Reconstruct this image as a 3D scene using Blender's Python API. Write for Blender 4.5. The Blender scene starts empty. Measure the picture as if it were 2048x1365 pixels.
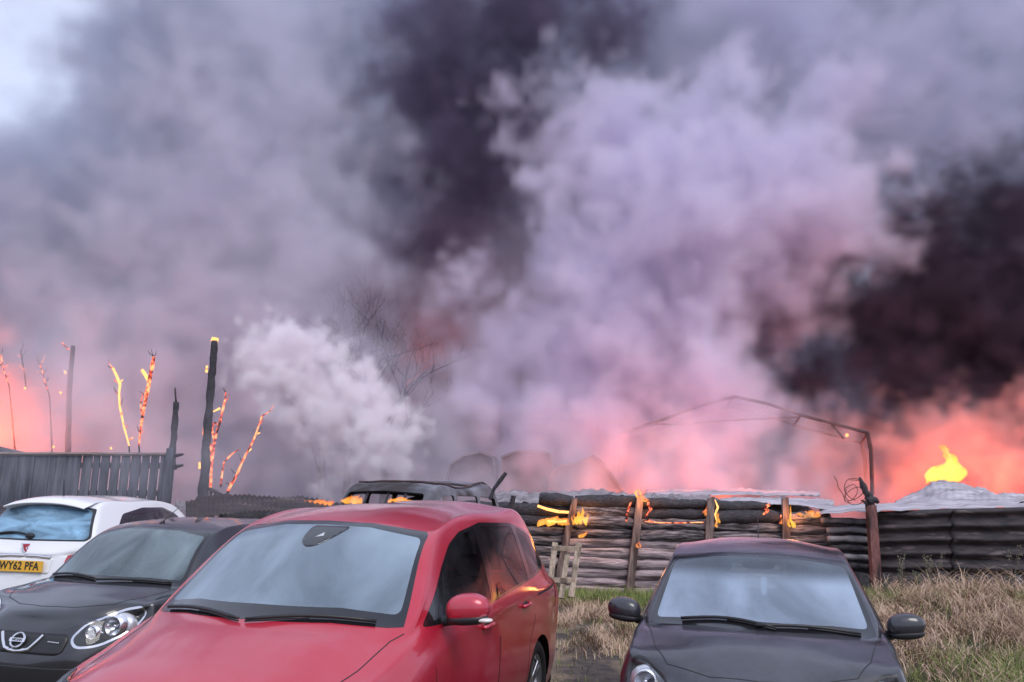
import bpy, bmesh, math, random
import numpy as np
from mathutils import Vector, Matrix, noise as mnoise
from mathutils.geometry import delaunay_2d_cdt
from mathutils.bvhtree import BVHTree

random.seed(7)
RNG = np.random.default_rng(11)
PI = math.pi
R = math.radians
scene = bpy.context.scene
COL = scene.collection

# ------------------------------------------------------------------ camera
CAM_H, PITCH, FPX, ROLL = 1.754, R(10.57), 1726.0, R(1.61)
cam_d = bpy.data.cameras.new('camera')
cam_d.sensor_width = 36.0
cam_d.lens = FPX / 2048 * 36.0
cam_d.clip_end = 2000
cam_d.clip_start = 0.05
cam = bpy.data.objects.new('camera', cam_d)
COL.objects.link(cam)
cam.location = (0, 0, CAM_H)
cam.rotation_euler = (Matrix.Rotation(R(90) + PITCH, 3, 'X') @ Matrix.Rotation(ROLL, 3, 'Z')).to_euler()
scene.camera = cam

# ------------------------------------------------------------------ world, sun, exposure
SUN_EL, SUN_AZ = R(50), R(150)      # sun behind the camera on its right, hidden by overcast
world = bpy.data.worlds.new('World')
scene.world = world
world.use_nodes = True
wt = world.node_tree
wt.nodes.clear()
w_out = wt.nodes.new('ShaderNodeOutputWorld')
w_bg = wt.nodes.new('ShaderNodeBackground')
w_sky = wt.nodes.new('ShaderNodeTexSky')
w_sky.sky_type = 'NISHITA'
w_sky.sun_disc = False
w_sky.sun_elevation = SUN_EL
w_sky.sun_rotation = SUN_AZ
w_sky.air_density = 1.0
w_sky.dust_density = 2.0
w_co = wt.nodes.new('ShaderNodeTexCoord')
w_map = wt.nodes.new('ShaderNodeMapping')
w_map.inputs['Scale'].default_value = (1.0, 1.0, 2.2)
w_noise = wt.nodes.new('ShaderNodeTexNoise')
w_noise.inputs['Scale'].default_value = 2.3
w_noise.inputs['Detail'].default_value = 7
w_noise.inputs['Roughness'].default_value = 0.55
w_ramp = wt.nodes.new('ShaderNodeValToRGB')
w_ramp.color_ramp.elements[0].position = 0.30
w_ramp.color_ramp.elements[0].color = (4.3, 4.9, 6.9, 1)
w_ramp.color_ramp.elements[1].position = 0.72
w_ramp.color_ramp.elements[1].color = (7.6, 8.2, 10.2, 1)
w_mix = wt.nodes.new('ShaderNodeMix')
w_mix.data_type = 'RGBA'
w_mix.inputs[0].default_value = 0.86      # nearly closed cloud cover over the blue
L = wt.links.new
L(w_co.outputs['Generated'], w_map.inputs['Vector'])
L(w_map.outputs['Vector'], w_noise.inputs['Vector'])
L(w_noise.outputs['Fac'], w_ramp.inputs['Fac'])
L(w_sky.outputs['Color'], w_mix.inputs[6])
L(w_ramp.outputs['Color'], w_mix.inputs[7])
L(w_mix.outputs[2], w_bg.inputs['Color'])
w_bg.inputs['Strength'].default_value = 0.125
L(w_bg.outputs['Background'], w_out.inputs['Surface'])

sun_d = bpy.data.lights.new('sun', 'SUN')
sun_d.energy = 1.5
sun_d.angle = R(30)
sun_d.color = (1.0, 0.96, 0.92)
sun = bpy.data.objects.new('sun', sun_d)
COL.objects.link(sun)
# travel direction of the light: from the sun towards the scene
sd = Vector((math.sin(SUN_AZ) * math.cos(SUN_EL), math.cos(SUN_AZ) * math.cos(SUN_EL), math.sin(SUN_EL)))
sun.rotation_euler = sd.to_track_quat('Z', 'Y').to_euler()

scene.view_settings.view_transform = 'Standard'
scene.view_settings.look = 'None'
scene.view_settings.exposure = 0.14
scene.view_settings.gamma = 1.0
scene.view_settings.use_curve_mapping = False
scene.render.engine = 'CYCLES'
cy = scene.cycles
cy.max_bounces = 10
cy.diffuse_bounces = 3
cy.glossy_bounces = 3
cy.transmission_bounces = 6
cy.transparent_max_bounces = 24
cy.volume_bounces = 6
cy.volume_step_rate = 4.0
cy.volume_max_steps = 256
cy.use_denoising = True
cy.sample_clamp_indirect = 4.0
cy.caustics_reflective = False
cy.caustics_refractive = False


def pt(px, py, depth):
    """world point seen at photo pixel (px, py) (2048 wide) at the given distance along +Y"""
    a, b = (px - 1024) / FPX, (682.5 - py) / FPX
    u, v = a * math.cos(ROLL) - b * math.sin(ROLL), a * math.sin(ROLL) + b * math.cos(ROLL)
    cp, sp = math.cos(PITCH), math.sin(PITCH)
    dx, dy, dz = u, cp - v * sp, sp + v * cp
    k = depth / dy
    return Vector((dx * k, depth, CAM_H + dz * k))
# ------------------------------------------------------------------ materials
def nmat(name):
    m = bpy.data.materials.new(name)
    m.use_nodes = True
    nt = m.node_tree
    b = nt.nodes['Principled BSDF']
    return m, nt, b


def plain(name, col, rough=0.5, metal=0.0, coat=0.0, spec=0.5, emit=None, estr=0.0):
    m, nt, b = nmat(name)
    b.inputs['Base Color'].default_value = (*col, 1)
    b.inputs['Roughness'].default_value = rough
    b.inputs['Metallic'].default_value = metal
    b.inputs['Coat Weight'].default_value = coat
    b.inputs['Coat Roughness'].default_value = 0.03
    b.inputs['Specular IOR Level'].default_value = spec
    if emit:
        b.inputs['Emission Color'].default_value = (*emit, 1)
        b.inputs['Emission Strength'].default_value = estr
    return m


def noisy(name, c1, c2, scale=6.0, rough=(0.6, 0.9), bump=0.0, stretch=(1, 1, 1), detail=6, metal=0.0, pos=(0.35, 0.65),
          c3=None, scale3=1.3, pos3=(0.45, 0.62), coord='Object', bump_dist=0.01, rand=0.0):
    m, nt, b = nmat(name)
    N, K = nt.nodes.new, nt.links.new
    co = N('ShaderNodeTexCoord')
    mp = N('ShaderNodeMapping')
    mp.inputs['Scale'].default_value = stretch
    K(co.outputs[coord], mp.inputs['Vector'])
    vec = mp.outputs['Vector']
    if rand:
        oi = N('ShaderNodeObjectInfo')
        ad = N('ShaderNodeVectorMath')
        ad.operation = 'MULTIPLY_ADD'
        cb = N('ShaderNodeCombineXYZ')
        for k in range(3):
            K(oi.outputs['Random'], cb.inputs[k])
        K(cb.outputs[0], ad.inputs[0])
        ad.inputs[1].default_value = (rand, rand * 0.7, rand * 1.3)
        K(mp.outputs['Vector'], ad.inputs[2])
        vec = ad.outputs[0]
    n = N('ShaderNodeTexNoise')
    n.inputs['Scale'].default_value = scale
    n.inputs['Detail'].default_value = detail
    n.inputs['Roughness'].default_value = 0.6
    K(vec, n.inputs['Vector'])
    r = N('ShaderNodeValToRGB')
    r.color_ramp.elements[0].position, r.color_ramp.elements[1].position = pos
    r.color_ramp.elements[0].color = (*c1, 1)
    r.color_ramp.elements[1].color = (*c2, 1)
    K(n.outputs['Fac'], r.inputs['Fac'])
    out = r.outputs['Color']
    if c3:
        n3 = N('ShaderNodeTexNoise')
        n3.inputs['Scale'].default_value = scale3
        n3.inputs['Detail'].default_value = 5
        K(vec, n3.inputs['Vector'])
        r3 = N('ShaderNodeMapRange')
        r3.inputs['From Min'].default_value, r3.inputs['From Max'].default_value = pos3
        K(n3.outputs['Fac'], r3.inputs['Value'])
        mx = N('ShaderNodeMix')
        mx.data_type = 'RGBA'
        K(r3.outputs[0], mx.inputs[0])
        K(out, mx.inputs[6])
        mx.inputs[7].default_value = (*c3, 1)
        out = mx.outputs[2]
    K(out, b.inputs['Base Color'])
    rr = N('ShaderNodeMapRange')
    rr.inputs['To Min'].default_value, rr.inputs['To Max'].default_value = rough
    K(n.outputs['Fac'], rr.inputs['Value'])
    K(rr.outputs[0], b.inputs['Roughness'])
    b.inputs['Metallic'].default_value = metal
    if bump:
        bp = N('ShaderNodeBump')
        bp.inputs['Strength'].default_value = bump
        bp.inputs['Distance'].default_value = bump_dist
        K(n.outputs['Fac'], bp.inputs['Height'])
        K(bp.outputs[0], b.inputs['Normal'])
    return m


def film_glass(name, tint, film=0.35, film_col=(0.5, 0.6, 0.7), rough=0.04, streak=(1.0, 1.0, 1.0), scale=3.0, var=0.2, ior=1.5, zfade=None):
    """thin window glass: clear tinted sheet, mirror reflection by angle, and a diffuse film of mist and painted sky reflection"""
    m = bpy.data.materials.new(name)
    m.use_nodes = True
    nt = m.node_tree
    nt.nodes.clear()
    N, K = nt.nodes.new, nt.links.new
    o = N('ShaderNodeOutputMaterial')
    tr = N('ShaderNodeBsdfTransparent')
    tr.inputs['Color'].default_value = (*tint, 1)
    gl = N('ShaderNodeBsdfGlossy')
    gl.inputs['Roughness'].default_value = rough
    df = N('ShaderNodeBsdfDiffuse')
    df.inputs['Color'].default_value = (*film_col, 1)
    fr = N('ShaderNodeFresnel')
    fr.inputs['IOR'].default_value = ior
    co = N('ShaderNodeTexCoord')
    mp = N('ShaderNodeMapping')
    mp.inputs['Scale'].default_value = streak
    nz_ = N('ShaderNodeTexNoise')
    nz_.inputs['Scale'].default_value = scale
    nz_.inputs['Detail'].default_value = 5
    nz_.inputs['Distortion'].default_value = 0.6
    mr = N('ShaderNodeMapRange')
    mr.inputs['From Min'].default_value = 0.3
    mr.inputs['From Max'].default_value = 0.7
    mr.inputs['To Min'].default_value = max(0.0, film - var)
    mr.inputs['To Max'].default_value = film + var
    K(co.outputs['Object'], mp.inputs['Vector'])
    K(mp.outputs['Vector'], nz_.inputs['Vector'])
    K(nz_.outputs['Fac'], mr.inputs['Value'])
    fac = mr.outputs[0]
    if zfade:            # the film thins out towards the top of the pane
        sp = N('ShaderNodeSeparateXYZ')
        K(co.outputs['Object'], sp.inputs[0])
        ad = N('ShaderNodeMath')
        ad.operation = 'MULTIPLY_ADD'
        K(nz_.outputs['Fac'], ad.inputs[0])
        ad.inputs[1].default_value = 0.10
        K(sp.outputs['Z'], ad.inputs[2])
        mz = N('ShaderNodeMapRange')
        mz.interpolation_type = 'SMOOTHSTEP'
        mz.inputs['From Min'].default_value, mz.inputs['From Max'].default_value = zfade[0], zfade[1]
        mz.inputs['To Min'].default_value, mz.inputs['To Max'].default_value = 1.0, zfade[2]
        K(ad.outputs[0], mz.inputs['Value'])
        mm = N('ShaderNodeMath')
        mm.operation = 'MULTIPLY'
        K(mr.outputs[0], mm.inputs[0])
        K(mz.outputs[0], mm.inputs[1])
        fac = mm.outputs[0]
    m1 = N('ShaderNodeMixShader')
    K(fac, m1.inputs[0])
    K(tr.outputs[0], m1.inputs[1])
    K(df.outputs[0], m1.inputs[2])
    m2 = N('ShaderNodeMixShader')
    K(fr.outputs[0], m2.inputs[0])
    K(m1.outputs[0], m2.inputs[1])
    K(gl.outputs[0], m2.inputs[2])
    K(m2.outputs[0], o.inputs['Surface'])
    return m


def paint(name, col, rough=0.35, coat=1.0, drops=0.12, dirt_sheen=0.12, dirt_sheen_col=(0.35, 0.33, 0.36), metal=0.2, scale=2.2):  # patches: dirt, plus reflected sky painted into the red car's colour
    m, nt, b = nmat(name)
    N, K = nt.nodes.new, nt.links.new
    co = N('ShaderNodeTexCoord')
    n1_ = N('ShaderNodeTexNoise')
    n1_.inputs['Scale'].default_value = scale
    n1_.inputs['Detail'].default_value = 8
    n1_.inputs['Roughness'].default_value = 0.65
    K(co.outputs['Object'], n1_.inputs['Vector'])
    mr = N('ShaderNodeMapRange')
    mr.inputs['From Min'].default_value = 0.42
    mr.inputs['From Max'].default_value = 0.75
    mr.inputs['To Min'].default_value = 0.0
    mr.inputs['To Max'].default_value = dirt_sheen
    K(n1_.outputs['Fac'], mr.inputs['Value'])
    mx = N('ShaderNodeMix')
    mx.data_type = 'RGBA'
    K(mr.outputs[0], mx.inputs[0])
    mx.inputs[6].default_value = (*col, 1)
    mx.inputs[7].default_value = (*dirt_sheen_col, 1)
    K(mx.outputs[2], b.inputs['Base Color'])
    b.inputs['Roughness'].default_value = rough
    b.inputs['Metallic'].default_value = metal
    b.inputs['Coat Weight'].default_value = coat
    cr = N('ShaderNodeMapRange')
    cr.inputs['From Min'].default_value = 0.35
    cr.inputs['From Max'].default_value = 0.7
    cr.inputs['To Min'].default_value = 0.03
    cr.inputs['To Max'].default_value = 0.03 + drops
    K(n1_.outputs['Fac'], cr.inputs['Value'])
    K(cr.outputs[0], b.inputs['Coat Roughness'])
    return m


# ------------------------------------------------------------------ object helpers
def link(ob, parent=None):
    COL.objects.link(ob)
    if parent:
        ob.parent = parent
    return ob


def tag(o, label=None, cat=None, group=None, kind=None):
    if label:
        o['label'] = label
    if cat:
        o['category'] = cat
    if group:
        o['group'] = group
    if kind:
        o['kind'] = kind
    return o


def empty(name, loc=(0, 0, 0), rz=0.0, label=None, cat=None, group=None):
    o = bpy.data.objects.new(name, None)
    COL.objects.link(o)
    o.location = loc
    o.rotation_euler = (0, 0, rz)
    o.empty_display_size = 0.2
    return tag(o, label, cat, group)


def mesh_obj(name, verts, faces, mat=None, parent=None, smooth=False, normals=None):
    me = bpy.data.meshes.new(name)
    me.from_pydata([tuple(v) for v in verts], [], [tuple(f) for f in faces])
    if mat:
        for m_ in (mat if isinstance(mat, (list, tuple)) else [mat]):
            me.materials.append(m_)
    if smooth:
        me.polygons.foreach_set('use_smooth', [True] * len(me.polygons))
    me.update()
    if normals is not None:
        me.normals_split_custom_set_from_vertices([tuple(n) for n in normals])
    return link(bpy.data.objects.new(name, me), parent)


class MB:
    """collects shapes and links them as ONE mesh object"""
    def __init__(s):
        s.v, s.f = [], []

    def add(s, vs, fs):
        o = len(s.v)
        s.v += [Vector(v) for v in vs]
        s.f += [tuple(i + o for i in f) for f in fs]
        return s

    def box(s, c, size, rot=None, taper=0.0):
        x, y, z = [q / 2 for q in size]
        vs = []
        for k in (-1, 1):
            t = 1 - taper if k > 0 else 1
            vs += [Vector((-x * t, -y * t, k * z)), Vector((x * t, -y * t, k * z)), Vector((x * t, y * t, k * z)), Vector((-x * t, y * t, k * z))]
        if rot is not None:
            M = rot if isinstance(rot, Matrix) else Matrix.Rotation(rot, 3, 'Z')
            vs = [M @ v for v in vs]
        vs = [v + Vector(c) for v in vs]
        return s.add(vs, [(3, 2, 1, 0), (4, 5, 6, 7), (0, 1, 5, 4), (1, 2, 6, 5), (2, 3, 7, 6), (3, 0, 4, 7)])

    def tube(s, pts, rad, seg=8, cap=True, squash=None):
        pts = [Vector(p) for p in pts]
        n = len(pts)
        rs = rad if isinstance(rad, (list, tuple)) else [rad] * n
        vs, fs = [], []
        prev = None
        for i, p in enumerate(pts):
            t = (pts[min(i + 1, n - 1)] - pts[max(i - 1, 0)])
            if t.length < 1e-9:
                t = Vector((0, 0, 1))
            t.normalize()
            if prev is None:
                a = t.cross(Vector((0, 0, 1)))
                if a.length < 0.05:
                    a = t.cross(Vector((0, 1, 0)))
            else:
                a = prev - t * prev.dot(t)
            a.normalize()
            prev = a
            b = t.cross(a)
            for k in range(seg):
                th = 2 * PI * k / seg
                q = a * math.cos(th) + b * math.sin(th)
                if squash:
                    q = Vector((q.x * squash[0], q.y * squash[1], q.z * squash[2]))
                vs.append(p + q * rs[i])
        for i in range(n - 1):
            for k in range(seg):
                k2 = (k + 1) % seg
                fs.append((i * seg + k, i * seg + k2, (i + 1) * seg + k2, (i + 1) * seg + k))
        if cap:
            fs.append(tuple(range(seg - 1, -1, -1)))
            fs.append(tuple((n - 1) * seg + k for k in range(seg)))
        return s.add(vs, fs)

    def lathe(s, prof, seg=32, axis='Y', c=(0, 0, 0), closed=False):
        """prof = list of (along axis, radius)"""
        vs, fs = [], []
        for a, r in prof:
            for k in range(seg):
                th = 2 * PI * k / seg
                q = {'Y': (r * math.cos(th), a, r * math.sin(th)), 'Z': (r * math.cos(th), r * math.sin(th), a), 'X': (a, r * math.cos(th), r * math.sin(th))}[axis]
                vs.append(Vector(q) + Vector(c))
        n = len(prof)
        for i in range(n - 1 if not closed else n):
            j = (i + 1) % n
            for k in range(seg):
                k2 = (k + 1) % seg
                fs.append((i * seg + k, i * seg + k2, j * seg + k2, j * seg + k))
        return s.add(vs, fs)

    def build(s, name, mat=None, parent=None, smooth=False, bevel=0.0, sub=0):
        ob = mesh_obj(name, s.v, s.f, mat, parent, smooth)
        if bevel:
            bm = bmesh.new()
            bm.from_mesh(ob.data)
            bmesh.ops.bevel(bm, geom=bm.edges[:], offset=bevel, segments=2, affect='EDGES', profile=0.6)
            bm.to_mesh(ob.data)
            bm.free()
        if sub:
            md = ob.modifiers.new('smooth', 'SUBSURF')
            md.levels = md.render_levels = sub
        return ob


def rounded(poly, r=0.03, n=4):
    """round the corners of a 2-D polygon"""
    out = []
    m = len(poly)
    rr = r if isinstance(r, (list, tuple)) else [r] * m
    for i in range(m):
        a, b, c = [Vector(q) for q in (poly[i - 1], poly[i], poly[(i + 1) % m])]
        u, v = a - b, c - b
        d = min(rr[i], u.length * 0.45, v.length * 0.45)
        if d < 1e-4:
            out.append(tuple(b))
            continue
        p, q = b + u.normalized() * d, b + v.normalized() * d
        for k in range(n + 1):
            t = k / n
            w = p * (1 - t) ** 2 + b * 2 * t * (1 - t) + q * t * t
            out.append(tuple(w))
    return out


def in_poly(x, y, poly):
    c = False
    n = len(poly)
    j = n - 1
    for i in range(n):
        xi, yi = poly[i]
        xj, yj = poly[j]
        if (yi > y) != (yj > y) and x < (xj - xi) * (y - yi) / (yj - yi) + xi:
            c = not c
        j = i
    return c


def text_mesh(s, size, depth=0.002, spacing=1.0, bold=0.0, sx=1.0):
    cu = bpy.data.curves.new('lettering', 'FONT')
    cu.body = s
    cu.size = size
    cu.extrude = depth
    cu.align_x = 'CENTER'
    cu.align_y = 'CENTER'
    cu.space_character = spacing
    cu.offset = bold
    ob = bpy.data.objects.new('tmp', cu)
    COL.objects.link(ob)
    dg = bpy.context.evaluated_depsgraph_get()
    me = bpy.data.meshes.new_from_object(ob.evaluated_get(dg))
    bpy.data.objects.remove(ob)
    me.materials.clear()
    me.transform(Matrix.Diagonal((sx, 1, 1, 1)))
    return me
# ------------------------------------------------------------------ smoke (real volumes)
def vol_mat(name, color, density, aniso=0.1):
    m = bpy.data.materials.new(name)
    m.use_nodes = True
    nt = m.node_tree
    nt.nodes.clear()
    o = nt.nodes.new('ShaderNodeOutputMaterial')
    v = nt.nodes.new('ShaderNodeVolumePrincipled')
    v.inputs['Color'].default_value = (*color, 1)
    v.inputs['Density'].default_value = density
    v.inputs['Anisotropy'].default_value = aniso
    v.inputs['Density Attribute'].default_value = 'density'
    nt.links.new(v.outputs['Volume'], o.inputs['Volume'])
    return m


def spectral(shape, beta, k0, seed):
    """gaussian random field with a power-law spectrum (fractal noise), unit variance"""
    rg = np.random.default_rng(seed)
    w = rg.standard_normal(shape).astype(np.float32)
    F = np.fft.rfftn(w)
    kx = np.fft.fftfreq(shape[0]) * shape[0]
    ky = np.fft.fftfreq(shape[1]) * shape[0]
    kz = np.fft.rfftfreq(shape[2]) * shape[0]
    k = np.sqrt(kx[:, None, None] ** 2 + ky[None, :, None] ** 2 + kz[None, None, :] ** 2)
    F *= 1.0 / (k0 + k) ** beta
    f = np.fft.irfftn(F, s=shape).astype(np.float32)
    return (f - f.mean()) / f.std()


def smooth(x, a, b):
    t = np.clip((x - a) / (b - a), 0, 1)
    return t * t * (3 - 2 * t)


def volume_object(name, dens, lo, hi, mat):
    """a volume object whose density grid is the numpy array dens[x, y, z]"""
    nx, ny, nz = dens.shape
    me = bpy.data.meshes.new(name)
    me.vertices.add(dens.size)
    at = me.attributes.new('dens', 'FLOAT', 'POINT')
    at.data.foreach_set('value', np.ascontiguousarray(dens.transpose(0, 1, 2)).ravel().astype(np.float32))
    lo_n = [a + 0.0 for a in lo]
    src = bpy.data.objects.new(name + '_grid', me)       # only holds the grid values, never linked to the scene
    ob = bpy.data.objects.new(name, bpy.data.volumes.new(name))
    COL.objects.link(ob)
    ng = bpy.data.node_groups.new(name + '_grid', 'GeometryNodeTree')
    ng.interface.new_socket('Geometry', in_out='INPUT', socket_type='NodeSocketGeometry')
    ng.interface.new_socket('Geometry', in_out='OUTPUT', socket_type='NodeSocketGeometry')
    N = ng.nodes.new
    go = N('NodeGroupOutput')
    gi = N('GeometryNodeObjectInfo')
    gi.inputs['Object'].default_value = src
    vc = N('GeometryNodeVolumeCube')
    vc.inputs['Min'].default_value = lo
    vc.inputs['Max'].default_value = hi
    for ax, n in zip('XYZ', dens.shape):
        vc.inputs['Resolution ' + ax].default_value = n
    pos = N('GeometryNodeInputPosition')
    sep = N('ShaderNodeSeparateXYZ')
    ng.links.new(pos.outputs[0], sep.inputs[0])

    def mth(op, a, b=None):
        n = N('ShaderNodeMath')
        n.operation = op
        for k, q in enumerate((a, b)):
            if q is None:
                continue
            if isinstance(q, (int, float)):
                n.inputs[k].default_value = q
            else:
                ng.links.new(q, n.inputs[k])
        return n.outputs[0]
    idx = None
    mul = (ny * nz, nz, 1)
    for k in range(3):
        st = (hi[k] - lo[k]) / (dens.shape[k] - 1)
        i = mth('ROUND', mth('DIVIDE', mth('SUBTRACT', sep.outputs[k], lo[k]), st))
        i = mth('MINIMUM', mth('MAXIMUM', i, 0.0), dens.shape[k] - 1.0)
        i = mth('MULTIPLY', i, float(mul[k]))
        idx = i if idx is None else mth('ADD', idx, i)
    f2i = N('FunctionNodeFloatToInt')
    ng.links.new(idx, f2i.inputs[0])
    na = N('GeometryNodeInputNamedAttribute')
    na.data_type = 'FLOAT'
    na.inputs['Name'].default_value = 'dens'
    si = N('GeometryNodeSampleIndex')
    si.data_type = 'FLOAT'
    si.domain = 'POINT'
    ng.links.new(gi.outputs['Geometry'], si.inputs['Geometry'])
    ng.links.new(na.outputs[0], si.inputs['Value'])
    ng.links.new(f2i.outputs[0], si.inputs['Index'])
    ng.links.new(si.outputs[0], vc.inputs['Density'])
    sm = N('GeometryNodeSetMaterial')
    sm.inputs['Material'].default_value = mat
    ng.links.new(vc.outputs[0], sm.inputs['Geometry'])
    ng.links.new(sm.outputs[0], go.inputs[0])
    md = ob.modifiers.new('grid', 'NODES')
    md.node_group = ng
    ob.data.materials.append(mat)
    return ob




class Cloud:
    """a block of air sampled on a grid, warped by fractal noise"""
    def __init__(s, lo, hi, st, seed, warp=0.9, fine=0.6):
        s.lo, s.st = lo, st
        s.n = [int(round((b - a) / st)) + 1 for a, b in zip(lo, hi)]
        s.hi = tuple(a + (k - 1) * st for a, k in zip(lo, s.n))
        ax = [np.linspace(a, b, k, dtype=np.float32) for a, b, k in zip(s.lo, s.hi, s.n)]
        X, Y, Z = ax[0][:, None, None], ax[1][None, :, None], ax[2][None, None, :]
        s.a, s.b = spectral(tuple(s.n), 2.4, 3, seed), spectral(tuple(s.n), 2.4, 3, seed + 1)
        s.f = spectral(tuple(s.n), 2.0, 9, seed + 2)
        s.m = np.abs(spectral(tuple(s.n), 2.6, 7, seed + 3)) - 0.8      # creased noise: rounded lobes, sharp valleys
        s.m2 = np.abs(spectral(tuple(s.n), 2.4, 22, seed + 4)) - 0.8
        s.X, s.Y, s.Z = X + warp * s.a, Y + warp * 0.7 * s.f, Z + warp * s.b
        s.Xr, s.Yr, s.Zr = X, Y, Z

    def blobs(s, lst, rough=0.5, lobes=0.0, fine=0.45):
        """signed depth inside a union of balls, each (photo x, photo y, distance, radius in photo pixels[, z stretch])"""
        acc = np.full(s.n, -9.0, np.float32)
        for q in lst:
            c = pt(q[0], q[1], q[2])
            r = q[3] / FPX * q[2]
            ks = q[4] if len(q) > 4 else 1.0
            d = np.sqrt((s.X - c.x) ** 2 + ((s.Y - c.y) * 0.9) ** 2 + ((s.Z - c.z) / ks) ** 2)
            acc = np.maximum(acc, r - d)
        return acc + rough * (0.55 * s.f + 0.45 * s.a) + lobes * (s.m + fine * s.m2)

    def volume(s, name, dens_, mat):
        return volume_object(name, dens_.astype(np.float32), tuple(s.lo), tuple(s.hi), mat)
# ------------------------------------------------------------------ ground
def sstep(a, b, x):
    t = min(1.0, max(0.0, (x - a) / (b - a)))
    return t * t * (3 - 2 * t)


def gz(x, y):
    z = 0.20 * sstep(5.5, 12.5, y)
    z += 0.14 * sstep(6.0, 9.0, y) * sstep(-2.5, -6.0, x) * (1 - sstep(11, 14, y))
    b = math.exp(-((x - 6.8) / 2.4) ** 2 - ((y - 11.8) / 3.2) ** 2)        # bank with dry grass on the right
    z += 0.40 * b
    z += 0.025 * mnoise.noise(Vector((x * 0.8, y * 0.8, 0))) + 0.010 * mnoise.noise(Vector((x * 3.1, y * 3.1, 4)))
    z *= sstep(-3, 2, y) * 0.5 + 0.5
    return z


def ground_mat():
    m, nt, b = nmat('ground_mud')
    N, K = nt.nodes.new, nt.links.new
    co = N('ShaderNodeTexCoord')

    def nz_(sc, det=6, ro=0.6):
        n = N('ShaderNodeTexNoise')
        n.inputs['Scale'].default_value, n.inputs['Detail'].default_value, n.inputs['Roughness'].default_value = sc, det, ro
        K(co.outputs['Object'], n.inputs['Vector'])
        return n.outputs['Fac']

    def ramp(f, p, c):
        r = N('ShaderNodeValToRGB')
        r.color_ramp.elements[0].position, r.color_ramp.elements[1].position = p
        r.color_ramp.elements[0].color, r.color_ramp.elements[1].color = (*c[0], 1), (*c[1], 1)
        K(f, r.inputs['Fac'])
        return r.outputs['Color']

    def mix(f, a, c):
        x = N('ShaderNodeMix')
        x.data_type = 'RGBA'
        K(f, x.inputs[0])
        K(a, x.inputs[6])
        K(c, x.inputs[7]) if not isinstance(c, tuple) else setattr(x.inputs[7], 'default_value', (*c, 1))
        return x.outputs[2]
    mud = ramp(nz_(9, 8), (0.3, 0.7), ((0.030, 0.024, 0.022), (0.105, 0.082, 0.070)))
    straw = ramp(nz_(38, 4), (0.35, 0.7), ((0.10, 0.075, 0.05), (0.30, 0.22, 0.15)))
    green = ramp(nz_(30, 5), (0.3, 0.7), ((0.02, 0.032, 0.012), (0.07, 0.10, 0.03)))
    f1 = ramp(nz_(1.6, 6), (0.47, 0.56), ((0, 0, 0), (1, 1, 1)))
    f2 = ramp(nz_(1.1, 7, 0.7), (0.52, 0.60), ((0, 0, 0), (1, 1, 1)))
    col = mix(f2, mix(f1, mud, straw), green)
    K(col, b.inputs['Base Color'])
    b.inputs['Roughness'].default_value = 0.85
    bp = N('ShaderNodeBump')
    bp.inputs['Strength'].default_value = 0.7
    bp.inputs['Distance'].default_value = 0.03
    K(nz_(14, 9, 0.65), bp.inputs['Height'])
    K(bp.outputs[0], b.inputs['Normal'])
    return m


def build_ground():
    xs = sorted(set(list(np.linspace(-14, 14, 141)) + [-400, -200, -100, -60, -40, -30, -24, -20, -17, 17, 20, 24, 30, 40, 60, 100, 200, 400]))
    ys = sorted(set(list(np.linspace(-2, 20, 111)) + [-200, -100, -40, -20, -10, -6, -4, 22, 25, 30, 40, 60, 100, 200, 400]))
    vs = [(x, y, gz(x, y)) for y in ys for x in xs]
    n = len(xs)
    fs = [(j * n + i, j * n + i + 1, (j + 1) * n + i + 1, (j + 1) * n + i) for j in range(len(ys) - 1) for i in range(n - 1)]
    g = mesh_obj('ground', vs, fs, ground_mat(), None, True)
    tag(g, kind='structure')
    return g


build_ground()
# ------------------------------------------------------------------ cars: one spline surface per car, panels and windows cut out of it
_SPL = {}


def spline_rows(t, te):
    """rows of the natural cubic spline basis through knots t, evaluated at te"""
    n = len(t)
    h = np.diff(t)
    ky = t.tobytes()
    if ky not in _SPL:
        A = np.zeros((n, n))
        B = np.zeros((n, n))
        A[0, 0] = A[-1, -1] = 1
        for i in range(1, n - 1):
            A[i, i - 1], A[i, i], A[i, i + 1] = h[i - 1], 2 * (h[i - 1] + h[i]), h[i]
            B[i, i - 1], B[i, i + 1] = 6 / h[i - 1], 6 / h[i]
            B[i, i] = -6 / h[i - 1] - 6 / h[i]
        _SPL[ky] = np.linalg.solve(A, B)
    M = _SPL[ky]
    k = np.clip(np.searchsorted(t, te, side='right') - 1, 0, n - 2)
    hk = h[k]
    a = (t[k + 1] - te) / hk
    b = (te - t[k]) / hk
    I = np.eye(n)
    sp = a[:, None] * I[k] + b[:, None] * I[k + 1] + ((a ** 3 - a)[:, None] * M[k] + (b ** 3 - b)[:, None] * M[k + 1]) * (hk ** 2)[:, None] / 6
    li = a[:, None] * I[k] + b[:, None] * I[k + 1]
    return 0.9 * sp + 0.1 * li


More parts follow.
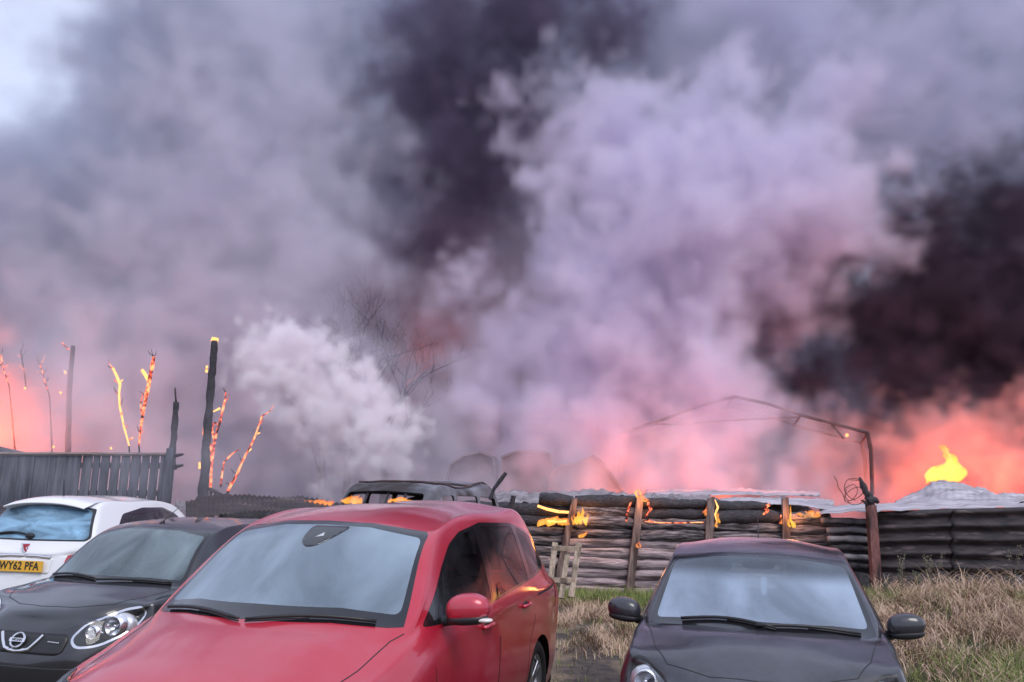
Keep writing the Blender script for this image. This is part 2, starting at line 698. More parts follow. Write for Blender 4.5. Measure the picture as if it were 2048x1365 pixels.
class Surf:
    """P[i, j] grid of the half car (y >= 0), i nose centre line -> tail centre line, j sill -> top centre line"""
    def __init__(s, P):
        P = np.array(P, float)
        s.n, s.m = P.shape[:2]
        mir = np.array([1, -1, 1])
        full = np.concatenate([P, P[:, -2::-1] * mir], 1)         # over the centre line
        full = np.concatenate([full[3:0:-1] * mir, full, full[-2:-5:-1] * mir], 0)[:, :]
        # the rings beyond nose and tail are the mirrored ones
        s.P = full
        du = np.linalg.norm(np.diff(full, axis=0), axis=2).mean(1) + 0.03
        dv = np.linalg.norm(np.diff(P, axis=1), axis=2).mean(0) + 0.03
        dv = np.concatenate([dv, dv[::-1]])
        s.tu = np.concatenate([[0], np.cumsum(du)])
        s.tv = np.concatenate([[0], np.cumsum(dv)])

    def ev(s, u, v):
        """u in 0..n-1 ring index, v in 0..m-1 row index -> points"""
        u, v = np.atleast_1d(u).astype(float), np.atleast_1d(v).astype(float)
        tu = np.interp(u + 3, np.arange(len(s.tu)), s.tu)
        tv = np.interp(v, np.arange(len(s.tv)), s.tv)
        Ru, Rv = spline_rows(s.tu, tu), spline_rows(s.tv, tv)
        return np.einsum('ki,ijc,kj->kc', Ru, s.P, Rv)

    def grid(s, us, vs):
        tu = np.interp(us + 3, np.arange(len(s.tu)), s.tu)
        tv = np.interp(vs, np.arange(len(s.tv)), s.tv)
        return np.einsum('ki,ijc,lj->klc', spline_rows(s.tu, tu), s.P, spline_rows(s.tv, tv))

    def nrm(s, u, v):
        e = 0.02
        a = s.ev(np.asarray(u) + e, v) - s.ev(np.asarray(u) - e, v)
        b = s.ev(u, np.asarray(v) + e) - s.ev(u, np.asarray(v) - e)
        n = np.cross(b, a)
        return n / (np.linalg.norm(n, axis=1)[:, None] + 1e-12)

    def inv(s, pts, ax, ur, vr=(0, None)):
        """find (u, v) of points given on the two axes ax: cast onto the surface from outside, then solve for (u, v)"""
        v1 = s.m - 1 if vr[1] is None else vr[1]
        ky = (round(ur[0], 2), round(ur[1], 2), round(vr[0], 2), round(v1, 2))
        if not hasattr(s, 'cache'):
            s.cache = {}
        if ky not in s.cache:
            nu_, nv_ = int((ur[1] - ur[0]) * 14) + 2, int((v1 - vr[0]) * 12) + 2
            us, vs = np.linspace(ur[0], ur[1], nu_), np.linspace(vr[0], v1, nv_)
            G = s.grid(us, vs)
            fs = [(i * nv_ + j, i * nv_ + j + 1, (i + 1) * nv_ + j + 1, (i + 1) * nv_ + j) for i in range(nu_ - 1) for j in range(nv_ - 1)]
            s.cache[ky] = (us, vs, G.reshape(-1, 3), BVHTree.FromPolygons([tuple(q) for q in G.reshape(-1, 3)], fs), nv_)
        us, vs, G, bvh, nv_ = s.cache[ky]
        ax = tuple(ax)
        mid = G[:, 0].mean()
        T, U = [], []
        for p in pts:
            a, b = float(p[0]), float(p[1])
            if ax == (0, 2):
                o, d = Vector((a, 5, b)), Vector((0, -1, 0))
            elif ax == (1, 2):
                o, d = (Vector((-3, max(a, 1e-4), b)), Vector((1, 0, 0))) if ur[0] < 10 else (Vector((9, max(a, 1e-4), b)), Vector((-1, 0, 0)))
            else:
                o, d = Vector((a, max(b, 1e-4), 5)), Vector((0, 0, -1))
            h = bvh.ray_cast(o, d)
            if h[0] is None:
                k = int(np.argmin(((G[:, list(ax)] - np.array([a, b])) ** 2).sum(1)))
                t = G[k]
            else:
                t = np.array(h[0])
                k = int(np.argmin(((G - t) ** 2).sum(1)))
            T.append(t)
            U.append((us[k // nv_], vs[k % nv_]))
        T, best = np.array(T), np.array(U)
        e = 1e-3
        for _ in range(6):
            q = s.ev(best[:, 0], best[:, 1])
            ja = (s.ev(best[:, 0] + e, best[:, 1]) - q) / e
            jb = (s.ev(best[:, 0], best[:, 1] + e) - q) / e
            r = T - q
            A11, A12, A22 = (ja * ja).sum(1) + 1e-6, (ja * jb).sum(1), (jb * jb).sum(1) + 1e-6
            b1, b2 = (ja * r).sum(1), (jb * r).sum(1)
            det = A11 * A22 - A12 ** 2
            st = np.stack([(A22 * b1 - A12 * b2) / det, (A11 * b2 - A12 * b1) / det], 1)
            best = best + np.clip(st, -0.08, 0.08)
            best[:, 0] = np.clip(best[:, 0], ur[0], ur[1])
            best[:, 1] = np.clip(best[:, 1], vr[0], v1)
        return best


def car_surface(c):
    """ring table of a two-box car from its parameters"""
    W, Ln = c['W'], c['L']
    P = []

    def lower(x, w, z, xk=(0, 0, 0, 0)):
        # j0..j3
        return [(x + xk[0], w * 0.93, z[0]), (x + xk[1], w * 0.985, z[1]), (x + xk[2], w, z[2]), (x + xk[3], w * 0.985, z[3])]

    def over(x4, x8, y4, z4, z8, k=2.2):
        pts = []
        for fy in (1.0, 0.90, 0.70, 0.38, 0.0):
            y = y4 * fy
            pts.append((x8 + (x4 - x8) * fy ** 2.2, y, z8 + (z4 - z8) * fy ** k))
        return pts
    # front face: nested arches
    zl, zt = c['z_low'], c['z_nose']
    cs = c['corner']                       # how far the corner is set back

    def fx(y, z):
        a = cs * (abs(y) / (0.86 * W)) ** 3.0
        zz = (z - c['z_bump']) / (zt - c['z_bump']) if z > c['z_bump'] else 0.0
        low = max(0.0, (c['z_bump'] - z) / c['z_bump'])
        return a + c['lean'] * zz ** 1.6 + 0.10 * low ** 2
    for fy, fz in ((0.0, 0.62), (0.30, 0.80), (0.62, 0.95)):
        y, z1 = fy * W, zl + (zt - zl) * fz
        row = []
        for t in (0.0, 0.27, 0.52, 0.76):
            z = zl + (z1 - zl) * t
            row.append((fx(y, z), y, z))
        for q in (1.0, 0.90, 0.70, 0.38, 0.0):
            zz = z1 + (0.012 * (1 - q ** 2))
            row.append((fx(y * q, zz), y * q, zz))
        P.append(row)
    # corner ring (hood leading edge)
    x0 = c['x_corner']
    y = c.get('ycor', 0.87) * W
    low = [(x0 * 0.95 + 0.02, y * 0.96, zl), (x0 * 0.86, y * 0.985, zl + (zt - zl) * 0.27), (x0 * 0.86, y, zl + (zt - zl) * 0.52), (x0 * 0.97, y * 0.99, zl + (zt - zl) * 0.80)]
    P.append(low + over(x0 * 1.15, c['x_lead'], y * 0.94, zt + 0.0, zt + c['nose_up'], 2.4))
    for (x, w, z4, z8, x8) in c['hood']:
        zz = (c['z_sill'], 0.42, c['z_wide'], z4 - 0.105)
        P.append(lower(x, w * W, zz) + over(x, x8, w * W * 0.935, z4, z8, 2.6))
    for q in c['cabin']:
        # x_low, w, (x4,y4,z4), (x5,y5,z5), (x6,y6,z6), (x8,z8)
        x, w, p4, p5, p6, p8 = q
        zz = (c['z_sill'], 0.42, c['z_wide'], p4[2] - 0.11)
        rl = lower(x, w * W, zz, (0, 0, (p4[0] - x) * 0.3, (p4[0] - x) * 0.8))
        y7 = p6[1] * 0.54
        p7 = (p8[0] + (p6[0] - p8[0]) * 0.30, y7, p8[1] + (p6[2] - p8[1]) * 0.26)
        P.append(rl + [p4, p5, p6, p7, (p8[0], 0.0, p8[1])])
    # rear: corner ring then nested arches on the back face
    xr, zr = c['rear_x'], c['rear_z']      # x of the back face at belt, height of its top edge

    def rx(y, z):
        t = (z - zl) / (zr - zl)
        a = c['rcorner'] * (abs(y) / (0.87 * W)) ** 3.2
        return Ln - a - (Ln - xr) * max(0, (t - 0.35) / 0.65) ** 1.5 - 0.08 * max(0, 0.25 - t) * 4
    y = 0.88 * W
    row = [(rx(y, zl + (zr - zl) * t), y * k, zl + (zr - zl) * t) for t, k in ((0, 0.96), (0.27, 1.0), (0.52, 1.0), (0.8, 0.985))]
    for q in (1.0, 0.90, 0.70, 0.38, 0.0):
        row.append((rx(y * 0.95 * q, zr), y * 0.95 * q, zr + 0.012 * (1 - q * q)))
    P.append(row)
    for fy, fz in ((0.62, 0.94), (0.30, 0.80), (0.0, 0.62)):
        y, z1 = fy * W, zl + (zr - zl) * fz
        row = [(rx(y, zl + (z1 - zl) * t), y, zl + (z1 - zl) * t) for t in (0, 0.27, 0.52, 0.76)]
        for q in (1.0, 0.90, 0.70, 0.38, 0.0):
            row.append((rx(y * q, z1), y * q, z1 + 0.012 * (1 - q * q)))
        P.append(row)
    return Surf(P)


def offset_poly(poly, d):
    """grow a counter-clockwise or clockwise 2-D polygon outwards by d"""
    n = len(poly)
    area = sum(poly[i][0] * poly[(i + 1) % n][1] - poly[(i + 1) % n][0] * poly[i][1] for i in range(n))
    sgn = 1 if area > 0 else -1
    out = []
    for i in range(n):
        a, b, c = [np.array(q) for q in (poly[i - 1], poly[i], poly[(i + 1) % n])]
        e1, e2 = b - a, c - b
        n1_ = np.array([e1[1], -e1[0]]) / (np.linalg.norm(e1) + 1e-9)
        n2_ = np.array([e2[1], -e2[0]]) / (np.linalg.norm(e2) + 1e-9)
        m = n1_ + n2_
        m = m / (np.linalg.norm(m) + 1e-9)
        k = d / max(0.35, float(m @ n1_))
        out.append(tuple(b + sgn * m * k))
    return out


def dens(poly, step=0.05, closed=True):
    out = []
    n = len(poly)
    for i in range(n if closed else n - 1):
        a, b = np.array(poly[i]), np.array(poly[(i + 1) % n])
        k = max(1, int(np.ceil(np.linalg.norm(b - a) / step)))
        for j in range(k):
            out.append(tuple(a + (b - a) * j / k))
    if not closed:
        out.append(tuple(poly[-1]))
    return out


class CarShell:
    """cuts the half surface into named regions and builds one mesh per region, both sides joined or separate"""
    def __init__(s, surf, ref_x):
        s.S, s.ref = surf, ref_x
        s.regions = []       # (key, uv polygon)

    def region(s, key, pts, ax, ur, vr=(0, None), step=0.045, centre=False):
        """pts in projection (x,z) 'side', (y,z) 'front', (x,y) 'top'; centre: clamp onto the centre line"""
        pts = dens(pts, step)
        uv = s.S.inv(pts, {'side': (0, 2), 'front': (1, 2), 'top': (0, 1)}[ax], ur, vr)
        s.regions.append((key, [tuple(q) for q in uv]))

    def region_uv(s, key, uv):
        s.regions.append((key, [tuple(q) for q in dens(uv, 0.25)]))

    def cut(s, nu=7, nv=6):
        n, m = s.S.n, s.S.m
        us, vs = np.linspace(0, n - 1, (n - 1) * nu + 1), np.linspace(0, m - 1, (m - 1) * nv + 1)
        co = [(float(u), float(v)) for u in us for v in vs]
        k = len(vs)
        edges = []
        # boundary rectangle
        nuu = len(us)
        for i in range(nuu - 1):
            edges += [(i * k, (i + 1) * k), (i * k + k - 1, (i + 1) * k + k - 1)]
        for j in range(k - 1):
            edges += [(j, j + 1), ((nuu - 1) * k + j, (nuu - 1) * k + j + 1)]
        # drop grid points that nearly touch an outline, so that no sliver triangles arise
        keep = np.ones(len(co), bool)
        C = np.array(co)
        for key, poly in s.regions:
            Q = np.array(poly)
            A, B = Q, np.roll(Q, -1, 0)
            for a, b in zip(A, B):
                ab = b - a
                t = np.clip(((C - a) @ ab) / (ab @ ab + 1e-12), 0, 1)
                d = np.linalg.norm(C - (a + t[:, None] * ab), axis=1)
                keep &= d > 0.035
        bnd = np.array([(abs(u) < 1e-6 or abs(u - (n - 1)) < 1e-6 or abs(v) < 1e-6 or abs(v - (m - 1)) < 1e-6) for u, v in co])
        keep |= bnd
        idx = -np.ones(len(co), int)
        idx[keep] = np.arange(keep.sum())
        pts = [Vector(q) for q, kk in zip(co, keep) if kk]
        edges = [(int(idx[a]), int(idx[b])) for a, b in edges]
        for key, poly in s.regions:
            o = len(pts)
            pts += [Vector((min(max(p[0], 0), n - 1), min(max(p[1], 0), m - 1))) for p in poly]
            for i in range(len(poly)):
                edges.append((o + i, o + (i + 1) % len(poly)))
        vo, eo, fo, *_ = delaunay_2d_cdt(pts, edges, [], 1, 1e-5)
        UV = np.array([tuple(v) for v in vo])
        s.UV = UV
        s.X = s.S.ev(UV[:, 0], UV[:, 1])
        s.N = s.S.nrm(UV[:, 0], UV[:, 1])
        s.X[UV[:, 1] > m - 1 - 1e-4, 1] = 0
        s.X[(UV[:, 0] < 1e-4) | (UV[:, 0] > n - 1 - 1e-4), 1] = 0
        s.faces = {}
        fo = [tuple(f) for f in fo]
        Cn = np.array([UV[list(f)].mean(0) for f in fo])
        lab = np.zeros(len(fo), int)
        for k2, (key, poly) in enumerate(s.regions):
            inside = np.zeros(len(fo), bool)
            Q = np.array(poly)
            lo_, hi_ = Q.min(0), Q.max(0)
            cand = ((Cn >= lo_) & (Cn <= hi_)).all(1)
            px_, py_ = Cn[cand, 0], Cn[cand, 1]
            ins = np.zeros(cand.sum(), bool)
            for (xi, yi), (xj, yj) in zip(Q, np.roll(Q, 1, 0)):
                if yi == yj:
                    continue
                ins ^= ((yi > py_) != (yj > py_)) & (px_ < (xj - xi) * (py_ - yi) / (yj - yi) + xi)
            inside[cand] = ins
            lab[inside] = k2 + 1
        for f, l in zip(fo, lab):
            s.faces.setdefault('body' if l == 0 else s.regions[l - 1][0], []).append(f)
        return s

    def make(s, key, name, mat, parent, sides=(1, -1), push=0.0, thick=0.0, joined=True):
        """mesh of one region; x_local = ref - x (nose towards +X)"""
        objs = []
        fs = s.faces.get(key, [])
        if not fs:
            return objs
        used = sorted({i for f in fs for i in f})
        mp = {i: k for k, i in enumerate(used)}
        X, Nn = s.X[used], s.N[used]
        allv, allf, alln = [], [], []
        for sd_ in sides:
            P = X + Nn * push
            V = np.stack([s.ref - P[:, 0], P[:, 1] * sd_, P[:, 2]], 1)
            NN = np.stack([-Nn[:, 0], Nn[:, 1] * sd_, Nn[:, 2]], 1)
            F = [tuple(mp[i] for i in f) for f in fs]
            # orient each face with the analytic normal
            FA = np.array([f[:3] for f in F])
            cr = np.cross(V[FA[:, 1]] - V[FA[:, 0]], V[FA[:, 2]] - V[FA[:, 0]])
            flip = (cr * NN[FA].mean(1)).sum(1) < 0
            G = [f[::-1] if q else f for f, q in zip(F, flip)]
            if joined:
                o = len(allv)
                allv += list(V)
                alln += list(NN)
                allf += [tuple(i + o for i in f) for f in G]
            else:
                objs.append(s._emit(name, V, G, NN, mat, parent, thick))
        if joined:
            objs.append(s._emit(name, allv, allf, alln, mat, parent, thick))
        return objs

    def _emit(s, name, V, F, NN, mat, parent, thick):
        V, NN = np.array(V), np.array(NN)
        # weld the seam on the centre line so that the sheet is one surface
        key = {}
        re = []
        nv_, nn_ = [], []
        for i, v in enumerate(V):
            k = (round(v[0], 5), round(v[1], 5), round(v[2], 5)) if abs(v[1]) < 1e-5 else ('i', i)
            if k in key:
                re.append(key[k])
            else:
                key[k] = len(nv_)
                re.append(len(nv_))
                q = NN[i].copy()
                if abs(v[1]) < 1e-5:
                    q[1] = 0
                    q /= np.linalg.norm(q) + 1e-9
                nv_.append(v)
                nn_.append(q)
        F = [tuple(re[i] for i in f) for f in F]
        F = [f for f in F if len(set(f)) == len(f)]
        if thick:
            # give the sheet an inner skin
            n = len(nv_)
            cnt = {}
            for f in F:
                for a, b in zip(f, f[1:] + f[:1]):
                    cnt[(a, b)] = cnt.get((a, b), 0) + 1
            border = [(a, b) for (a, b) in cnt if (b, a) not in cnt]
            inner = [v - q * thick for v, q in zip(nv_, nn_)]
            F2 = [tuple(i + n for i in f[::-1]) for f in F]
            F3 = [(b, a, a + n, b + n) for a, b in border]
            nf = len(F)
            ob = mesh_obj(name, nv_ + inner, F + F2 + F3, mat, parent, True, None)
            nn2 = nn_ + [-q for q in nn_]
            ob.data.normals_split_custom_set_from_vertices([tuple(q) for q in nn2])
            return ob
        return mesh_obj(name, nv_, F, mat, parent, True, nn_)

    def line(s, uv, name, mat, parent, width=0.006, lift=0.001, sides=(1, -1), depth=0.006):
        """a narrow ribbon laid along the surface (panel gap, seal)"""
        uv = np.array(dens([tuple(q) for q in uv], 0.12, closed=False))
        P = s.S.ev(uv[:, 0], uv[:, 1])
        Nn = s.S.nrm(uv[:, 0], uv[:, 1])
        T = np.gradient(P, axis=0)
        B = np.cross(T, Nn)
        B /= np.linalg.norm(B, axis=1)[:, None] + 1e-9
        mb = MB()
        for sd_ in sides:
            vs = []
            for p, b, n in zip(P, B, Nn):
                for q in (p - b * width / 2 - n * depth, p - b * width / 2 + n * lift, p + b * width / 2 + n * lift, p + b * width / 2 - n * depth):
                    vs.append((s.ref - q[0], q[1] * sd_, q[2]))
            fs = []
            for i in range(len(P) - 1):
                for k in range(3):
                    f = (i * 4 + k, i * 4 + k + 1, i * 4 + k + 5, i * 4 + k + 4)
                    fs.append(f if sd_ > 0 else f[::-1])
            mb.add(vs, fs)
        return mb.build(name, mat, parent)

    def at(s, uv_pts, push=0.0):
        uv = np.atleast_2d(uv_pts)
        P = s.S.ev(uv[:, 0], uv[:, 1]) + s.S.nrm(uv[:, 0], uv[:, 1]) * push
        return [Vector((s.ref - p[0], p[1], p[2])) for p in P]
M_RUB = plain('rubber_black', (0.012, 0.012, 0.013), 0.7)
M_TRIM = plain('trim_black_plastic', (0.018, 0.018, 0.02), 0.45)
M_FRIT = plain('glass_border_black', (0.012, 0.012, 0.014), 0.12, coat=0.5)
M_LIN = plain('cabin_cloth', (0.03, 0.03, 0.033), 0.95)
M_DASH = noisy('dashboard_plastic', (0.05, 0.05, 0.055), (0.08, 0.08, 0.09), 30, (0.6, 0.8))
M_SEAT = noisy('seat_cloth', (0.16, 0.16, 0.175), (0.26, 0.26, 0.28), 20, (0.9, 1.0))
M_CHR = plain('chrome', (0.75, 0.75, 0.78), 0.12, metal=1.0)
M_ALLOY = plain('alloy', (0.52, 0.52, 0.55), 0.28, metal=0.9)
M_REFL = plain('lamp_reflector', (0.85, 0.86, 0.9), 0.22, metal=0.85)
M_BULB = plain('lamp_white', (0.9, 0.92, 0.95), 0.2, coat=1.0)
M_CLEAR = film_glass('lamp_cover', (0.93, 0.95, 0.97), 0.08, (0.7, 0.75, 0.8), 0.02, var=0.05)
M_MIR = plain('mirror_face', (0.8, 0.82, 0.85), 0.03, metal=1.0)
M_AMBER = plain('indicator_lens', (0.8, 0.75, 0.7), 0.15, coat=1.0)
M_REDLAMP = plain('tail_lamp_lens', (0.45, 0.01, 0.015), 0.12, coat=1.0)
M_DISC = plain('brake_disc', (0.25, 0.24, 0.23), 0.4, metal=0.9)


def make_wheel(root, x, y, r, side, spokes=5, w=0.2):
    mb = MB()
    a, b = -w / 2, w / 2
    mb.lathe([(a * 0.8, r * 0.66), (a, r * 0.74), (a, r * 0.9), (a * 0.8, r * 0.985), (a * 0.4, r), (b * 0.4, r), (b * 0.8, r * 0.985), (b, r * 0.9), (b, r * 0.74), (b * 0.8, r * 0.66)], 40)
    whl = empty('wheel', (x, y, r))
    whl.parent = root
    t = mb.build('tyre', M_RUB, whl, True)
    rb = MB()
    s = side
    rb.lathe([(s * b * 0.82, r * 0.67), (s * b * 0.78, r * 0.62), (s * b * 0.2, r * 0.58), (-s * b * 0.8, r * 0.60), (-s * b * 0.85, r * 0.67)], 40)
    rb.lathe([(s * b * 0.62, 0.001), (s * b * 0.62, r * 0.10), (s * b * 0.45, r * 0.17), (s * b * 0.2, r * 0.17)], 20)
    for k in range(spokes):
        for da in (-0.13, 0.13):
            th = 2 * PI * k / spokes + da * (5 / spokes)
            c, sn = math.cos(th), math.sin(th)
            pts = []
            for rr, yy, wd in ((r * 0.12, s * b * 0.55, 0.022), (r * 0.36, s * b * 0.66, 0.017), (r * 0.63, s * b * 0.74, 0.02)):
                pts.append((rr, yy, wd))
            vs = []
            for rr, yy, wd in pts:
                for e in (-1, 1):
                    for dd in (0, 1):
                        vs.append((rr * c - e * wd * sn, yy - s * dd * 0.022, rr * sn + e * wd * c))
            fs = []
            for i in range(2):
                o = i * 4
                fs += [(o, o + 2, o + 6, o + 4), (o + 1, o + 5, o + 7, o + 3), (o, o + 4, o + 5, o + 1), (o + 2, o + 3, o + 7, o + 6)]
            rb.add(vs, fs)
    rb.build('rim', M_ALLOY, whl, True)
    d = MB()
    d.lathe([(s * b * 0.1, 0.02), (s * b * 0.1, r * 0.48), (-s * b * 0.02, r * 0.48)], 28)
    d.build('brake_disc', M_DISC, whl, True)
    return whl


def superell(c, r, e=(2.5, 2.5), nu=20, nv=14, cut=None, rot=None):
    """superellipsoid vertices and faces"""
    vs, fs = [], []
    sg = lambda a, p: math.copysign(abs(a) ** p, a)
    for i in range(nv + 1):
        ph = -PI / 2 + PI * i / nv
        for k in range(nu):
            th = 2 * PI * k / nu
            v = Vector((r[0] * sg(math.cos(ph), 2 / e[0]) * sg(math.cos(th), 2 / e[1]),
                        r[1] * sg(math.cos(ph), 2 / e[0]) * sg(math.sin(th), 2 / e[1]),
                        r[2] * sg(math.sin(ph), 2 / e[0])))
            if cut:
                v = cut(v)
            if rot is not None:
                v = rot @ v
            vs.append(v + Vector(c))
    for i in range(nv):
        for k in range(nu):
            k2 = (k + 1) % nu
            fs.append((i * nu + k, i * nu + k2, (i + 1) * nu + k2, (i + 1) * nu + k))
    return vs, fs


def make_mirror(root, pos, side, mat, size=(0.10, 0.125, 0.085), lamp=True, base_dy=0.16):
    """door mirror: pod towards the front, glass on its rear face; pos in local car coordinates"""
    x, y, z = pos

    def shape(v):
        # flat rear face, nose rounded, outer end lower
        q = v.copy()
        if q.x < 0:
            q.x *= 0.30
        t = q.y * side / size[1]
        q.z *= 1.0 - 0.18 * max(0, t) ** 2
        q.x *= 1.0 - 0.12 * t
        q.z += 0.01 * t
        return q
    root_m = MB().add(*superell((x, y, z), size, (2.4, 2.7), 28, 18, shape)).build('door_mirror', mat, root, True)
    # black lower shell and arm
    sh = MB()
    sh.add(*superell((x + 0.002, y, z - size[2] * 0.62), (size[0] * 0.93, size[1] * 0.95, size[2] * 0.42), (2.6, 2.6), 20, 10, shape))
    sh.tube([(x - 0.015, y - side * size[1] * 0.7, z - size[2] * 0.75), (x - 0.03, y - side * (size[1] + base_dy * 0.35), z - size[2] * 1.0), (x - 0.04, y - side * (size[1] + base_dy * 0.8), z - size[2] * 1.05)],
            [0.035, 0.028, 0.04], 10)
    sh.build('mirror_arm', M_TRIM, root_m, True)
    gl = MB()
    pts = [(x - size[0] * 0.30 - 0.003, y + side * size[1] * 0.86 * math.cos(a), z + size[2] * 0.80 * math.sin(a)) for a in [2 * PI * k / 24 for k in range(24)]]
    gl.add(pts, [tuple(range(24)) if side < 0 else tuple(range(23, -1, -1))])
    gl.build('mirror_glass', M_MIR, root_m)
    if lamp:
        lm = MB()
        lm.add(*superell((x + size[0] * 0.30, y + side * size[1] * 0.80, z - size[2] * 0.62), (0.045, 0.05, 0.014), (2.4, 2.4), 14, 8))
        lm.build('indicator_lamp', M_AMBER, root_m, True)
    return root_m


def make_seat(root, x, y, z0, w=0.25):
    s = MB()
    s.add(*superell((x, y, z0 + 0.02), (0.26, w, 0.09), (3, 4), 20, 10))
    T = Matrix.Rotation(R(-16), 3, 'Y')
    s.add(*superell((x - 0.29, y, z0 + 0.36), (0.07, w * 0.96, 0.32), (3, 4), 20, 12, rot=T))
    sb = s.build('seat', M_SEAT, root, True)
    h = MB()
    h.add(*superell((x - 0.40, y, z0 + 0.76), (0.045, w * 0.5, 0.09), (3, 3), 16, 10, rot=T))
    h.tube([(x - 0.37, y - 0.05, z0 + 0.62), (x - 0.40, y - 0.05, z0 + 0.74)], 0.006, 6)
    h.tube([(x - 0.37, y + 0.05, z0 + 0.62), (x - 0.40, y + 0.05, z0 + 0.74)], 0.006, 6)
    h.build('headrest', M_SEAT, sb, True)
    return sb


def make_interior(root, c, cowl_x, cowl_z, hdr_x, w, seats):
    """dashboard, steering wheel (right-hand drive), seats, interior mirror"""
    d = MB()
    prof = [(cowl_x + 0.02, cowl_z - 0.075), (cowl_x - 0.22, cowl_z - 0.055), (cowl_x - 0.42, cowl_z - 0.09), (cowl_x - 0.50, cowl_z - 0.20), (cowl_x - 0.42, cowl_z - 0.42), (cowl_x, cowl_z - 0.45)]
    vs, fs = [], []
    for yy in (-w, -w * 0.5, 0, w * 0.5, w):
        for px_, pz in prof:
            vs.append((px_ + 0.10 * (1 - (yy / w) ** 2) - 0.10, yy, pz))
    n = len(prof)
    for i in range(4):
        for k in range(n):
            k2 = (k + 1) % n
            fs.append((i * n + k, i * n + k2, (i + 1) * n + k2, (i + 1) * n + k))
    d.add(vs, fs)
    # instrument hood in front of the driver
    d.add(*superell((cowl_x - 0.36, -w * 0.5, cowl_z - 0.06), (0.12, 0.19, 0.06), (2.4, 2.6), 16, 10))
    d.build('dashboard', M_DASH, root, True)
    sw = MB()
    T = Matrix.Rotation(R(-65), 3, 'Y')
    c0 = Vector((cowl_x - 0.58, -w * 0.5, cowl_z - 0.10))
    ring = [c0 + T @ Vector((0.18 * math.cos(a), 0.18 * math.sin(a), 0)) for a in [2 * PI * k / 28 for k in range(29)]]
    sw.tube(ring, 0.015, 8, cap=False)
    for a in (R(0 + 90), R(270), R(180)):
        sw.tube([c0, c0 + T @ Vector((0.17 * math.cos(a), 0.17 * math.sin(a), 0))], 0.014, 6)
    sw.add(*superell(c0, (0.06, 0.06, 0.03), (2.5, 2.5), 12, 8, rot=T))
    sw.tube([c0, c0 + Vector((0.18, 0, -0.06))], 0.03, 8)
    sw.build('steering_wheel', M_TRIM, root, True)
    for (sx, sy) in seats:
        make_seat(root, sx, sy, 0.48)


def wiper(root, pts, name='wiper'):
    m = MB()
    m.tube(pts, [0.011] * (len(pts) - 1) + [0.006], 6)
    a, b = Vector(pts[0]), Vector(pts[-1])
    m.tube([p + Vector((0.004, 0, -0.012)) for p in [Vector(q) for q in pts[len(pts) // 2:]]], 0.006, 5)
    return m.build(name, M_TRIM, root, True)


def build_car(name, c, loc, yaw, label, cat, group=None):
    """root Empty with origin under the middle of the car, nose towards local +X"""
    S = car_surface(c)
    ref = c['L'] / 2
    root = empty(name, loc, yaw, label, cat, group)
    sh = CarShell(S, ref)
    for key, fn in c['regions']:
        fn(sh, key)
    sh.cut(c.get('nu', 7), c.get('nv', 6))
    pm = c['paint']
    hole = set(c.get('holes', ())) | {'arch'}
    parts = c['parts']           # key -> (object name, material, joined, push)
    lin_keys = ['body'] + [k for k in parts if k in ('bonnet', 'door_front', 'door_rear', 'tailgate', 'bumper_front', 'bumper_rear', 'roof', 'wing')]
    made = {}
    sh.make('body', 'body', pm, root)
    for k, v in parts.items():
        nm, mt, joined, push = v[:4]
        par = made.get(v[4], root) if len(v) > 4 else root
        obs = sh.make(k, nm, mt, par, push=push, joined=joined)
        if obs:
            made[k] = obs[0]
    # dark inner skin so that one does not look onto the back of the paint
    lin = MB()
    allf = []
    keys = [k for k in sh.faces if k not in c['glass_keys'] and k not in hole]
    tmp = []
    for k in keys:
        tmp += sh.faces[k]
    uc = sh.UV[:, 0]
    sh.faces['__lin'] = [f for f in tmp if 5.6 < uc[list(f)].mean() < 14.4]
    sh.make('__lin', 'cabin_lining', M_LIN, root, push=-0.03)
    # wheel arches: liner tubes, wheels
    for (wx, r) in ((c['x_fw'], c['r_w']), (c['x_rw'], c['r_w'])):
        ar = c['r_arch']
        for sd_ in (1, -1):
            mb = MB()
            vs, fs = [], []
            K = 24
            y1, y0 = c['W'] * 0.955, c['W'] - 0.36
            for k in range(K + 1):
                th = -0.35 + (PI + 0.7) * k / K
                for yy, rr in ((y1, ar + 0.004), (y1 - 0.03, ar + 0.02), (y0, ar + 0.02), (y0, 0.02)):
                    vs.append((ref - wx + rr * math.cos(th), sd_ * yy, c['r_w'] + rr * math.sin(th)))
            for k in range(K):
                for q in range(3):
                    a = k * 4 + q
                    fs.append((a, a + 1, a + 5, a + 4))
            mb.add(vs, fs).build('wheel_arch_liner', M_TRIM, root, True)
            make_wheel(root, ref - wx, sd_ * (c['W'] - 0.125), c['r_w'], sd_, c.get('spokes', 5))
    # floor pan
    MB().box((0, 0, 0.24), (c['L'] * 0.86, c['W'] * 1.35, 0.06)).build('floor_pan', M_TRIM, root)
    for ln in c.get('lines', ()):
        for sd_ in (1, -1):
            sh.line(ln[1], ln[0], ln[2] if len(ln) > 2 else M_RUB, root, ln[3] if len(ln) > 3 else 0.006, sides=(sd_,))
    return root, sh, made


def car_bvh(root, skip=('cabin_lining', 'floor_pan', 'wheel_arch_liner')):
    vs, fs = [], []
    for o in root.children:
        if o.type == 'MESH' and o.name.split('.')[0] in ('body', 'bonnet', 'tailgate', 'door', 'rear_door', 'headlight', 'windscreen', 'windscreen_border', 'rear_window', 'tail_lamp', 'window_surround', 'side_window', 'rear_window_border'):
            k = len(vs)
            vs += [v.co.copy() for v in o.data.vertices]
            fs += [tuple(i + k for i in p.vertices) for p in o.data.polygons]
    return BVHTree.FromPolygons(vs, fs)


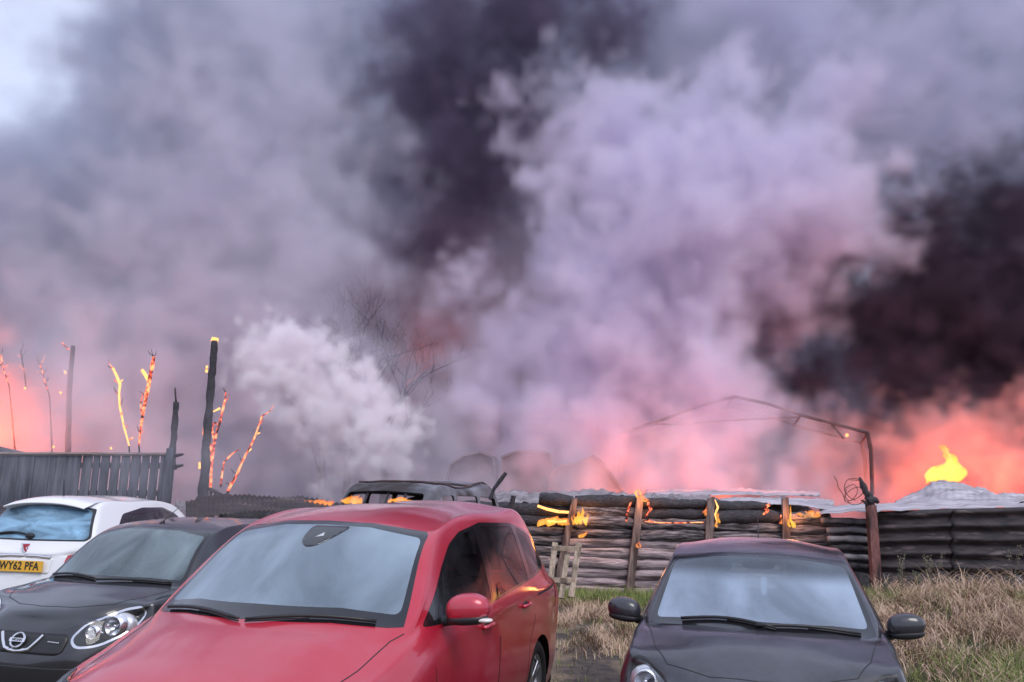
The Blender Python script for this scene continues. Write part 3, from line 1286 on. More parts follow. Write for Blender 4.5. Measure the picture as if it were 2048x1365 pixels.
def wrap_patch(parent, bvh, name, poly, mat, fwd, lift=0.003, thick=0.012, step=0.04, smooth_=True):
    """a thin piece laid on the body: poly in (y, z), cast along -fwd (fwd = +1 front, -1 rear)"""
    poly = dens(poly, step)
    xs, zs = [p[0] for p in poly], [p[1] for p in poly]
    pts = [Vector(p) for p in poly]
    ne = len(pts)
    e = [(i, (i + 1) % ne) for i in range(ne)]
    x = min(xs) + step / 2
    while x < max(xs):
        z = min(zs) + step / 2
        while z < max(zs):
            if in_poly(x, z, poly):
                pts.append(Vector((x, z)))
            z += step
        x += step
    vo, eo, fo, *_ = delaunay_2d_cdt(pts, e, [], 1, 1e-5)
    V, B = [], []
    for q in vo:
        hit = bvh.ray_cast(Vector((4.0 * fwd, q.x, q.y)), Vector((-fwd, 0, 0)))
        p, n = (hit[0], hit[1]) if hit[0] is not None else (Vector((0, q.x, q.y)), Vector((fwd, 0, 0)))
        if n.x * fwd < 0:
            n = -n
        V.append(p + n * lift)
        B.append(p - n * (thick - lift))
    n = len(V)
    F = []
    cnt = set()
    for f in fo:
        f = tuple(f)
        c = (V[f[1]] - V[f[0]]).cross(V[f[2]] - V[f[0]])
        if c.x * fwd < 0:
            f = f[::-1]
        F.append(f)
        for a, b in zip(f, f[1:] + f[:1]):
            cnt.add((a, b))
    bd = [(a, b) for a, b in cnt if (b, a) not in cnt]
    F2 = F + [(b, a, a + n, b + n) for a, b in bd]
    ob = mesh_obj(name, V + B, F2, mat, parent, False)
    for p in ob.data.polygons:
        p.use_smooth = len(p.vertices) == 3 and smooth_
    return ob


def front_patch(parent, bvh, name, poly, mat, lift=0.003, thick=0.012, step=0.04):
    return wrap_patch(parent, bvh, name, poly, mat, 1, lift, thick, step)


def side_reg(pts, ur, vr=(0, None)):
    return lambda sh, key: sh.region(key, pts, 'side', ur, vr)


def front_reg(pts, ur, vr=(0, None)):
    return lambda sh, key: sh.region(key, pts, 'front', ur, vr)


def top_reg(pts, ur, vr=(0, None)):
    return lambda sh, key: sh.region(key, pts, 'top', ur, vr)


def arch_poly(x, r, ra):
    pts = []
    for k in range(25):
        th = PI * k / 24
        pts.append((x + ra * math.cos(th), r + ra * math.sin(th)))
    return [(x + ra * 1.0, 0.0)] + pts + [(x - ra * 1.0, 0.0)]
# ------------------------------------------------------------------ red people carrier
P_RED = paint('paint_red', (0.50, 0.016, 0.040), 0.35, 1.0, 0.10, 0.14, (0.62, 0.25, 0.36), 0.2)  # pink patches: reflection of sky and smoke painted into the colour
G_WIND = film_glass('windscreen_mist_sky', (0.55, 0.6, 0.62), 0.38, (0.52, 0.66, 0.80), 0.04, (1, 2, 0.6), 1.2, 0.14)  # film colour holds mist and the pale sky reflection together
G_SIDE = film_glass('side_glass', (0.40, 0.45, 0.43), 0.04, (0.3, 0.3, 0.33), 0.015, var=0.04, ior=1.7)
G_DARK = film_glass('privacy_glass', (0.10, 0.11, 0.12), 0.05, (0.3, 0.3, 0.33), 0.015, var=0.04, ior=1.7)
red = dict(
    L=4.854, W=0.945, z_low=0.20, z_nose=0.67, z_bump=0.50, corner=0.42, lean=0.10, x_corner=0.48, x_lead=0.13, nose_up=0.055,
    z_sill=0.20, z_wide=0.68,
    ycor=0.80, hood=[(0.62, 0.905, 0.745, 0.865, 0.40), (0.98, 0.955, 0.865, 0.975, 0.70), (1.22, 0.985, 0.940, 1.048, 0.93)],
    cabin=[
        (1.52, 1.0, (1.44, 0.870, 1.01), (1.42, 0.83, 1.040), (1.38, 0.785, 1.062), (1.08, 1.105)),
        (1.85, 1.0, (1.80, 0.900, 1.035), (1.78, 0.785, 1.300), (1.72, 0.728, 1.325), (1.52, 1.370)),
        (2.25, 1.0, (2.22, 0.912, 1.060), (2.18, 0.718, 1.520), (2.08, 0.660, 1.550), (1.96, 1.605)),
        (2.66, 1.0, (2.66, 0.918, 1.085), (2.66, 0.722, 1.610), (2.66, 0.635, 1.655), (2.66, 1.705)),
        (3.60, 1.0, (3.60, 0.910, 1.115), (3.60, 0.710, 1.625), (3.60, 0.615, 1.680), (3.60, 1.732)),
        (4.30, 0.99, (4.32, 0.870, 1.140), (4.34, 0.675, 1.555), (4.38, 0.580, 1.610), (4.44, 1.650)),
        (4.50, 0.97, (4.54, 0.835, 1.130), (4.52, 0.710, 1.340), (4.58, 0.640, 1.350), (4.64, 1.370)),
        (4.60, 0.95, (4.64, 0.800, 1.080), (4.68, 0.760, 1.070), (4.71, 0.690, 1.060), (4.76, 1.050)),
    ],
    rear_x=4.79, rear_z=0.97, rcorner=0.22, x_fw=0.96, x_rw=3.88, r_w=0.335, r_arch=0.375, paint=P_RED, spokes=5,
)
DLO = [(1.50, 1.055), (1.66, 1.050), (2.40, 1.075), (3.10, 1.115), (3.85, 1.165), (4.30, 1.215), (4.41, 1.29), (4.36, 1.40), (4.14, 1.515), (3.60, 1.590), (2.80, 1.605), (2.40, 1.550), (2.18, 1.475), (1.94, 1.345), (1.70, 1.180)]
red['regions'] = [
    ('bonnet', top_reg([(0.20, 0), (0.24, 0.30), (0.40, 0.58), (0.55, 0.66), (0.95, 0.735), (1.26, 0.745), (1.20, 0.60), (1.08, 0.3), (1.05, 0)], (2.4, 7.0), (4.0, None))),
    ('door_front', side_reg(rounded([(1.52, 0.34), (2.66, 0.34), (2.74, 0.8), (2.76, 1.59), (2.36, 1.565), (2.10, 1.455), (1.80, 1.28), (1.50, 1.09), (1.50, 0.8)], 0.05), (6.5, 12), (0, 5.6))),
    ('door_rear', side_reg(rounded([(2.68, 0.34), (3.46, 0.34), (3.54, 0.72), (3.70, 0.84), (3.74, 1.575), (2.78, 1.595), (2.76, 0.8)], 0.05), (8.5, 13), (0, 5.6))),
    ('tailgate', front_reg([(0, 0.56), (0.60, 0.58), (0.74, 0.75), (0.73, 1.06), (0.55, 1.55), (0, 1.62)], (12.3, 18), (2, None))),
    ('tail_lamp', side_reg(rounded([(4.46, 0.86), (4.84, 0.90), (4.80, 1.05), (4.55, 1.10)], 0.03), (12, 16.6), (1, 6))),
    ('headlight', front_reg(rounded([(0.50, 0.72), (0.60, 0.60), (0.86, 0.62), (0.90, 0.80), (0.80, 0.845), (0.60, 0.80)], 0.04), (1.0, 4.6), (1.5, 6.5))),
    ('side_border', side_reg(rounded(DLO, 0.04), (7.0, 13.6), (3.6, 5.8))),
    ('wind_border', front_reg([(0, 1.097), (0.45, 1.092), (0.72, 1.066), (0.785, 1.066), (0.760, 1.16), (0.655, 1.530), (0.63, 1.552), (0.3, 1.596), (0, 1.604)], (6.8, 9.3), (5.4, None))),
    ('windscreen', front_reg(rounded([(0, 1.165), (0.45, 1.158), (0.740, 1.120), (0.638, 1.515), (0.3, 1.574), (0, 1.583)], [0, 0.02, 0.04, 0.04, 0.02, 0]), (6.8, 9.3), (5.4, None))),
    ('rear_window', front_reg(rounded([(0, 1.12), (0.62, 1.14), (0.55, 1.50), (0, 1.56)], [0, 0.06, 0.06, 0]), (12.4, 15), (5.2, None))),
    ('win_quarter', side_reg(rounded([(1.575, 1.08), (1.70, 1.075), (1.87, 1.30), (1.80, 1.250)], 0.02), (7.0, 10), (3.6, 5.8))),
    ('win_front', side_reg(rounded([(1.74, 1.075), (2.60, 1.105), (2.66, 1.565), (2.42, 1.53), (2.20, 1.455), (1.92, 1.31)], 0.03), (7.2, 12), (3.6, 5.8))),
    ('win_rear', side_reg(rounded([(2.72, 1.115), (3.62, 1.165), (3.62, 1.565), (2.78, 1.58)], 0.035), (9, 13), (3.6, 5.8))),
    ('win_side_rear', side_reg(rounded([(3.72, 1.175), (4.26, 1.23), (4.36, 1.30), (4.32, 1.38), (4.10, 1.49), (3.74, 1.555)], 0.04), (10.5, 13.6), (3.6, 5.8))),
    ('arch', side_reg(arch_poly(0.96, 0.335, 0.375), (2.5, 8), (0, 4))),
    ('arch', side_reg(arch_poly(3.88, 0.335, 0.375), (10, 14.6), (0, 4))),
]
red['parts'] = dict(
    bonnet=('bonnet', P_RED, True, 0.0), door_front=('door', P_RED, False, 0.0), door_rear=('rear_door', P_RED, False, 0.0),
    tailgate=('tailgate', P_RED, True, 0.0), tail_lamp=('tail_lamp', M_REDLAMP, False, 0.004),
    headlight=('headlight', M_CLEAR, False, 0.002),
    side_border=('window_surround', M_FRIT, False, 0.001), wind_border=('windscreen_border', M_FRIT, True, 0.001),
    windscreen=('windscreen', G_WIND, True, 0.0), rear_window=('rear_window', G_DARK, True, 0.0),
    win_quarter=('side_window', G_SIDE, False, -0.001), win_front=('side_window', G_SIDE, False, -0.001), win_rear=('side_window', G_DARK, False, -0.001),
    win_side_rear=('side_window', G_DARK, False, -0.001))
red['glass_keys'] = {'windscreen', 'rear_window', 'win_quarter', 'win_front', 'win_rear', 'win_side_rear', 'headlight'}
RED_YAW = R(-106.2)


def uvline(c, pts, ax, ur, vr=(0, None)):
    return car_surface(c).inv(dens(pts, 0.04, closed=False), {'side': (0, 2), 'front': (1, 2), 'top': (0, 1)}[ax], ur, vr)


red['lines'] = [
    ('bonnet_gap', uvline(red, [(0.20, 0), (0.24, 0.30), (0.40, 0.58), (0.55, 0.66), (0.95, 0.735), (1.26, 0.765), (1.36, 0.80)], 'top', (2.4, 7.2), (4, None))),
    ('door_gap', uvline(red, rounded([(1.50, 1.06), (1.50, 0.8), (1.52, 0.34), (2.66, 0.34), (2.74, 0.8), (2.76, 1.06)], 0.05)[5:-5], 'side', (6.5, 12), (0, 5.6))),
    ('door_gap', uvline(red, rounded([(2.76, 1.08), (2.76, 0.8), (2.66, 0.34), (3.46, 0.34), (3.54, 0.72), (3.70, 0.84), (3.72, 1.15)], 0.05)[5:-5], 'side', (8.5, 13), (0, 5.6))),
    ('sliding_door_rail', uvline(red, [(3.80, 1.03), (4.62, 1.06)], 'side', (9, 14.8), (1, 5.6)), M_RUB, 0.016),
]


def nose_to_mid(nose, yaw, Lc, z=0.0):
    return (nose[0] - math.cos(yaw) * Lc / 2, nose[1] - math.sin(yaw) * Lc / 2, z)


red_root, red_sh, red_made = build_car('people_carrier', red, nose_to_mid((-1.688, 3.81), RED_YAW, red['L']), RED_YAW,
    'red people carrier with misted windscreen, fire mirrored in its side windows', 'car')


def red_details():
    r = red_root
    at = red_sh.at
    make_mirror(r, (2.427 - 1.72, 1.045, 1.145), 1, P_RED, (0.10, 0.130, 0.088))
    make_interior(r, red, 2.427 - 1.30, 1.08, 0, 0.68, [(0.0, -0.38), (0.0, 0.38), (-0.9, -0.38), (-0.9, 0.38)])
    # door handles
    for sd_ in (1, -1):
        for x, z in ((2.44, 0.955), (3.42, 0.985)):
            uv = red_sh.S.inv([(x - 0.09, z), (x, z + 0.004), (x + 0.09, z + 0.006)], (0, 2), (6, 13), (0, 5))
            P = [Vector((q.x, q.y * sd_, q.z)) for q in at(uv, 0.028)]
            Q = [Vector((q.x, q.y * sd_, q.z)) for q in at(uv, 0.0)]
            h = MB()
            h.tube([Q[0], P[0] * 0.7 + Q[0] * 0.3, P[0] * 0.6 + P[1] * 0.4, P[1], P[2] * 0.6 + P[1] * 0.4, P[2] * 0.7 + Q[2] * 0.3, Q[2]], [0.014, 0.015, 0.014, 0.014, 0.014, 0.015, 0.014], 8)
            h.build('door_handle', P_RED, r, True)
            h2 = MB()
            h2.add(*superell(Q[1], (0.075, 0.008, 0.028), (2, 2.5), 16, 8))
            h2.build('handle_recess', M_TRIM, r, True)
    # side rubbing line on the sliding rail and panel gaps are cut as ribbons
    # rear view mirror cover and sensor housing behind the windscreen top
    m = MB()
    m.add(*superell((0.40, 0.06, 1.50), (0.05, 0.12, 0.075), (2.4, 2.2), 20, 12, cut=lambda v: Vector((v.x, v.y * (1.0 + 0.5 * v.z / 0.075), v.z))))
    m.build('mirror_housing', M_TRIM, r, True)
    m = MB()
    m.add(*superell((0.30, -0.02, 1.42), (0.03, 0.13, 0.045), (2.6, 3), 20, 10))
    m.build('rear_view_mirror', M_TRIM, r, True)
    # black sensor patch printed and mounted at the top of the windscreen, with a small pale mark
    ws = [o for o in r.children if o.name.startswith('windscreen') and 'border' not in o.name][0]
    bw = BVHTree.FromPolygons([v.co.copy() for v in ws.data.vertices], [tuple(p.vertices) for p in ws.data.polygons])
    sp_ = wrap_patch(r, bw, 'sensor_patch', rounded([(-0.065, 1.574), (0.195, 1.572), (0.14, 1.51), (0.07, 1.46), (0.01, 1.45), (-0.055, 1.485)], 0.03), M_FRIT, 1, 0.003, 0.004, 0.02)
    wrap_patch(sp_, bw, 'sensor_mark', [(0.02, 1.505), (0.07, 1.515), (0.058, 1.535)], plain('mark_pale', (0.55, 0.57, 0.6), 0.4), 1, 0.005, 0.002, 0.02)
    MB().box((0.80, 0.06, 1.04), (0.14, 0.20, 0.006), 0.3).build('dashboard_paper', plain('paper', (0.7, 0.68, 0.6), 0.7), r)
    # wipers parked under the glass edge
    def wl(y0, y1, x_):
        pts = []
        for k in range(9):
            y = y0 + (y1 - y0) * k / 8
            uv = red_sh.S.inv([(abs(y), 1.085 + 0.025 * math.sin(PI * k / 8))], (1, 2), (6.8, 9), (5.4, None))
            q = at(uv, 0.02)[0]
            pts.append(Vector((q.x, y, q.z)))
        return pts
    wiper(r, wl(-0.66, -0.02, 0))
    wiper(r, wl(0.66, 0.02, 0))
    # lamps behind the covers
    for sd_ in (1, -1):
        b = MB()
        b.add(*superell((1.84, sd_ * 0.66, 0.70), (0.12, 0.14, 0.085), (2.5, 2.5), 18, 10))
        b.build('headlamp_bowl', M_REFL, r, True)
    bv = car_bvh(r)
    front_patch(r, bv, 'grille', rounded([(-0.47, 0.735), (-0.42, 0.64), (0.42, 0.64), (0.47, 0.735)], 0.02), M_TRIM)
    front_patch(r, bv, 'lower_grille', rounded([(-0.66, 0.42), (-0.55, 0.30), (0.55, 0.30), (0.66, 0.42), (0.45, 0.50), (-0.45, 0.50)], 0.03), M_TRIM)
    # front badge and plate below the bonnet edge
    MB().add(*superell((2.427 - 0.02, 0, 0.69), (0.02, 0.065, 0.055), (2.5, 3), 16, 8)).build('badge', M_CHR, r, True)
    MB().box((2.40, 0, 0.42), (0.02, 0.52, 0.11)).build('number_plate', plain('plate_white', (0.75, 0.75, 0.7), 0.4), r, bevel=0.004)


red_details()
# ------------------------------------------------------------------ small hatchbacks
P_BLK1 = paint('paint_black_micra', (0.012, 0.012, 0.016), 0.4, 1.0, 0.06, 0.15, (0.07, 0.065, 0.09), 0.0)
P_BLK2 = paint('paint_black_corsa', (0.014, 0.013, 0.018), 0.4, 1.0, 0.12, 0.40, (0.075, 0.07, 0.10), 0.0, 4.5)
P_WHITE = paint('paint_white', (0.80, 0.80, 0.82), 0.35, 1.0, 0.08, 0.08, (0.5, 0.5, 0.5), 0.0)
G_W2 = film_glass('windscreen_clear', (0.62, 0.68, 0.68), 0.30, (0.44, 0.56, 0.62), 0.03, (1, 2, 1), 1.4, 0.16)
G_W3 = film_glass('windscreen_bright_mist_sky', (0.55, 0.6, 0.65), 0.45, (0.54, 0.66, 0.84), 0.05, (1, 1.5, 0.7), 1.3, 0.20, zfade=(1.27, 1.38, 0.25))  # mist, with the sky's reflection painted into its blue
G_BLUE = film_glass('rear_glass_painted_sky', (0.25, 0.4, 0.5), 0.55, (0.32, 0.56, 0.78), 0.03, (1, 0.9, 3.0), 3.0, 0.45)  # blue and white streaks: sky reflection painted as a diffuse coat
G_GREY = film_glass('side_glass_grey', (0.4, 0.45, 0.45), 0.08, (0.3, 0.3, 0.33), 0.02, var=0.05, ior=1.6)


def hatch_regions(c, dlo, wins, ws_b, ws_g, rw_b, rw_g, bonnet, hl, tl, doors, tailgate):
    rg = [('bonnet', top_reg(bonnet, (2.4, 7.2), (4.0, None)))]
    for d in doors:
        rg.append(('door_front', side_reg(rounded(d, 0.05), (6.0, 13), (0, 5.6))))
    rg += [
        ('tailgate', front_reg(tailgate, (12.3, 18), (0, None))),
        ('tail_lamp', side_reg(tl, (12, 16.8), (1, 6))),
        ('headlight_rim', front_reg(offset_poly(hl, 0.016), (0.3, 6.0), (0, 6.8))),
        ('headlight', front_reg(hl, (0.3, 6.0), (0, 6.8))),
        ('side_border', side_reg(rounded(dlo, 0.04), (7.0, 13.6), (3.6, 5.8))),
        ('wind_border', front_reg(ws_b, (6.6, 9.3), (5.2, None))),
        ('windscreen', front_reg(ws_g, (6.6, 9.3), (5.2, None))),
        ('rear_border', front_reg(rw_b, (12.2, 15), (5.0, None))),
        ('rear_window', front_reg(rw_g, (12.2, 15), (5.0, None))),
    ]
    for w in wins:
        rg.append(('side_glass', side_reg(rounded(w, 0.03), (7.2, 13.6), (3.6, 5.8))))
    for x in (c['x_fw'], c['x_rw']):
        rg.append(('arch', side_reg(arch_poly(x, c['r_w'], c['r_arch']), (2.5, 9) if x < c['L'] / 2 else (9.5, 14.8), (0, 4))))
    c['regions'] = rg


def hatch_parts(c, pm, gw, gs, gr, rim_mat):
    c['parts'] = dict(
        bonnet=('bonnet', pm, True, 0.0), door_front=('door', pm, False, 0.0), tailgate=('tailgate', pm, True, 0.0),
        tail_lamp=('tail_lamp', M_REDLAMP, False, 0.004), headlight_rim=('headlight_rim', rim_mat, False, 0.003), headlight=('headlight', M_CLEAR, False, 0.002),
        side_border=('window_surround', M_FRIT, False, 0.001), wind_border=('windscreen_border', M_FRIT, True, 0.001),
        windscreen=('windscreen', gw, True, 0.0), rear_border=('rear_window_border', M_FRIT, True, 0.001), rear_window=('rear_window', gr, True, 0.0),
        side_glass=('side_window', gs, False, -0.001))
    c['glass_keys'] = {'windscreen', 'rear_window', 'side_glass', 'headlight', 'headlight_rim'}
    c['paint'] = pm


def lamp_inside(root, c, x, y, z, mb_r=0.062, inner=None):
    """reflector bowls with bulbs behind a headlight cover"""
    for sd_ in (1, -1):
        b = MB()
        for (px_, py_, pz_, r_) in [(x, y, z, mb_r)] + ([inner] if inner else []):
            prof = [(px_ - 0.06, r_ * 0.12), (px_ - 0.045, r_ * 0.5), (px_ - 0.015, r_ * 0.85), (px_ + 0.012, r_), (px_ + 0.014, r_ * 1.08), (px_ - 0.06, r_ * 1.12)]
            b.lathe(prof, 24, 'X', (0, sd_ * py_, pz_))
            b.add(*superell((px_ - 0.04, sd_ * py_, pz_), (0.04, 0.016, 0.016), (2, 2), 10, 6))
        b.build('headlamp_reflector', M_REFL, root, True)
        d = MB().add(*superell((x - 0.12, sd_ * (y - 0.06), z - 0.02), (0.07, 0.17, 0.11), (2.5, 2.5), 16, 8))
        d.build('headlamp_housing', plain('lamp_housing', (0.62, 0.64, 0.68), 0.3, metal=0.5), root, True)


# --- black hatchback on the left (front view)
mic = dict(
    L=3.825, W=0.8325, z_low=0.20, z_nose=0.80, z_bump=0.50, corner=0.30, lean=0.15, x_corner=0.42, x_lead=0.19, nose_up=0.05,
    z_sill=0.20, z_wide=0.66,
    hood=[(0.50, 0.97, 0.875, 0.905, 0.36), (0.78, 0.99, 0.925, 0.955, 0.52), (0.96, 1.0, 0.950, 0.990, 0.65)],
    cabin=[
        (1.12, 1.0, (1.06, 0.765, 0.965), (1.03, 0.71, 0.980), (0.97, 0.665, 0.988), (0.77, 1.015)),
        (1.38, 1.0, (1.35, 0.785, 0.985), (1.30, 0.655, 1.190), (1.22, 0.610, 1.215), (1.07, 1.245)),
        (1.70, 1.0, (1.70, 0.795, 1.000), (1.64, 0.590, 1.365), (1.54, 0.555, 1.405), (1.42, 1.440)),
        (2.15, 1.0, (2.15, 0.800, 1.015), (2.15, 0.595, 1.415), (2.15, 0.525, 1.460), (2.15, 1.505)),
        (2.75, 1.0, (2.78, 0.785, 1.035), (2.75, 0.575, 1.395), (2.75, 0.505, 1.445), (2.75, 1.492)),
        (3.24, 0.99, (3.26, 0.745, 1.045), (3.28, 0.545, 1.320), (3.32, 0.475, 1.375), (3.37, 1.420)),
        (3.46, 0.97, (3.48, 0.700, 1.020), (3.47, 0.600, 1.170), (3.51, 0.540, 1.185), (3.56, 1.215)),
        (3.56, 0.95, (3.58, 0.680, 0.980), (3.63, 0.640, 0.970), (3.66, 0.580, 0.965), (3.70, 0.955)),
    ],
    rear_x=3.74, rear_z=0.87, rcorner=0.22, x_fw=0.72, x_rw=3.17, r_w=0.30, r_arch=0.335, spokes=6)
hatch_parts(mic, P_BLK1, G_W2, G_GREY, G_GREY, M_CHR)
HL_M = rounded([(0.405, 0.665), (0.45, 0.615), (0.56, 0.620), (0.66, 0.70), (0.712, 0.820), (0.690, 0.862), (0.59, 0.845), (0.46, 0.765)], 0.05)
hatch_regions(mic,
    [(1.13, 0.995), (1.30, 0.992), (2.0, 1.010), (2.9, 1.055), (3.16, 1.10), (3.10, 1.24), (2.9, 1.345), (2.4, 1.395), (1.9, 1.385), (1.62, 1.305), (1.34, 1.140)],
    [[(1.32, 1.015), (2.04, 1.03), (2.06, 1.365), (1.86, 1.355), (1.64, 1.285)], [(2.11, 1.03), (2.70, 1.06), (2.68, 1.34), (2.12, 1.37)], [(2.76, 1.07), (3.08, 1.11), (2.90, 1.30), (2.75, 1.33)]],
    [(0, 1.008), (0.40, 1.002), (0.62, 0.985), (0.672, 0.99), (0.640, 1.10), (0.560, 1.375), (0.52, 1.402), (0.3, 1.425), (0, 1.433)],
    rounded([(0, 1.045), (0.40, 1.04), (0.635, 1.020), (0.545, 1.360), (0.3, 1.405), (0, 1.414)], [0, .02, .03, .03, .02, 0]),
    [(0, 0.99), (0.55, 1.0), (0.60, 1.05), (0.48, 1.33), (0, 1.38)],
    rounded([(0, 1.02), (0.52, 1.03), (0.45, 1.30), (0, 1.35)], [0, .05, .05, 0]),
    [(0.22, 0), (0.26, 0.25), (0.40, 0.50), (0.56, 0.60), (0.86, 0.65), (0.90, 0.58), (0.78, 0.3), (0.75, 0)],
    HL_M,
    rounded([(3.50, 0.80), (3.72, 0.82), (3.66, 1.0), (3.50, 1.04)], 0.04),
    [[(1.08, 0.32), (1.98, 0.32), (2.04, 0.7), (2.06, 1.39), (1.75, 1.35), (1.40, 1.17), (1.10, 0.98)], [(2.00, 0.32), (2.68, 0.32), (2.80, 0.65), (2.84, 1.38), (2.08, 1.39), (2.06, 0.7)]],
    [(0, 0.50), (0.48, 0.52), (0.58, 0.70), (0.60, 0.95), (0.48, 1.36), (0, 1.41)])
mic['lines'] = [('bonnet_gap', uvline(mic, [(0.22, 0), (0.26, 0.25), (0.40, 0.50), (0.56, 0.60), (0.86, 0.66), (0.96, 0.70)], 'top', (2.4, 7.2), (4, None))),
                ('door_gap', uvline(mic, [(1.10, 0.95), (1.08, 0.34), (1.98, 0.32), (2.04, 0.7), (2.06, 1.0)], 'side', (6, 12), (0, 5.0)))]
MIC_YAW = R(-105.9)
mic_root, mic_sh, _ = build_car('hatchback_car', mic, nose_to_mid((-3.556, 6.596), MIC_YAW, 3.825, 0.02), MIC_YAW,
    'black hatchback with round-cornered headlights and clear windscreen between white and red cars', 'car')


def front_at(bv, y, z, push=0.0, fwd=1):
    h = bv.ray_cast(Vector((4.0 * fwd, y, z)), Vector((-fwd, 0, 0)))
    p, n = h[0], h[1]
    if n.x * fwd < 0:
        n = -n
    return p + n * push, n


def place_mesh(me, name, mat, parent, p, n, up=Vector((0, 0, 1))):
    """put a flat mesh (XY plane, facing +Z) on a surface point with normal n"""
    zax = n.normalized()
    xax = up.cross(zax).normalized()
    yax = zax.cross(xax)
    M = Matrix((xax, yax, zax)).transposed().to_4x4()
    M.translation = p
    me.transform(M)
    me.materials.append(mat)
    return link(bpy.data.objects.new(name, me), parent)


def ribbon_on(bv, parent, name, pts, mat, w=0.02, push=0.012, fwd=1, h=0.008):
    P = [front_at(bv, y, z, push, fwd) for y, z in dens(pts, 0.03, closed=False)]
    vs, fs = [], []
    for i, (p, n) in enumerate(P):
        t = (P[min(i + 1, len(P) - 1)][0] - P[max(i - 1, 0)][0]).normalized()
        b = n.cross(t).normalized()
        for a, q in ((-w / 2, -h), (-w / 2, 0), (0, h * 0.6), (w / 2, 0), (w / 2, -h)):
            vs.append(p + b * a + n * q)
    for i in range(len(P) - 1):
        for k in range(4):
            fs.append((i * 5 + k, i * 5 + k + 1, i * 5 + k + 6, i * 5 + k + 5))
    return mesh_obj(name, vs, fs, mat, parent, True)


def ws_wiper(root, sh, ref, y0, y1, z0, zr, bow=0.03):
    pts = []
    for k in range(9):
        y = y0 + (y1 - y0) * k / 8
        uv = sh.S.inv([(abs(y), z0 + (zr - z0) * k / 8 + bow * math.sin(PI * k / 8))], (1, 2), (6.6, 9), (5.2, None))
        q = sh.at(uv, 0.018)[0]
        pts.append(Vector((q.x, y, q.z)))
    return wiper(root, pts)


def cap_name(ob, n):
    ob.name = n
    return ob


def micra_details():
    r, sh = mic_root, mic_sh
    ref = 3.825 / 2
    bv = car_bvh(r)
    gr = front_patch(r, bv, 'grille', rounded([(-0.385, 0.655), (-0.36, 0.695), (0.36, 0.695), (0.385, 0.655), (0.375, 0.575), (0.33, 0.555), (-0.33, 0.555), (-0.375, 0.575)], 0.02), M_TRIM, 0.006, 0.02)
    # chrome V wings
    for s_ in (1, -1):
        ribbon_on(bv, gr, 'grille_chrome', [(s_ * 0.055, 0.575), (s_ * 0.105, 0.585), (s_ * 0.15, 0.635), (s_ * 0.185, 0.682)], M_CHR, 0.026, 0.014)
    ribbon_on(bv, gr, 'grille_chrome', [(-0.06, 0.574), (0, 0.570), (0.06, 0.574)], M_CHR, 0.022, 0.014)
    for k in range(7):
        ribbon_on(bv, gr, 'grille_mark', [(0.245 + k * 0.013, 0.640 - k * 0.0008), (0.2545 + k * 0.013, 0.640 - k * 0.0008)], M_CHR, 0.012, 0.010)
    # round badge: ring with a bar across
    p, n = front_at(bv, 0, 0.635, 0.02)
    b = MB()
    ring = [(math.cos(a) * 0.055, math.sin(a) * 0.052, 0) for a in [2 * PI * k / 32 for k in range(33)]]
    b.tube([Vector((x, y, 0)) for x, y, _ in ring], 0.0085, 8, cap=False)
    me = bpy.data.meshes.new('badge')
    me.from_pydata([tuple(v) for v in b.v], [], b.f)
    bo = place_mesh(me, 'badge', M_CHR, r, p, n)
    bar = MB().box((0, 0, 0.004), (0.136, 0.026, 0.010))
    me = bpy.data.meshes.new('badge_bar')
    me.from_pydata([tuple(v) for v in bar.v], [], bar.f)
    place_mesh(me, 'badge_bar', M_CHR, bo, p, n)
    place_mesh(text_mesh('NISSAN', 0.024, 0.001, 1.1), 'badge_lettering', M_TRIM, bo, p + n * 0.0105, n)
    # lower intake and fog lamp
    front_patch(r, bv, 'lower_grille', rounded([(-0.5, 0.47), (0.5, 0.47), (0.46, 0.28), (-0.46, 0.28)], 0.04), M_TRIM, 0.004, 0.02)
    for s_ in (1, -1):
        p, n = front_at(bv, s_ * 0.60, 0.40, 0.006)
        f = MB().lathe([(0.0, 0.001), (0.008, 0.03), (0.004, 0.042), (-0.01, 0.044)], 20, 'Z')
        me = bpy.data.meshes.new('fog_lamp')
        me.from_pydata([tuple(v) for v in f.v], [], f.f)
        place_mesh(me, 'fog_lamp', M_BULB, r, p, n)
    lamp_inside(r, mic, ref - 0.30, 0.590, 0.745, 0.066, (ref - 0.20, 0.49, 0.705, 0.045))
    make_interior(r, mic, ref - 0.97, 0.99, 0, 0.60, [(-0.05, -0.34), (-0.05, 0.34), (-0.80, -0.34), (-0.80, 0.34)])
    make_mirror(r, (ref - 1.28, 0.915, 1.03), 1, P_BLK1, (0.085, 0.105, 0.072), False, 0.13)
    ws_wiper(r, sh, ref, -0.60, 0.0, 1.005, 1.01, 0.022)
    ws_wiper(r, sh, ref, 0.02, 0.60, 1.005, 0.995, 0.012)
    m = MB().add(*superell((ref - 1.50, 0.0, 1.355), (0.025, 0.11, 0.035), (2.6, 3), 18, 8))
    m.tube([(ref - 1.48, 0, 1.37), (ref - 1.42, 0, 1.42)], 0.012, 6)
    m.build('rear_view_mirror', M_TRIM, r, True)
    MB().box((ref - 1.44, -0.10, 1.395), (0.01, 0.05, 0.03)).build('windscreen_sticker', M_BULB, r)
    a = MB()
    a.tube([(ref - 1.50, 0, 1.45), (ref - 1.54, 0, 1.475)], [0.02, 0.011], 8)
    a.tube([(ref - 1.52, 0, 1.470), (ref - 1.74, 0, 1.60)], [0.005, 0.003], 6)
    a.build('aerial', M_TRIM, r, True)
    MB().box((ref - 0.01, 0, 0.27), (0.02, 0.52, 0.11)).build('number_plate', plain('plate_front', (0.75, 0.75, 0.7), 0.4), r, bevel=0.004)


micra_details()

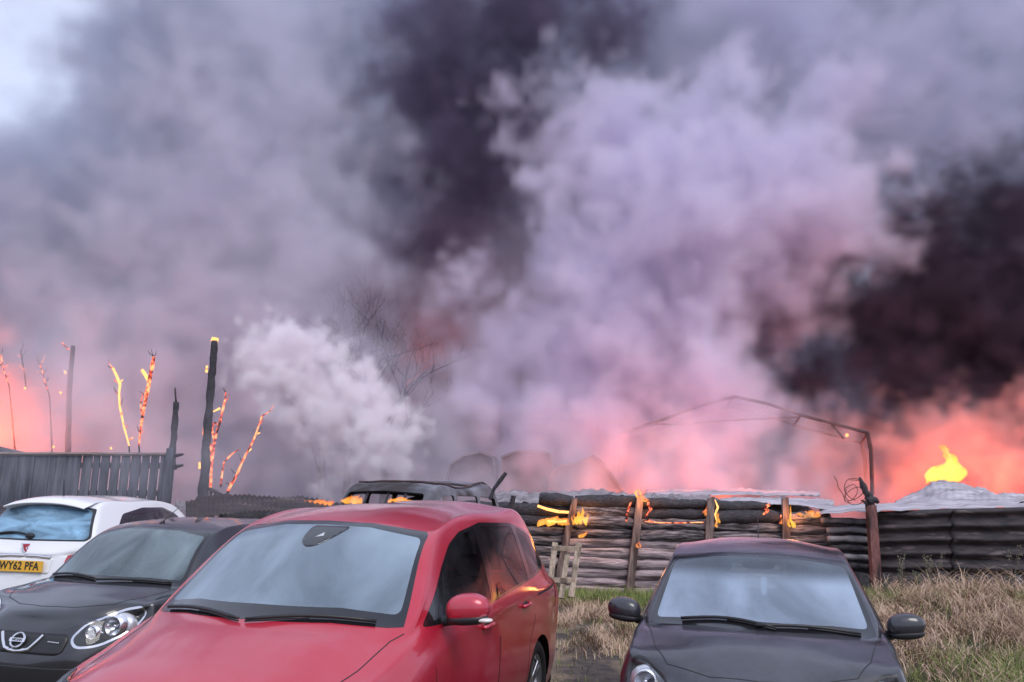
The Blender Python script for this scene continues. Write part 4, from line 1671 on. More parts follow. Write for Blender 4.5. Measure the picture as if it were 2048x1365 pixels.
# --- black hatchback on the right (front view)
cor = dict(
    L=4.0, W=0.868, z_low=0.18, z_nose=0.70, z_bump=0.48, corner=0.32, lean=0.14, x_corner=0.44, x_lead=0.18, nose_up=0.05,
    z_sill=0.20, z_wide=0.62,
    hood=[(0.55, 0.97, 0.795, 0.835, 0.38), (0.82, 0.99, 0.870, 0.905, 0.56), (1.02, 1.0, 0.908, 0.950, 0.72)],
    cabin=[
        (1.20, 1.0, (1.15, 0.800, 0.930), (1.12, 0.755, 0.942), (1.06, 0.715, 0.952), (0.84, 0.985)),
        (1.52, 1.0, (1.48, 0.825, 0.950), (1.44, 0.710, 1.160), (1.38, 0.665, 1.180), (1.20, 1.210)),
        (1.90, 1.0, (1.90, 0.835, 0.970), (1.84, 0.645, 1.345), (1.76, 0.608, 1.382), (1.62, 1.422)),
        (2.40, 1.0, (2.40, 0.835, 0.985), (2.38, 0.655, 1.385), (2.38, 0.575, 1.442), (2.38, 1.502)),
        (3.00, 1.0, (3.00, 0.815, 1.010), (3.00, 0.615, 1.370), (3.00, 0.545, 1.418), (3.00, 1.465)),
        (3.45, 0.99, (3.45, 0.770, 1.020), (3.45, 0.570, 1.300), (3.48, 0.500, 1.350), (3.53, 1.392)),
        (3.64, 0.97, (3.66, 0.730, 1.000), (3.64, 0.620, 1.150), (3.68, 0.560, 1.160), (3.72, 1.185)),
        (3.74, 0.95, (3.76, 0.710, 0.950), (3.79, 0.660, 0.935), (3.81, 0.600, 0.930), (3.86, 0.920)),
    ],
    rear_x=3.90, rear_z=0.84, rcorner=0.22, x_fw=0.80, x_rw=3.31, r_w=0.31, r_arch=0.345, spokes=5)
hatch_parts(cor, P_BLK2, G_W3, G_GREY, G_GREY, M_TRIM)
HL_C = rounded([(0.46, 0.63), (0.62, 0.56), (0.72, 0.60), (0.765, 0.70), (0.745, 0.800), (0.68, 0.795), (0.56, 0.715)], 0.045)
hatch_regions(cor,
    [(1.28, 0.965), (1.45, 0.960), (2.2, 0.985), (3.1, 1.035), (3.34, 1.09), (3.26, 1.21), (3.0, 1.32), (2.6, 1.365), (2.1, 1.352), (1.80, 1.270), (1.50, 1.105)],
    [[(1.48, 0.985), (2.34, 1.005), (2.36, 1.335), (2.12, 1.325), (1.82, 1.240)], [(2.42, 1.01), (3.22, 1.06), (3.16, 1.21), (2.96, 1.30), (2.44, 1.335)]],
    [(0, 0.975), (0.45, 0.966), (0.66, 0.944), (0.725, 0.95), (0.695, 1.06), (0.610, 1.362), (0.58, 1.380), (0.3, 1.404), (0, 1.414)],
    rounded([(0, 1.015), (0.45, 1.005), (0.680, 0.985), (0.592, 1.342), (0.3, 1.384), (0, 1.394)], [0, .02, .04, .04, .02, 0]),
    [(0, 0.95), (0.57, 0.96), (0.62, 1.02), (0.50, 1.30), (0, 1.35)],
    rounded([(0, 0.98), (0.54, 0.99), (0.47, 1.27), (0, 1.32)], [0, .05, .05, 0]),
    [(0.22, 0), (0.26, 0.28), (0.42, 0.54), (0.60, 0.63), (0.96, 0.70), (1.0, 0.62), (0.86, 0.3), (0.82, 0)],
    HL_C,
    rounded([(3.62, 0.78), (3.88, 0.80), (3.80, 1.0), (3.62, 1.04)], 0.04),
    [[(1.20, 0.32), (2.30, 0.32), (2.40, 0.7), (2.40, 1.37), (2.0, 1.34), (1.60, 1.15), (1.22, 0.95)]],
    [(0, 0.50), (0.50, 0.52), (0.60, 0.70), (0.62, 0.92), (0.50, 1.33), (0, 1.38)])
cor['lines'] = [('bonnet_gap', uvline(cor, [(0.22, 0), (0.26, 0.28), (0.42, 0.54), (0.60, 0.63), (0.96, 0.705), (1.05, 0.74)], 'top', (2.4, 7.2), (4, None))),
                ('door_gap', uvline(cor, [(1.22, 0.93), (1.20, 0.34), (2.30, 0.32), (2.40, 0.7), (2.40, 0.98)], 'side', (6, 12), (0, 5.0)))]
COR_YAW = R(-106.1)
cor_root, cor_sh, _ = build_car('hatchback_car', cor, nose_to_mid((1.393, 4.928), COR_YAW, 4.0, 0.025), COR_YAW,
    'black hatchback with dusty bonnet and two black door mirrors beside the dry grass', 'car')


def corsa_details():
    r, sh = cor_root, cor_sh
    ref = 2.0
    bv = car_bvh(r)
    lamp_inside(r, cor, ref - 0.38, 0.665, 0.69, 0.062, (ref - 0.30, 0.57, 0.645, 0.045))
    make_interior(r, cor, ref - 1.06, 0.955, 0, 0.64, [(-0.05, -0.36), (-0.05, 0.36), (-0.85, -0.36), (-0.85, 0.36)])
    for s_ in (1, -1):
        make_mirror(r, (ref - 1.30, s_ * 0.930, 1.000), s_, P_BLK2, (0.085, 0.118, 0.082), False, 0.14)
    ws_wiper(r, sh, ref, -0.50, 0.10, 0.985, 0.978, 0.03)
    ws_wiper(r, sh, ref, -0.02, 0.62, 0.985, 0.955, 0.02)
    g = front_patch(r, bv, 'grille', rounded([(-0.36, 0.645), (0.36, 0.645), (0.30, 0.56), (-0.30, 0.56)], 0.02), M_TRIM, 0.005, 0.02)
    ribbon_on(bv, g, 'grille_bar', [(-0.34, 0.615), (0.34, 0.615)], M_CHR, 0.02, 0.014)
    front_patch(r, bv, 'lower_grille', rounded([(-0.52, 0.44), (0.52, 0.44), (0.46, 0.26), (-0.46, 0.26)], 0.04), M_TRIM, 0.004, 0.02)
    # long parking disc sticker, round tax disc, inner mirror
    uv = sh.S.inv([(0.05, 1.215)], (1, 2), (6.8, 9), (5.2, None))
    def on_glass(name, poly, mat, push):
        """small thing stuck inside the glass; poly in (y, z)"""
        bvw = BVHTree.FromObject([o for o in r.children if o.name.startswith('windscreen') and 'border' not in o.name][0], bpy.context.evaluated_depsgraph_get())
        return wrap_patch(r, bvw, name, poly, mat, 1, push, 0.003, 0.03)
    on_glass('windscreen_sticker', rounded([(0.015, 1.165), (0.055, 1.165), (0.055, 1.275), (0.015, 1.275)], 0.02), plain('sticker_pale', (0.62, 0.70, 0.80), 0.4), -0.004)
    a = [(-0.60 + 0.026 * math.cos(t), 1.155 + 0.024 * math.sin(t)) for t in [2 * PI * k / 16 for k in range(16)]]
    on_glass('round_sticker', a, plain('sticker_dark', (0.18, 0.22, 0.28), 0.5), -0.004)
    m = MB().add(*superell((ref - 1.68, 0.0, 1.325), (0.025, 0.12, 0.035), (2.6, 3), 18, 8))
    m.tube([(ref - 1.66, 0, 1.34), (ref - 1.60, 0, 1.38)], 0.012, 6)
    m.build('rear_view_mirror', M_TRIM, r, True)
    a = MB()
    a.tube([(ref - 3.30, 0, 1.425), (ref - 3.34, 0, 1.45)], [0.02, 0.010], 8)
    a.tube([(ref - 3.32, 0, 1.445), (ref - 3.52, 0, 1.66)], [0.005, 0.003], 6)
    a.build('aerial', M_TRIM, r, True)
    for s_ in (1, -1):
        for xx in (0.0,):
            pass
    MB().box((ref + 0.005, 0, 0.43), (0.02, 0.52, 0.11)).build('number_plate', plain('plate_front_b', (0.75, 0.75, 0.7), 0.4), r, bevel=0.004)


corsa_details()

# --- white hatchback, seen from behind
whi = dict(
    L=3.66, W=0.8135, z_low=0.20, z_nose=0.72, z_bump=0.48, corner=0.28, lean=0.12, x_corner=0.40, x_lead=0.16, nose_up=0.05,
    z_sill=0.20, z_wide=0.62,
    hood=[(0.50, 0.97, 0.80, 0.855, 0.34), (0.74, 0.99, 0.880, 0.92, 0.50), (0.93, 1.0, 0.912, 0.96, 0.63)],
    cabin=[
        (1.08, 1.0, (1.04, 0.750, 0.935), (1.01, 0.70, 0.947), (0.95, 0.655, 0.955), (0.76, 0.985)),
        (1.34, 1.0, (1.32, 0.765, 0.950), (1.27, 0.645, 1.165), (1.20, 0.605, 1.185), (1.05, 1.215)),
        (1.68, 1.0, (1.68, 0.775, 0.962), (1.62, 0.585, 1.340), (1.53, 0.550, 1.380), (1.41, 1.415)),
        (2.12, 1.0, (2.12, 0.780, 0.972), (2.12, 0.590, 1.395), (2.12, 0.525, 1.440), (2.12, 1.485)),
        (2.62, 1.0, (2.62, 0.772, 0.985), (2.62, 0.575, 1.380), (2.62, 0.515, 1.428), (2.62, 1.475)),
        (3.10, 0.99, (3.12, 0.745, 0.990), (3.12, 0.550, 1.325), (3.16, 0.500, 1.370), (3.24, 1.415)),
        (3.28, 0.97, (3.30, 0.715, 0.980), (3.28, 0.615, 1.170), (3.32, 0.570, 1.190), (3.40, 1.220)),
        (3.40, 0.96, (3.42, 0.700, 0.955), (3.43, 0.665, 0.958), (3.46, 0.620, 0.962), (3.53, 0.970)),
    ],
    rear_x=3.58, rear_z=0.885, rcorner=0.20, x_fw=0.72, x_rw=3.02, r_w=0.295, r_arch=0.33, spokes=5)
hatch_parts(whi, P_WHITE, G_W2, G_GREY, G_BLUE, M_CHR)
HL_W = rounded([(0.46, 0.66), (0.54, 0.60), (0.64, 0.64), (0.67, 0.74), (0.60, 0.80), (0.50, 0.76)], 0.05)
hatch_regions(whi,
    [(1.14, 0.975), (1.30, 0.97), (2.0, 0.985), (2.5, 1.0), (2.96, 1.06), (2.98, 1.16), (2.82, 1.29), (2.4, 1.36), (1.9, 1.36), (1.60, 1.285), (1.34, 1.115)],
    [[(1.33, 0.992), (2.08, 1.005), (2.10, 1.33), (1.90, 1.33), (1.62, 1.26)], [(2.16, 1.01), (2.88, 1.06), (2.92, 1.14), (2.78, 1.26), (2.18, 1.325)]],
    [(0, 0.978), (0.40, 0.97), (0.60, 0.955), (0.662, 0.96), (0.630, 1.08), (0.555, 1.355), (0.53, 1.375), (0.3, 1.398), (0, 1.407)],
    rounded([(0, 1.015), (0.40, 1.01), (0.625, 0.99), (0.54, 1.335), (0.3, 1.378), (0, 1.387)], [0, .02, .03, .03, .02, 0]),
    rounded([(0, 1.000), (0.575, 1.005), (0.62, 1.04), (0.515, 1.345), (0.42, 1.378), (0, 1.400)], [0, .03, .03, .03, .03, 0]),
    rounded([(0, 1.018), (0.555, 1.022), (0.590, 1.05), (0.495, 1.325), (0.40, 1.352), (0, 1.372)], [0, .03, .03, .05, .05, 0]),
    [(0.22, 0), (0.26, 0.25), (0.40, 0.50), (0.54, 0.58), (0.84, 0.64), (0.88, 0.58), (0.78, 0.3), (0.75, 0)],
    HL_W,
    rounded([(3.36, 0.66), (3.60, 0.68), (3.54, 0.87), (3.38, 0.90)], 0.04),
    [[(1.08, 0.32), (2.06, 0.32), (2.14, 0.7), (2.14, 1.38), (1.8, 1.35), (1.45, 1.18), (1.10, 0.96)]],
    [(0, 0.48), (0.42, 0.50), (0.52, 0.62), (0.545, 0.90), (0.575, 1.0), (0.49, 1.345), (0, 1.385)])
whi['lines'] = [('tailgate_gap', uvline(whi, [(0, 0.48), (0.42, 0.50), (0.52, 0.62), (0.60, 0.92), (0.625, 1.02)], 'front', (13.4, 18), (0, None))),
                ('door_gap', uvline(whi, [(1.10, 0.94), (1.08, 0.34), (2.06, 0.32), (2.14, 0.7), (2.14, 0.98)], 'side', (6, 12), (0, 5.0)))]
WHI_YAW = R(84)
_p = pt(40, 1133, 9.3)
WHI_Z = _p.z - 0.745
_c = Vector((_p.x + math.cos(WHI_YAW) * 1.80, _p.y + math.sin(WHI_YAW) * 1.80))
print('white car', _p, WHI_Z)
whi_root, whi_sh, _ = build_car('hatchback_car', whi, (_c.x, _c.y, WHI_Z), WHI_YAW,
    'white hatchback seen from behind with blue reflections in its rear window', 'car')


def white_details():
    r, sh = whi_root, whi_sh
    ref = 1.83
    bv = car_bvh(r)
    pl = wrap_patch(r, bv, 'number_plate_recess', rounded([(-0.31, 0.675), (0.31, 0.675), (0.33, 0.83), (-0.33, 0.83)], 0.02), P_WHITE, -1, 0.004, 0.01)
    p, n = front_at(bv, 0, 0.742, 0.030, -1)
    n = Vector((-1, 0, 0.10)).normalized()
    b = MB().box((0, 0, 0), (0.52, 0.112, 0.006))
    me = bpy.data.meshes.new('number_plate')
    me.from_pydata([tuple(v) for v in b.v], [], b.f)
    po = place_mesh(me, 'number_plate', plain('plate_yellow', (0.78, 0.42, 0.03), 0.35), r, p, n)
    place_mesh(text_mesh('WY62 PFA', 0.112, 0.001, 1.08, 0.0028, 0.80), 'plate_lettering', plain('plate_ink', (0.01, 0.01, 0.01), 0.4), po, p + n * 0.0045, n)
    # chrome handle strip over the plate
    ribbon_on(bv, r, 'tailgate_handle', [(-0.30, 0.838), (-0.15, 0.852), (0.15, 0.852), (0.30, 0.838)], M_CHR, 0.028, 0.014, -1, 0.012)
    # shield badge
    p, n = front_at(bv, 0, 0.925, 0.006, -1)
    for k, (s_, m_, nm) in enumerate(((1.4, M_CHR, 'badge'), (1.12, plain('badge_red', (0.35, 0.02, 0.03), 0.3), 'badge_field'))):
        poly = [(-0.036 * s_, 0.038 * s_), (0.036 * s_, 0.038 * s_), (0.034 * s_, -0.008 * s_), (0.018 * s_, -0.036 * s_), (0, -0.046 * s_), (-0.018 * s_, -0.036 * s_), (-0.034 * s_, -0.008 * s_)]
        vs = [(x, y, 0.004 + k * 0.003) for x, y in poly] + [(x, y, -0.004) for x, y in poly]
        nn = len(poly)
        me = bpy.data.meshes.new(nm)
        me.from_pydata(vs, [], [tuple(range(nn - 1, -1, -1))] + [(i, (i + 1) % nn, (i + 1) % nn + nn, i + nn) for i in range(nn)])
        ob = place_mesh(me, nm, m_, r if k == 0 else bo, p, n)
        if k == 0:
            bo = ob
    me = bpy.data.meshes.new('badge_figure')
    f = MB()
    f.box((-0.008, 0.0, 0.0085), (0.016, 0.010, 0.003))
    f.box((0.010, 0.006, 0.0085), (0.008, 0.026, 0.003))
    f.box((-0.012, -0.012, 0.0085), (0.006, 0.018, 0.003))
    me.from_pydata([tuple(v) for v in f.v], [], f.f)
    place_mesh(me, 'badge_figure', M_CHR, bo, p, n)
    # roof spoiler
    S_ = sh.S
    vs, fs = [], []
    ys = np.linspace(-0.47, 0.47, 17)
    prof = []
    for y in ys:
        h = bv.ray_cast(Vector((ref - 3.02, y, 3)), Vector((0, 0, -1)))
        z = h[0].z
        k = 1 - (y / 0.47) ** 4
        xe = ref - 3.36 - 0.02 * k
        ze = 1.405 - 0.055 * (abs(y) / 0.47) ** 2.5
        row = [(ref - 3.00, y, z + 0.003), (ref - 3.16, y, z + 0.003 - 0.010 - 0.01 * (abs(y) / .47) ** 2), (xe, y, ze), (xe - 0.004, y, ze - 0.012), (ref - 3.20, y, ze - 0.045)]
        vs += row
    for i in range(16):
        for k in range(4):
            fs.append((i * 5 + k, (i + 1) * 5 + k, (i + 1) * 5 + k + 1, i * 5 + k + 1))
    mesh_obj('roof_spoiler', vs, fs, P_WHITE, r, True)
    # rear wiper
    pts = []
    for k in range(7):
        y = 0.05 + 0.36 * k / 6
        q, n = front_at(bv, y, 1.055 + 0.02 * math.sin(PI * k / 6), 0.02, -1)
        pts.append(q)
    w = wiper(r, pts, 'rear_wiper')
    q, n = front_at(bv, 0.02, 1.045, 0.012, -1)
    MB().add(*superell(q, (0.03, 0.05, 0.03), (2.4, 2.4), 14, 8)).build('wiper_hub', M_TRIM, w, True)
    a = MB()
    a.lathe([(1.42, 0.04), (1.45, 0.035), (1.465, 0.02)], 14, 'Z', (ref - 3.02, 0.0, 0))
    a.tube([(ref - 3.02, 0, 1.45), (ref - 3.06, 0, 1.66)], [0.009, 0.006], 6)
    a.build('aerial', M_TRIM, r, True)
    make_interior(r, whi, ref - 0.95, 0.96, 0, 0.60, [(-0.05, -0.33), (-0.05, 0.33), (-0.75, -0.33), (-0.75, 0.33)])
    for s_ in (1, -1):
        make_mirror(r, (ref - 1.24, s_ * 0.895, 1.01), s_, P_WHITE, (0.08, 0.10, 0.07), False, 0.13)
    lamp_inside(r, whi, ref - 0.28, 0.565, 0.70, 0.06)
    wrap_patch(r, bv, 'rear_diffuser', rounded([(-0.5, 0.24), (0.5, 0.24), (0.46, 0.36), (-0.46, 0.36)], 0.03), M_TRIM, -1, 0.004, 0.02)


white_details()
# ------------------------------------------------------------------ log fence, sheets, sheds, wreck
M_LOG = noisy('log_weathered', (0.16, 0.12, 0.13), (0.58, 0.47, 0.48), 4.0, (0.75, 0.95), 0.5, (1.2, 14, 14), 7, pos=(0.3, 0.7), c3=(0.08, 0.06, 0.062), scale3=1.1, pos3=(0.5, 0.66), rand=9, bump_dist=0.012)
M_LOGDK = noisy('log_scorched', (0.025, 0.02, 0.022), (0.42, 0.36, 0.38), 3.0, (0.7, 0.95), 0.6, (1.0, 9, 9), 7, pos=(0.42, 0.75), rand=9, bump_dist=0.014)
M_CHAR = noisy('charred_wood', (0.008, 0.007, 0.009), (0.075, 0.066, 0.078), 7.0, (0.55, 0.95), 0.9, (2, 8, 8), 8, rand=9, bump_dist=0.02)
M_POST = noisy('post_wood', (0.14, 0.095, 0.085), (0.33, 0.24, 0.215), 5.0, (0.8, 0.95), 0.4, (9, 9, 1.0), 6, c3=(0.07, 0.045, 0.04), rand=7, bump_dist=0.006)
M_POSTRED = noisy('post_steel_red', (0.13, 0.045, 0.04), (0.26, 0.11, 0.10), 6.0, (0.6, 0.8), 0.3, (6, 6, 1.5), 6, c3=(0.04, 0.02, 0.02))
M_PALE = noisy('pallet_wood', (0.30, 0.22, 0.16), (0.50, 0.40, 0.31), 5.0, (0.8, 0.95), 0.3, (8, 8, 1.0), 5, c3=(0.16, 0.12, 0.09), rand=5, bump_dist=0.004)
M_SHEETDK = noisy('sheet_charred', (0.012, 0.010, 0.012), (0.085, 0.065, 0.068), 2.2, (0.45, 0.85), 0.3, (0.6, 3, 7), 7, pos=(0.35, 0.75), c3=(0.17, 0.13, 0.125), scale3=1.6, pos3=(0.60, 0.72), rand=8)
M_ASH = noisy('sheet_ashen', (0.20, 0.185, 0.205), (0.56, 0.53, 0.58), 2.0, (0.6, 0.9), 0.35, (0.5, 2.5, 2.5), 8, pos=(0.3, 0.65), c3=(0.10, 0.085, 0.09), scale3=3.0, pos3=(0.62, 0.74), rand=6)
M_ASH2 = noisy('debris_ashen', (0.10, 0.09, 0.10), (0.38, 0.35, 0.37), 3.0, (0.7, 0.95), 0.6, (1, 1, 1), 9, pos=(0.35, 0.68), bump_dist=0.05)
M_ROOF = noisy('shed_roof_grey', (0.10, 0.10, 0.12), (0.20, 0.20, 0.23), 2.0, (0.6, 0.9), 0.2, (1, 1, 1), 6)
M_BOARD = noisy('board_blackened', (0.035, 0.037, 0.048), (0.13, 0.135, 0.165), 2.5, (0.6, 0.9), 0.5, (8, 8, 0.8), 7, c3=(0.20, 0.20, 0.22), scale3=1.2, pos3=(0.60, 0.74), rand=9, bump_dist=0.008)
M_RAIL = noisy('rail_brown', (0.13, 0.09, 0.08), (0.30, 0.23, 0.21), 4, (0.7, 0.9), 0.3, (1, 8, 8), 5)
M_WIRE = plain('wire_rusty', (0.05, 0.03, 0.028), 0.7, metal=0.5)
M_STEEL = noisy('steel_scorched', (0.035, 0.02, 0.022), (0.09, 0.05, 0.05), 5, (0.6, 0.85), 0.2)


def ember_mat(name, cover=0.5, strength=6.0, scale=9.0, hot=(1.0, 0.42, 0.10), cool=(1.0, 0.10, 0.035)):
    """charred wood glowing red where it still burns"""
    m, nt, b = nmat(name)
    N, K = nt.nodes.new, nt.links.new
    co = N('ShaderNodeTexCoord')
    n = N('ShaderNodeTexNoise')
    n.inputs['Scale'].default_value, n.inputs['Detail'].default_value = scale, 5
    K(co.outputs['Object'], n.inputs['Vector'])
    r = N('ShaderNodeValToRGB')
    e = r.color_ramp.elements
    p = 0.5 + (0.5 - cover) * 0.5
    e[0].position, e[0].color = p - 0.04, (0, 0, 0, 1)
    e[1].position, e[1].color = p + 0.16, (*hot, 1)
    q = e.new(p + 0.05)
    q.color = (*[c * 0.8 for c in cool], 1)
    K(n.outputs['Fac'], r.inputs['Fac'])
    K(r.outputs['Color'], b.inputs['Emission Color'])
    b.inputs['Emission Strength'].default_value = strength
    b.inputs['Base Color'].default_value = (0.012, 0.01, 0.01, 1)
    b.inputs['Roughness'].default_value = 0.9
    bp = N('ShaderNodeBump')
    bp.inputs['Distance'].default_value = 0.02
    K(n.outputs['Fac'], bp.inputs['Height'])
    K(bp.outputs[0], b.inputs['Normal'])
    return m


M_EMBER = ember_mat('embers_dense', 0.60, 1.7, 11, (1.0, 0.40, 0.16), (1.0, 0.12, 0.06))
M_EMBER2 = ember_mat('embers_sparse', 0.35, 1.6, 7, (1.0, 0.40, 0.16), (1.0, 0.12, 0.06))
M_EMBER3 = ember_mat('embers_bright', 0.95, 2.0, 12, (1.0, 0.48, 0.14), (1.0, 0.18, 0.06))


def rough_tube(pts, rad, seg=10, amp=0.12, seed=0, rings=10, squash=None):
    """an uneven log or stick: resampled path with noise on its radius"""
    pts = [Vector(p) for p in pts]
    L_ = [0]
    for a, b in zip(pts, pts[1:]):
        L_.append(L_[-1] + (b - a).length)
    out, rr = [], []
    rs = rad if isinstance(rad, (list, tuple)) else [rad] * len(pts)
    for k in range(rings + 1):
        t = L_[-1] * k / rings
        i = max(j for j in range(len(pts)) if L_[j] <= t + 1e-9)
        i = min(i, len(pts) - 2)
        f = (t - L_[i]) / max(1e-9, L_[i + 1] - L_[i])
        out.append(pts[i].lerp(pts[i + 1], f))
        rr.append(rs[i] * (1 - f) + rs[i + 1] * f)
    mb = MB().tube(out, rr, seg, squash=squash)
    for i, v in enumerate(mb.v):
        k = i // seg
        if k <= rings:
            c = out[k]
            n = mnoise.noise(Vector((v.x * 6, v.y * 6 + seed, v.z * 6 + seed * 1.7)))
            n2 = mnoise.noise(Vector((v.x * 1.5, v.y * 1.5 + seed * 3.1, v.z * 20)))
            mb.v[i] = c + (v - c) * (1 + amp * n + amp * 0.5 * n2)
    return mb


FY = 15.6     # distance of the log fence


def fence():
    root = empty('log_fence', (2.8, FY, gz(2.8, FY)), 0, 'burning fence of stacked half-round logs between leaning wooden posts', 'fence')
    rel = lambda p: Vector(p) - Vector(root.location)
    rnd = random.Random(5)
    posts = [((1150, 997), (1128, 1100), 0.062, 1.0), ((1281, 990), (1258, 1190), 0.066, 1.0), ((1422, 995), (1413, 1190), 0.066, 1.0), ((1570, 996), (1574, 1190), 0.062, 1.0)]
    P = []
    for k, (a, b, r, _) in enumerate(posts):
        A, B = pt(*a, FY - 0.13), pt(*b, FY - 0.10)
        d = (B - A).normalized()
        B = A + d * ((A.z - (gz(B.x, B.y) - 0.15)) / -d.z)
        mb = MB()
        n = 5
        vs, fs = [], []
        for i in range(n + 1):
            c = A.lerp(B, i / n)
            w = r * (0.86 if i == 0 else 1.0)
            jx = 0.006 * rnd.uniform(-1, 1)
            for q in ((-w + jx, -0.045), (w + jx, -0.045), (w + jx, 0.045), (-w + jx, 0.045)):
                vs.append(rel((c.x + q[0], c.y + q[1], c.z + (0.0 if i else 0.012 * q[0] / w))))
        for i in range(n):
            for q in range(4):
                fs.append((i * 4 + q, (i * 4 + (q + 1) % 4), (i + 1) * 4 + (q + 1) % 4, (i + 1) * 4 + q))
        fs += [(3, 2, 1, 0), tuple(n * 4 + q for q in range(4))]
        mb.add(vs, [f[::-1] for f in fs])
        mb.build('post', M_POST, root, bevel=0.008)
        P.append((A, B))
    # small leaning stub left of the first post
    A, B = pt(1027, 992, FY - 0.2), pt(1018, 1040, FY - 0.2)
    rough_tube([rel(A), rel(B)], 0.05, 6, 0.1, 3, 4).build('post', M_CHAR, root, False)

    def xat(k, z):
        A, B = P[k]
        t = (z - A.z) / (B.z - A.z)
        return A.x + (B.x - A.x) * t
    # rows of logs: pixel heights at the second post
    rows = [(1006, 20), (1027, 22), (1048, 21), (1069, 21), (1089, 20), (1109, 20), (1129, 20), (1149, 19), (1168, 19), (1187, 19)]
    for b in range(5):
        for j, (py, hh) in enumerate(rows):
            zc = pt(1281, py, FY).z
            r = hh / FPX * FY * 0.56 * rnd.uniform(0.84, 1.08)
            x0 = xat(b - 1, zc) + 0.02 if b > 0 else pt(1000 + 8 * j, py, FY).x
            x1 = xat(b, zc) - 0.02 if b < 4 else pt(1662, py, FY).x
            if b == 0:
                x0 -= 0.9
            if b == 4 and j == 0:
                continue
            if b == 0 and j == 0:
                x0 = pt(1078, py, FY).x
            if b == 3 and j == 0:
                x1 = pt(1535, py, FY).x
            if b == 4:
                x1 += rnd.uniform(-0.12, 0.05)
            # each course of a bay is one log, a little crooked
            tl = rnd.uniform(-0.026, 0.026)
            drop = -0.006 * (b - 2)
            y0 = FY + 0.02 + rnd.uniform(-0.045, 0.045)
            pts = []
            for k in range(7):
                t = k / 6
                sag = 0.010 * math.sin(PI * t) * rnd.uniform(-1, 1)
                pts.append(rel((x0 + (x1 - x0) * t, y0 - 0.012 * math.sin(PI * t), zc + tl * (t - 0.5) * 2 + sag + drop)))
            rs = [r * (0.84 if k in (0, 6) else 1.0 + 0.05 * math.sin(PI * k / 6)) for k in range(7)]
            charred = (j <= 1 and b in (2, 3)) or (j == 0) or (j <= 2 and b == 0 and rnd.random() < 0.8) or (j == 1 and b < 4)
            mat = M_CHAR if charred and (b in (0, 2, 3) or j == 0) else (M_LOGDK if j <= 3 or (b == 0 and j < 6) else M_LOG)
            lg = rough_tube(pts, rs, 12, 0.09 if j > 2 else 0.26, rnd.random() * 50, 16).build('log', mat, root, True)
    # glowing rims along the upper logs, and broken glowing ends
    def glow(pxs, r, mat=M_EMBER, seed=1, D=FY - 0.12, amp=0.5):
        pts = [rel(pt(x, y, D)) for x, y in pxs]
        return rough_tube(pts, r, 7, amp, seed, 4 * len(pts)).build('ember_edge', mat, root, True)
    glow([(1075, 1012), (1095, 1019), (1118, 1024), (1142, 1025)], 0.022, M_EMBER3, 1)
    glow([(1262, 1005), (1256, 1020), (1252, 1045)], 0.02, M_EMBER, 2)
    glow([(1290, 1043), (1320, 1046), (1360, 1046), (1408, 1045)], 0.011, M_EMBER, 3)
    glow([(1296, 1005), (1300, 1020), (1292, 1034), (1302, 1044)], 0.018, M_EMBER, 4, amp=0.9)
    glow([(1288, 998), (1298, 1002), (1296, 1012), (1304, 1018), (1296, 1026)], 0.013, M_EMBER, 14, amp=0.9)
    glow([(1540, 1009), (1528, 1016), (1537, 1022), (1526, 1030)], 0.02, M_EMBER, 5, amp=0.9)
    glow([(1430, 1000), (1436, 1015), (1430, 1030), (1434, 1048)], 0.017, M_EMBER3, 6, amp=0.8)
    glow([(1414, 1020), (1406, 1027), (1414, 1034)], 0.013, M_EMBER, 7)
    glow([(1592, 1032), (1604, 1028), (1620, 1031), (1640, 1030)], 0.018, M_EMBER, 8, amp=0.8)
    glow([(1278, 1082), (1277, 1096)], 0.012, M_EMBER, 9)
    glow([(1562, 1030), (1560, 1048)], 0.012, M_EMBER, 10)
    glow([(1095, 1043), (1118, 1044), (1140, 1042)], 0.014, M_EMBER3, 11)


fence()


